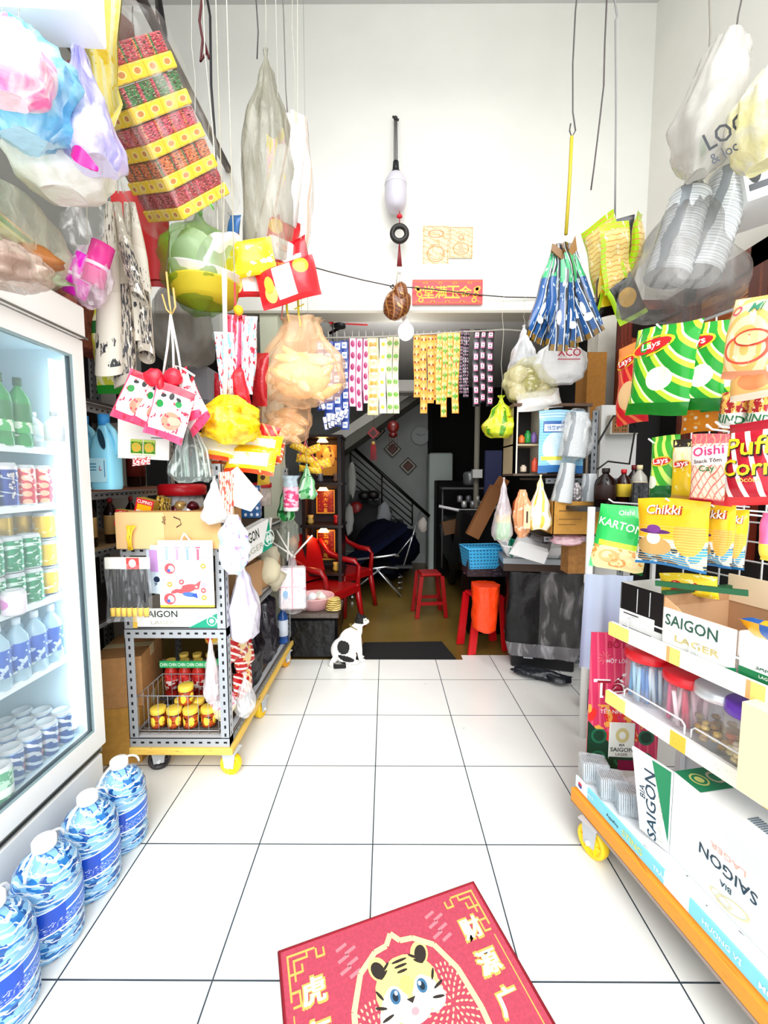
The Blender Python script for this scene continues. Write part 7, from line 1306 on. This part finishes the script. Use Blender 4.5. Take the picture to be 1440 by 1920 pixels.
ois = paint('oishi', 'e8606a', [('rect', (.08, .92, .08, .86), 'fae0cc'), ('stripe', (5, -6, .2, 1), 'ec7a6a'), ('stripe', (7, 5, .16, 1.4, 4), 'f2a080'), ('rect', (.08, .9, .56, .82), 'fdf0ec'), ('rect', (0, 1, 0, .06), 'c8202c')], .25)
chip('pink prawn snack bag with white window, in the lower row before the striped popcorn bag', 1334, 880, 72, 132, .03, ois, [('Oishi', .0, .26, .13, 'e02a7a', 6), ('Snack Tôm', .0, .12, .055, '4a3a30', 4), ('Cay', .0, .0, .11, '1f7a3a', 4)], seed=3, dyaw=14)
pfm = paint('popcorn_bag', 'b8122a', [('stripe', (3.4, 1.4, .32, 1.0, 1.2), 'f8ece8'), ('rect', (0, 1, .88, 1), 'a01024'), ('rect', (0, 1, 0, .1), 'd8242c')], .25)
def pt(s_, z, h, x_=0): return [(s_, x_ + .012, z - .012, h * 1.08, '1a0d08', 3, 1, .0022), (s_, x_, z, h, 'f4dc1c', 3, 1, .0045)]
chip('big dark red and white striped popcorn bag at the right edge', 1415, 868, 100, 158, -.03, pfm, pt('Puff', .20, .22) + pt('Corn', -.05, .2) + [('SÔCÔLA', .05, -.2, .05, 'f0d060', 3)], seed=6, t=.07, dyaw=10); hk(1380, 800, -.02)
# row 3
kart = paint('kartone', '2fc05a', [('rect', (0, 1, 0, .07), '0a5a24'), ('ell', (.5, .18, .6, .22), 'f2e0a0'), ('noise', (7, .58, 2, .05, .36, 1), 'e8a04a'), ('rect', (.1, .9, .37, .45), 'c8e03a'), ('stripe', (.8, .5, .08), '5ad880')], .22, bump=.2)
x_, z, W = S3(1165, 1010, .02)
m = MB(); pack(m, .165, .225, .06, kart, S('c8ccd0', .3, .5), [('Oishi', 0, .40, .07, 'f4fff4', 8), ('KARTONE', 0, .2, .12, 'f4fff4', -6), ('@', -.15, -.28, .2, 'f4b070', 0, .7), ('@', .2, -.34, .2, 'f8d8a0', 20, .7), ('@', .02, -.38, .16, 'e89a50', 20, .7)], 7); solo('chip_bag', m, 'bright green snack bag hanging lowest at the left end of the chips rack', 'chip bag', W, (0, 8, SY + 42)); hk(1150, 942, .03)
chk = paint('chikki', 'f8b81c', [('rect', (0, 1, 0, .42), '3a9ac8'), ('noise', (4, .52, 2, .0, .42, 1), 'e8f2f4'), ('noise', (5, .56, 7, .0, .4, 1), '14405a'), ('ell', (.78, .5, .2, .3), 'f6a03a'), ('stripe', (0, 26, .25, 1, 2), 'f8c060'), ('rect', (0, 1, .62, 1), 'f8bc1c'), ('ell', (.3, .3, .26, .14), 'c8a060'), ('ell', (.3, .42, .1, .09), 'f6ddc8'), ('ell', (.3, .52, .24, .035), '5a2a6a'), ('ell', (.3, .56, .1, .06), '7a3a8a'), ('rect', (0, 1, 0, .04), '1c6aa0')], .22, bump=.2)
CT = [('Chikki', -.06, .34, .13, 'a82414', 2, 1, .002), ('Chikki', -.075, .345, .125, 'fdf4ea', 2, 1, .0038)]
for k, (px, py, w_, h, yl, lab) in enumerate(((1375, 1012, 46, 112, .12, 'orange and blue corn snack bag, rightmost and narrowest of the three alike'), (1340, 1005, 66, 118, .08, 'orange and blue corn snack bag in the middle of the three alike'), (1258, 1000, 112, 128, .0, 'orange and blue corn snack bag with its name fully visible, front one'))):
    chip(lab, px, py, w_, h, yl, chk, CT, seed=k, dyaw=18 if k == 2 else 8); hk(px, py - h / 2 + 6, yl)
chip('pink and yellow packet cut by the right edge beside the wire grid', 1442, 1010, 30, 90, .05, paint('pinky', 'f06a9a', [('rect', (0, 1, 0, .4), 'f6e04a')], .3), seed=2, nm='snack_packet')
# items on the top shelf
def sbox(name, label, cat, x0, x1, y0, y1, z0, z1, build, dyaw=0):
    r = thing(name, label, cat, SL((x0 + x1) / 2, (y0 + y1) / 2, z0), (0, 0, SY + dyaw)); build(r, x1 - x0, y1 - y0, z1 - z0); return r
def bw(r, w_, d, h):
    m = MB(); carton(m, w_, d, h, S('0e0e10', .3), open_=True, inner=S('e8e6e2', .6)); m.box(-w_ / 2, w_ * .3, -d / 2 - .001, -d / 2 - .0002, 0, h * .42, 'f4f4f2'); m.box(w_ * .3, w_ / 2, -d / 2 - .001, -d / 2 - .0002, 0, h * .2, 'f4f4f2')
    m.box(-w_ * .4, -w_ * .05, -d / 2 - .002, -d / 2 - .001, h * .35, h * .37, '1a1a1c'); m.box(-w_ * .42, w_ * .25, -d / 2 - .002, -d / 2 - .001, h * .04, h * .07, '1a1a1c')
    for q in (-.1, .18): m.box(w_ * q, w_ * q + .002, -d / 2 - .0016, -d / 2 - .0002, h * .45, h * .95, 'd8d8da')
    m.build('carton', r)
xa = S3(1162, 1150, .02)[0]; xb = S3(1240, 1170, .02)[0]; zt1 = S3(1162, 1090, .02)[1]
sbox('carton', 'black and white open carton at the far end of the top display shelf', 'carton', xa, xb + .01, .02, .24, .776, zt1, bw)
xc = S3(1388, 1230, .02)[0]
def sg(r, w_, d, h):
    m = MB(); carton(m, w_, d, h * .8, S('f6f6f2', .4), M=None, open_=True, inner=S('b8906a', .8)); y = -d / 2 - .0014
    m.prism([(-w_ / 2, h * .8), (-w_ / 2, h), (-w_ * .3, h * .86), (-w_ * .24, h * .8)], -d / 2, -d / 2 + .004, S('d8a878', .8)); m.text('SAIGON', -.02, h * .58, h * .22, '2a5a48', y=y, maxw=w_ * .72); m.text('LAGER', .0, h * .26, h * .13, 'd8c880', y=y, sq=1.7, maxw=w_ * .6)
    m.poly([(w_ * .22, .002), (w_ / 2, .002), (w_ / 2, h * .16)], '0f8a58', y=y); m.build('tray', r)
    MB().box(-w_ / 2, -w_ / 2 + .004, -d / 2, d / 2, h * .8, h * 1.05, S('a87e58', .8, var=.1)).box(-w_ / 2 - .002, w_ / 2 - .08, d / 2 - .006, d / 2, h * .8, h * 1.35, S('f2dcb8', .8)).box(-w_ / 2 - .004, -w_ / 2 + .012, -d / 2 - .006, d / 2, h * 1.05, h * 1.12, '0f4a2a').build('flap', r)
zs1 = S3(1240, 1110, .02)[1]
sbox('beer_tray', 'open white beer carton tray with big green lettering on the top display shelf', 'tray', xb + .012, xc, .01, .28, .776, .776 + (zs1 - .776) * .95, sg)
x_, z, W = S3(1290, 1098, .12); m = MB(); pack(m, .15, .07, .04, paint('yr', 'f8d828', [('ell', (.3, .5, .12, .25), 'd8201c'), ('ell', (.6, .5, .1, .2), 'd8201c'), ('noise', (6, .6), 'fdf2a0')], .3), seed=2); solo('snack_packet', m, 'yellow packet with red circles lying in the beer tray', 'packet', W, (0, -6, SY + 30))
m = MB().box(-.11, .11, -.005, .005, -.008, .008, S('0e5a30', .4)); solo('green_strip', m, 'dark green torn carton edge lying across the beer tray', 'strip', S3(1310, 1102, .06)[2], (0, -4, SY + 24))
def bx3(r, w_, d, h):
    m = MB(); carton(m, w_, d, h, S('f4f6f2', .4)); y = -d / 2 - .0012; m.text('SAIGON', -w_ * .05, h * .75, h * .2, '3a6a58', y=y, maxw=w_ * .8); m.box(-w_ / 2, w_ / 2, y, -d / 2, 0, h * .55, '0f7a44'); m.text('LAGER', -w_ * .1, h * .42, h * .12, 'f4f6e8', y=y - .001, maxw=w_ * .6); m.build('box', r)
sbox('beer_pack', 'small white and green beer box at the right edge of the top display shelf', 'box', xc + .005, xc + .16, .01, .2, .776, .84, bx3)
x_, z, W = S3(1440, 1185, .06); m = MB(); pack(m, .1, .08, .04, paint('by', 'f2a81c', [('rect', (.5, 1, 0, 1), '1f5aa8')], .3), seed=1); solo('snack_packet', m, 'orange and blue packet on top of the small beer box', 'packet', W, (60, 0, SY))
# four jars on the middle shelf
def tubjar(label, px, yl, r, h, lidc, lid_h, cont, cc, film_c='f0e8ea', lidr=1.02, z=.531):
    x_, _, W = S3(px, 1300, yl); j = thing('candy_jar', label, 'jar', (W.x, W.y, z), (0, 0, SY)); 
    MB().lathe([(r * .82, 0), (r * .9, .005), (r * .96, h * .15), (r, h * .6), (r * .96, h * .85), (r * .82, h)], film(film_c, .16, .06, 9, .3), None, 32).build('jar_glass', j)
    MB().lathe([(r * lidr, h * .93), (r * lidr * 1.03, h * .95), (r * lidr * 1.0, h + lid_h), (r * lidr * .94, h + lid_h + .004), (r * lidr * .3, h + lid_h + .003), (.001, h + lid_h + .006)], lidc if not isinstance(lidc, str) else S(lidc, .3), None, 32).build('lid', j)
    m = MB(); random.seed(int(px))
    if cont == 'stick':
        for k in range(26):
            a = k * 2.4; rr = r * .78 * math.sqrt((k + .5) / 26); x0, y0 = rr * math.cos(a), rr * math.sin(a); x1, y1 = x0 * .9 + random.uniform(-.015, .015), y0 * .9 + random.uniform(-.015, .015)
            m.tube([(x0, y0, .008), (x1, y1, h * random.uniform(.75, .86))], .0065, cc[k % len(cc)], 6)
    else:
        for k in range(40):
            a = k * 2.4; rr = r * .75 * math.sqrt((k % 20 + .5) / 20); m.ball((.012, .012, .008), S(cc[k % len(cc)], .25, .3), T((rr * math.cos(a), rr * math.sin(a), .02 + (k // 20) * .016 + .01 * (k % 3))), 8, 6, .3, k)
    m.build('sweet', j); return j
tubjar('round jar with red lid full of light blue sticks on the middle display shelf', 1212, .09, .068, .158, 'e0202c', .018, 'stick', ['5ab4ea', 'd8f0fa', '2a86cc', 'a8dcf4'])
tubjar('round jar with red lid full of pink sticks, second on the middle display shelf', 1290, .09, .066, .145, 'e0202c', .016, 'stick', ['f06a9a', 'f8c8d8', 'd8305a', 'fbe8ee'])
tubjar('wide clear jar with silver-white lid and gold sweets, third on the middle display shelf', 1352, .08, .072, .15, S('d8dcdf', .25, .4), .014, 'ball', ['c89a2a', 'e8c45a', '9a7420'], 'cfd2d4', .86)
tubjar('jar with purple lid partly behind a carton at the right of the middle display shelf', 1412, .06, .058, .15, '6a3ab8', .018, 'ball', ['e8d8a0', 'f4ecd0', 'd8682a'], 'dcd8cc', .95)
x_, z, W = S3(1440, 1300, .0); m = MB(); carton(m, .1, .12, .22, S('f2dcb4', .8)); solo('carton', m, 'plain beige carton at the right edge of the middle display shelf', 'carton', SL(x_ + .035, .0, .535), (0, 0, SY))
# red Tet poster standing before the shelf
tet = paint('tet_poster', 'd83460', [('stripe', (9, 1.2, .25, .3), 'e8607a'), ('noise', (4, .5, 1, .22, .45, 1), 'e83028'), ('noise', (8, .58, 5, .2, .48, 1), 'f8b04a'), ('half', (-.5, -1, -.36), '0d3a24'), ('dots', (3, 6, .34, .34, (0, .3)), '1d6a48'), ('dots', (3, 6, .24, .24, (0, .3)), '0d3a24'), ('rect', (.45, 1, 0, .08), '8a1a4a')], .35)
x0, zt_, _ = S3(1100, 1200, -.03); a = G(1098, 1440, .19); pw = .20; ph = .42
r_ = thing('advert_panel', 'pink-red festive advertising panel with a beer can, standing at the far end of the display', 'advert', P(1098, 1440, 1.54), (0, 0, -4)); ph = P(1100, 1185, 1.54).z - P(1098, 1440, 1.54).z; pw = .262
m = MB().box(0, pw, -.003, .003, 0, ph, 'e8607a', mf={'-y': tet}); y = -.0042
m.text('BỐT', pw * .36, ph * .93, .042, 'a81030', y=y); m.text('MỘT LỜI', pw * .36, ph * .80, .022, 'fbe8ee', y=y, maxw=pw * .55); m.text('Tết', pw * .36, ph * .62, .100, 'ffffff', y=y); m.text('Tết', pw * .35, ph * .62, .080, '9c0428', y=y - .001); m.text('TẾT NHÀ', pw * .34, ph * .44, .024, 'fbe8ee', y=y, maxw=pw * .6)
for k in range(10): a = k * .628; m.tube([(pw * .2 + .008 * math.cos(a), y, ph * .82 + .008 * math.sin(a)), (pw * .2 + .026 * math.cos(a), y, ph * .82 + .026 * math.sin(a))], .0007, 'f6b0a0', 4)
m.build('panel', r_)
PXO = -pw * .12; m = MB().box(pw * .30, pw * .66, -.012, -.004, ph * .09, ph * .36, 'eef0e6', bev=.003); m.ell(pw * .48, ph * .27, .025, .03, 'd8c88a', y=-.013, r0=.5); m.text('BIA', pw * .48, ph * .20, .010, '20302a', y=-.013); m.text('SAIGON', pw * .48, ph * .165, .017, '16261e', y=-.013, maxw=pw * .34); m.text('LAGER', pw * .48, ph * .13, .011, '6a6a58', y=-.013); m.box(pw * .30, pw * .66, -.0135, -.012, ph * .09, ph * .11, '0d3a24'); m.build('can_print', r_)
# plastic cutlery trays
clr2 = film('dfe4e8', .30, .08, 18, .4); stm = paint('plastic_fork', 'eef2f5', [('stripe', (22, 1, .4), 'a8b4bc')], .2)
for k, (px, py, lab) in enumerate(((1108, 1440, 'clear plastic tray of spoons, farthest left on the display trolley'), (1142, 1472, 'clear plastic tray of forks, middle one on the display trolley'), (1176, 1500, 'clear plastic tray nearest to the big beer carton'))):
    c = G(px, py + 22, .20); r_ = thing('cutlery_tray', lab, 'tray', (c.x + .02, c.y + .02, .187), (-8, 0, SY + 60)); MB().box(-.045, .045, -.04, .04, 0, .075, clr2, bev=.004).build('tray', r_); m = MB()
    for q in range(12): m.cbox((-.038 + q * .0068, 0, .036), (.0035, .066, .06), stm)
    m.build('spoon', r_)
# big beer cartons
bgm = S('f6f7f5', .4)
x0, z0_, W0 = S3(1195, 1390, .02)
def bigbox(label, corner, yaw, w_, d, h, tilt=(0, 0)):
    r = thing('beer_carton', label, 'carton', corner, (tilt[0], tilt[1], yaw)); m = MB(); m.box(0, w_, 0, d, 0, h, bgm); y = -.0012
    g = '0f7a4e'
    # long front face (-y)
    X1 = FP((.835, 1.14), -80, 1362, 1640, 0)[0]; m.text('SAIGON', X1, h * .42, .030, '1c3a4a', y=y, rot=180, maxw=.17); m.text('BIA', X1, h * .26, .015, '1c3a4a', y=y, rot=180); m.text('LAGER', X1, h * .57, .016, 'e8b8a8', y=y, rot=180, sq=1.4); m.ell(X1 + .02, h * .12, .045, .018, 'f2ddb0', y=y, r0=.8, rot=20); m.ell(X1 - .01, h * .1, .03, .012, 'f2ddb0', y=y, r0=.8)
    for k in range(9): m.box(w_ * .30, w_ * (.86 - .03 * (k % 3)), y, -.0002, h * (.66 + k * .03), h * (.66 + k * .03) + .0012, 'd4dadc')
    # top face
    M_ = Matrix(((1, 0, 0, 0), (0, 0, 1, 0), (0, 1, 0, 0), (0, 0, 0, 1)))
    tt = lambda x_, yy: (x_, yy, h + .0012)
    m.poly([(w_ * .0, d * .0), (w_ * .16, d * .0), (w_ * .16, d * .55), (w_ * .0, d * .8)], g, fn=tt); m.ell(w_ * .08, d * .2, .024, .024, 'c8c870', fn=lambda a, b_: (a, b_, h + .002), r0=.8); m.ell(w_ * .08, d * .2, .012, .012, 'c8c870', fn=lambda a, b_: (a, b_, h + .002)); m.ell(w_ * .08, d * .46, .022, .022, 'b8b090', fn=lambda a, b_: (a, b_, h + .002), r0=.7)
    for k in range(12): m.box(w_ * .34 + k * .006, w_ * .34 + k * .006 + .003, d * .18, d * .34, h, h + .0014, '6a7a88')
    m.ell(w_ * .55, d * .25, .04, .018, 'a8a098', fn=tt); m.ell(w_ * .68, d * .22, .03, .014, 'a8a098', fn=tt); m.box(w_ * .45, w_ * .56, d * .45, d * .48, h, h + .0014, '40484e')
    # far end face (-x)
    ex = lambda u_, v_: (-.0012, d - u_, v_)
    m.text('SAIGON', d * .62, h * .45, .045, '1c3a4a', fn=ex, rot=90, maxw=h * .7); m.text('BIA', d * .38, h * .58, .022, '1c3a4a', fn=ex, rot=90); m.text('LAGER', d * .80, h * .42, .028, 'd8d0c0', fn=ex, rot=90, maxw=h * .6); m.poly([(d * .70, h * .99), (d, h * .99), (d, h * .1)], g, fn=ex)
    m.build('carton', r)
    Tf, Bf = Vector((-.035, -.02, .245)), Vector((-.026, -.015, .0))
    Mi = Euler((0, 0, R(80))).to_matrix(); o0 = Mi @ (Vector((.757, 1.214, .47)) - Vector((.835, 1.14, .187))); o1 = Mi @ (Vector((.79, 1.208, .205)) - Vector((.835, 1.14, .187)))
    fq = lambda a, b_, e=0: (Vector((0, 0, .252)) * b_ * (1 - a) + (o1.lerp(o0, b_)) * a) + Vector((0, -.0015 - e, 0))
    m = MB(); m.grid(lambda u, v: fq(1 - u, v), 4, 4, bgm); m.grid(lambda u, v: fq(u, v) + Vector((0, .005, 0)), 4, 4, bgm)
    q = lambda a, b_: fq(.5 - a, b_, .0012); m.text('SAIGON', -.06, .42, .30, '1c3a4a', fn=lambda a, b_: fq(.5 - a, b_, .0012), rot=90, sq=.55); m.text('BIA', -.30, .52, .16, '1c3a4a', fn=q, rot=90, sq=.5); m.text('LAGER', .2, .34, .18, 'd0cabc', fn=q, rot=90, sq=.8)
    m.poly([(.0, .99), (.46, .99), (.46, .12)], g, fn=q); m.build('flap', r); return r
BA = (.835, 1.14); BX = lambda px, py: FP(BA, -80, px, py, 0)
bc = bigbox('big white beer carton with upside-down lettering lying on the display trolley, nearest the camera', Vector((.835, 1.14, .187)), -80, .52, .2, .255)
x_, z, W = S3(1440, 1640, -.01)
m = MB().box(-.02, .015, 0, .012, 0, .08, 'e8eef2'); solo('plastic_clip', m, 'small clear plastic holder standing at the foot of the big carton', 'holder', SL(.32, .0, .187), (0, 0, SY))
# ================================================================= tiger mat
mt = thing('welcome_mat', 'red new-year door mat with a cartoon tiger and gold Chinese characters on the tiles', 'mat', (-.005, 1.122, .0), (0, 0, math.degrees(math.atan2(.196, .565)))); W_, D_ = .60, .88
hw = W_ / 2
red_m = S('b84458', .95, var=.12, bscale=120)
MB().box(-hw, hw, -D_, 0, 0, .007, red_m).build('mat_body', mt)
m = MB().tube([(-hw, 0, .006), (hw, 0, .006), (hw, -D_, .006), (-hw, -D_, .006)], .005, S('8a0c20', .9), 6, closed=True); m.build('edging', mt)
m = MB(); lv = [0]
def F(z): return lambda a, b_: (a, b_, .0073 + z * .0003)
gold = 'd9b45c'; cream = 'f6e7a2'
def key(cx, cy, sx, sy):
    global kz
    for q in ([(0, 0), (.07, 0)], [(0, 0), (0, -.10)], [(.015, -.015), (.05, -.015)], [(.05, -.015), (.05, .0)], [(.015, -.015), (.015, -.06)], [(.0, -.045), (.035, -.045)], [(.035, -.045), (.035, -.03)], [(.075, -.005), (.075, -.025)], [(.075, -.025), (.095, -.025)], [(.095, -.025), (.095, -.008)], [(.0, -.085), (.022, -.085)], [(.022, -.085), (.022, -.115)], [(.022, -.115), (.005, -.115)]):
        (x0, y0), (x1, y1) = q; a0, a1 = sorted((cx + sx * x0, cx + sx * x1)); b0, b1 = sorted((cy + sy * y0, cy + sy * y1)); kz = globals().get('kz', 0) + 1; m.box(a0 - .0025, a1 + .0025, b0 - .0025, b1 + .0025, .007, .0078 + .00006 * (kz % 12), gold)
key(-hw + .02, -.02, 1, 1); key(hw - .02, -.02, -1, 1)
for s_ in (-1, 1): m.box(s_ * (hw - .022) - .0015, s_ * (hw - .022) + .0015, -D_ + .03, -.15, .007, .0076, gold)
for s_, st_ in ((-1, '虎年大吉'), (1, '财源广进')):
    for k, chh in enumerate(st_):
        x_, y_ = s_ * .225, -.115 - k * .088
        n_ = 0
        for dx in (-.003, .003):
            for dy in (-.003, .003): n_ += 1; m.text(chh, x_ + dx, y_ + dy, .062, gold, fn=F(.6 + .25 * n_))
        for dx in (-.0016, .0016): m.text(chh, x_ + dx, y_, .056, 'fffaf0', fn=F(3 + dx * 100))
# gold arch
ap = [(-.155, -.52), (-.155, -.28), (-.14, -.19), (-.105, -.12), (-.055, -.085), (-.02, -.08), (0, -.055), (.02, -.08), (.055, -.085), (.105, -.12), (.14, -.19), (.155, -.28), (.155, -.52)]
for a_, b_ in zip(ap, ap[1:]):
    d_ = (Vector(b_) - Vector(a_)).normalized(); n_ = Vector((-d_.y, d_.x)) * .007; m.poly([tuple(Vector(a_) + n_), tuple(Vector(a_) - n_), tuple(Vector(b_) - n_), tuple(Vector(b_) + n_)], cream, fn=F(1 + .2 * ap.index(a_)))
for cx, cy in ((-.095, -.27), (.095, -.25)):
    for ring in range(1, 7):
        for k in range(ring * 6):
            a = k / (ring * 6) * 6.283 + ring; x_, y_ = cx + ring * .011 * math.cos(a), cy + ring * .014 * math.sin(a)
            if abs(x_) < .148: m.ell(x_, y_, .0052, .0026, 'f6c0a0', fn=F(.8), rot=math.degrees(a), n=6)
for cx in (-.155, .11):
    for k in range(6): m.poly([(cx + (k % 2) * .022, -.045 - k * .014), (cx + .03 + (k % 2) * .022, -.035 - k * .014), (cx + .033 + (k % 2) * .022, -.043 - k * .014), (cx + .003 + (k % 2) * .022, -.053 - k * .014)], 'f0808a', fn=F(.6))
# tiger
tw, ty, tk3 = 'fdf8ee', 'f6e08a', '2c2420'
m.ell(0, -.42, .075, .14, tw, fn=F(2)); m.ell(0, -.44, .05, .12, 'ffffff', fn=F(2.5))
for s_ in (-1, 1):
    m.ell(s_ * .058, -.125, .024, .030, ty, fn=F(2), rot=-s_ * 25); m.ell(s_ * .060, -.128, .016, .022, tk3, fn=F(3.3), rot=-s_ * 25)
    m.ell(s_ * .05, -.225, .035, .028, tw, fn=F(2.6)); m.ell(s_ * .095, -.51, .035, .022, tw, fn=F(2.6))
m.ell(0, -.185, .082, .072, ty, fn=F(3)); m.ell(-.04, -.21, .034, .034, 'fffaf0', fn=F(3.5)); m.ell(.04, -.21, .034, .034, 'fffaf0', fn=F(3.5)); m.ell(0, -.235, .042, .026, 'fffaf0', fn=F(3.6)); m.ell(0, -.18, .018, .02, 'f0e078', fn=F(3.8))
for s_ in (-1, 1):
    m.ell(s_ * .038, -.193, .020, .022, 'ffffff', fn=F(4), r0=0); m.ell(s_ * .036, -.194, .013, .016, '3a6f96', fn=F(4.5)); m.ell(s_ * .036, -.195, .007, .009, '12283a', fn=F(5)); m.ell(s_ * .032, -.188, .004, .005, 'ffffff', fn=F(5.5))
    for q, (x_, y_, l_, r_0) in enumerate(((.072, -.18, .014, 60), (.076, -.205, .015, 20), (.066, -.228, .016, -10), (.04, -.128, .016, -35), (.048, -.142, .014, -35))): m.ell(s_ * x_, y_, l_, .0035, tk3, fn=F(4.2), rot=s_ * r_0, n=10)
    for q in range(4): m.ell(s_ * .062, -.33 - q * .04, .020, .005, tk3, fn=F(3), rot=-s_ * 20, n=10)
for y_ in (-.125, -.137, -.149): m.ell(0, y_, .022 - (-.125 - y_) * .3, .0035, tk3, fn=F(4.2), n=10)
m.poly([(-.012, -.208), (.012, -.208), (0, -.220)], tk3, fn=F(5)); m.ell(0, -.236, .010, .008, 'f2a0a8', fn=F(5)); m.ell(-.12, -.42, .018, .014, cream, fn=F(2)); m.ell(.2, -.10, .0, .0, gold, fn=F(1))
m.build('print', mt)
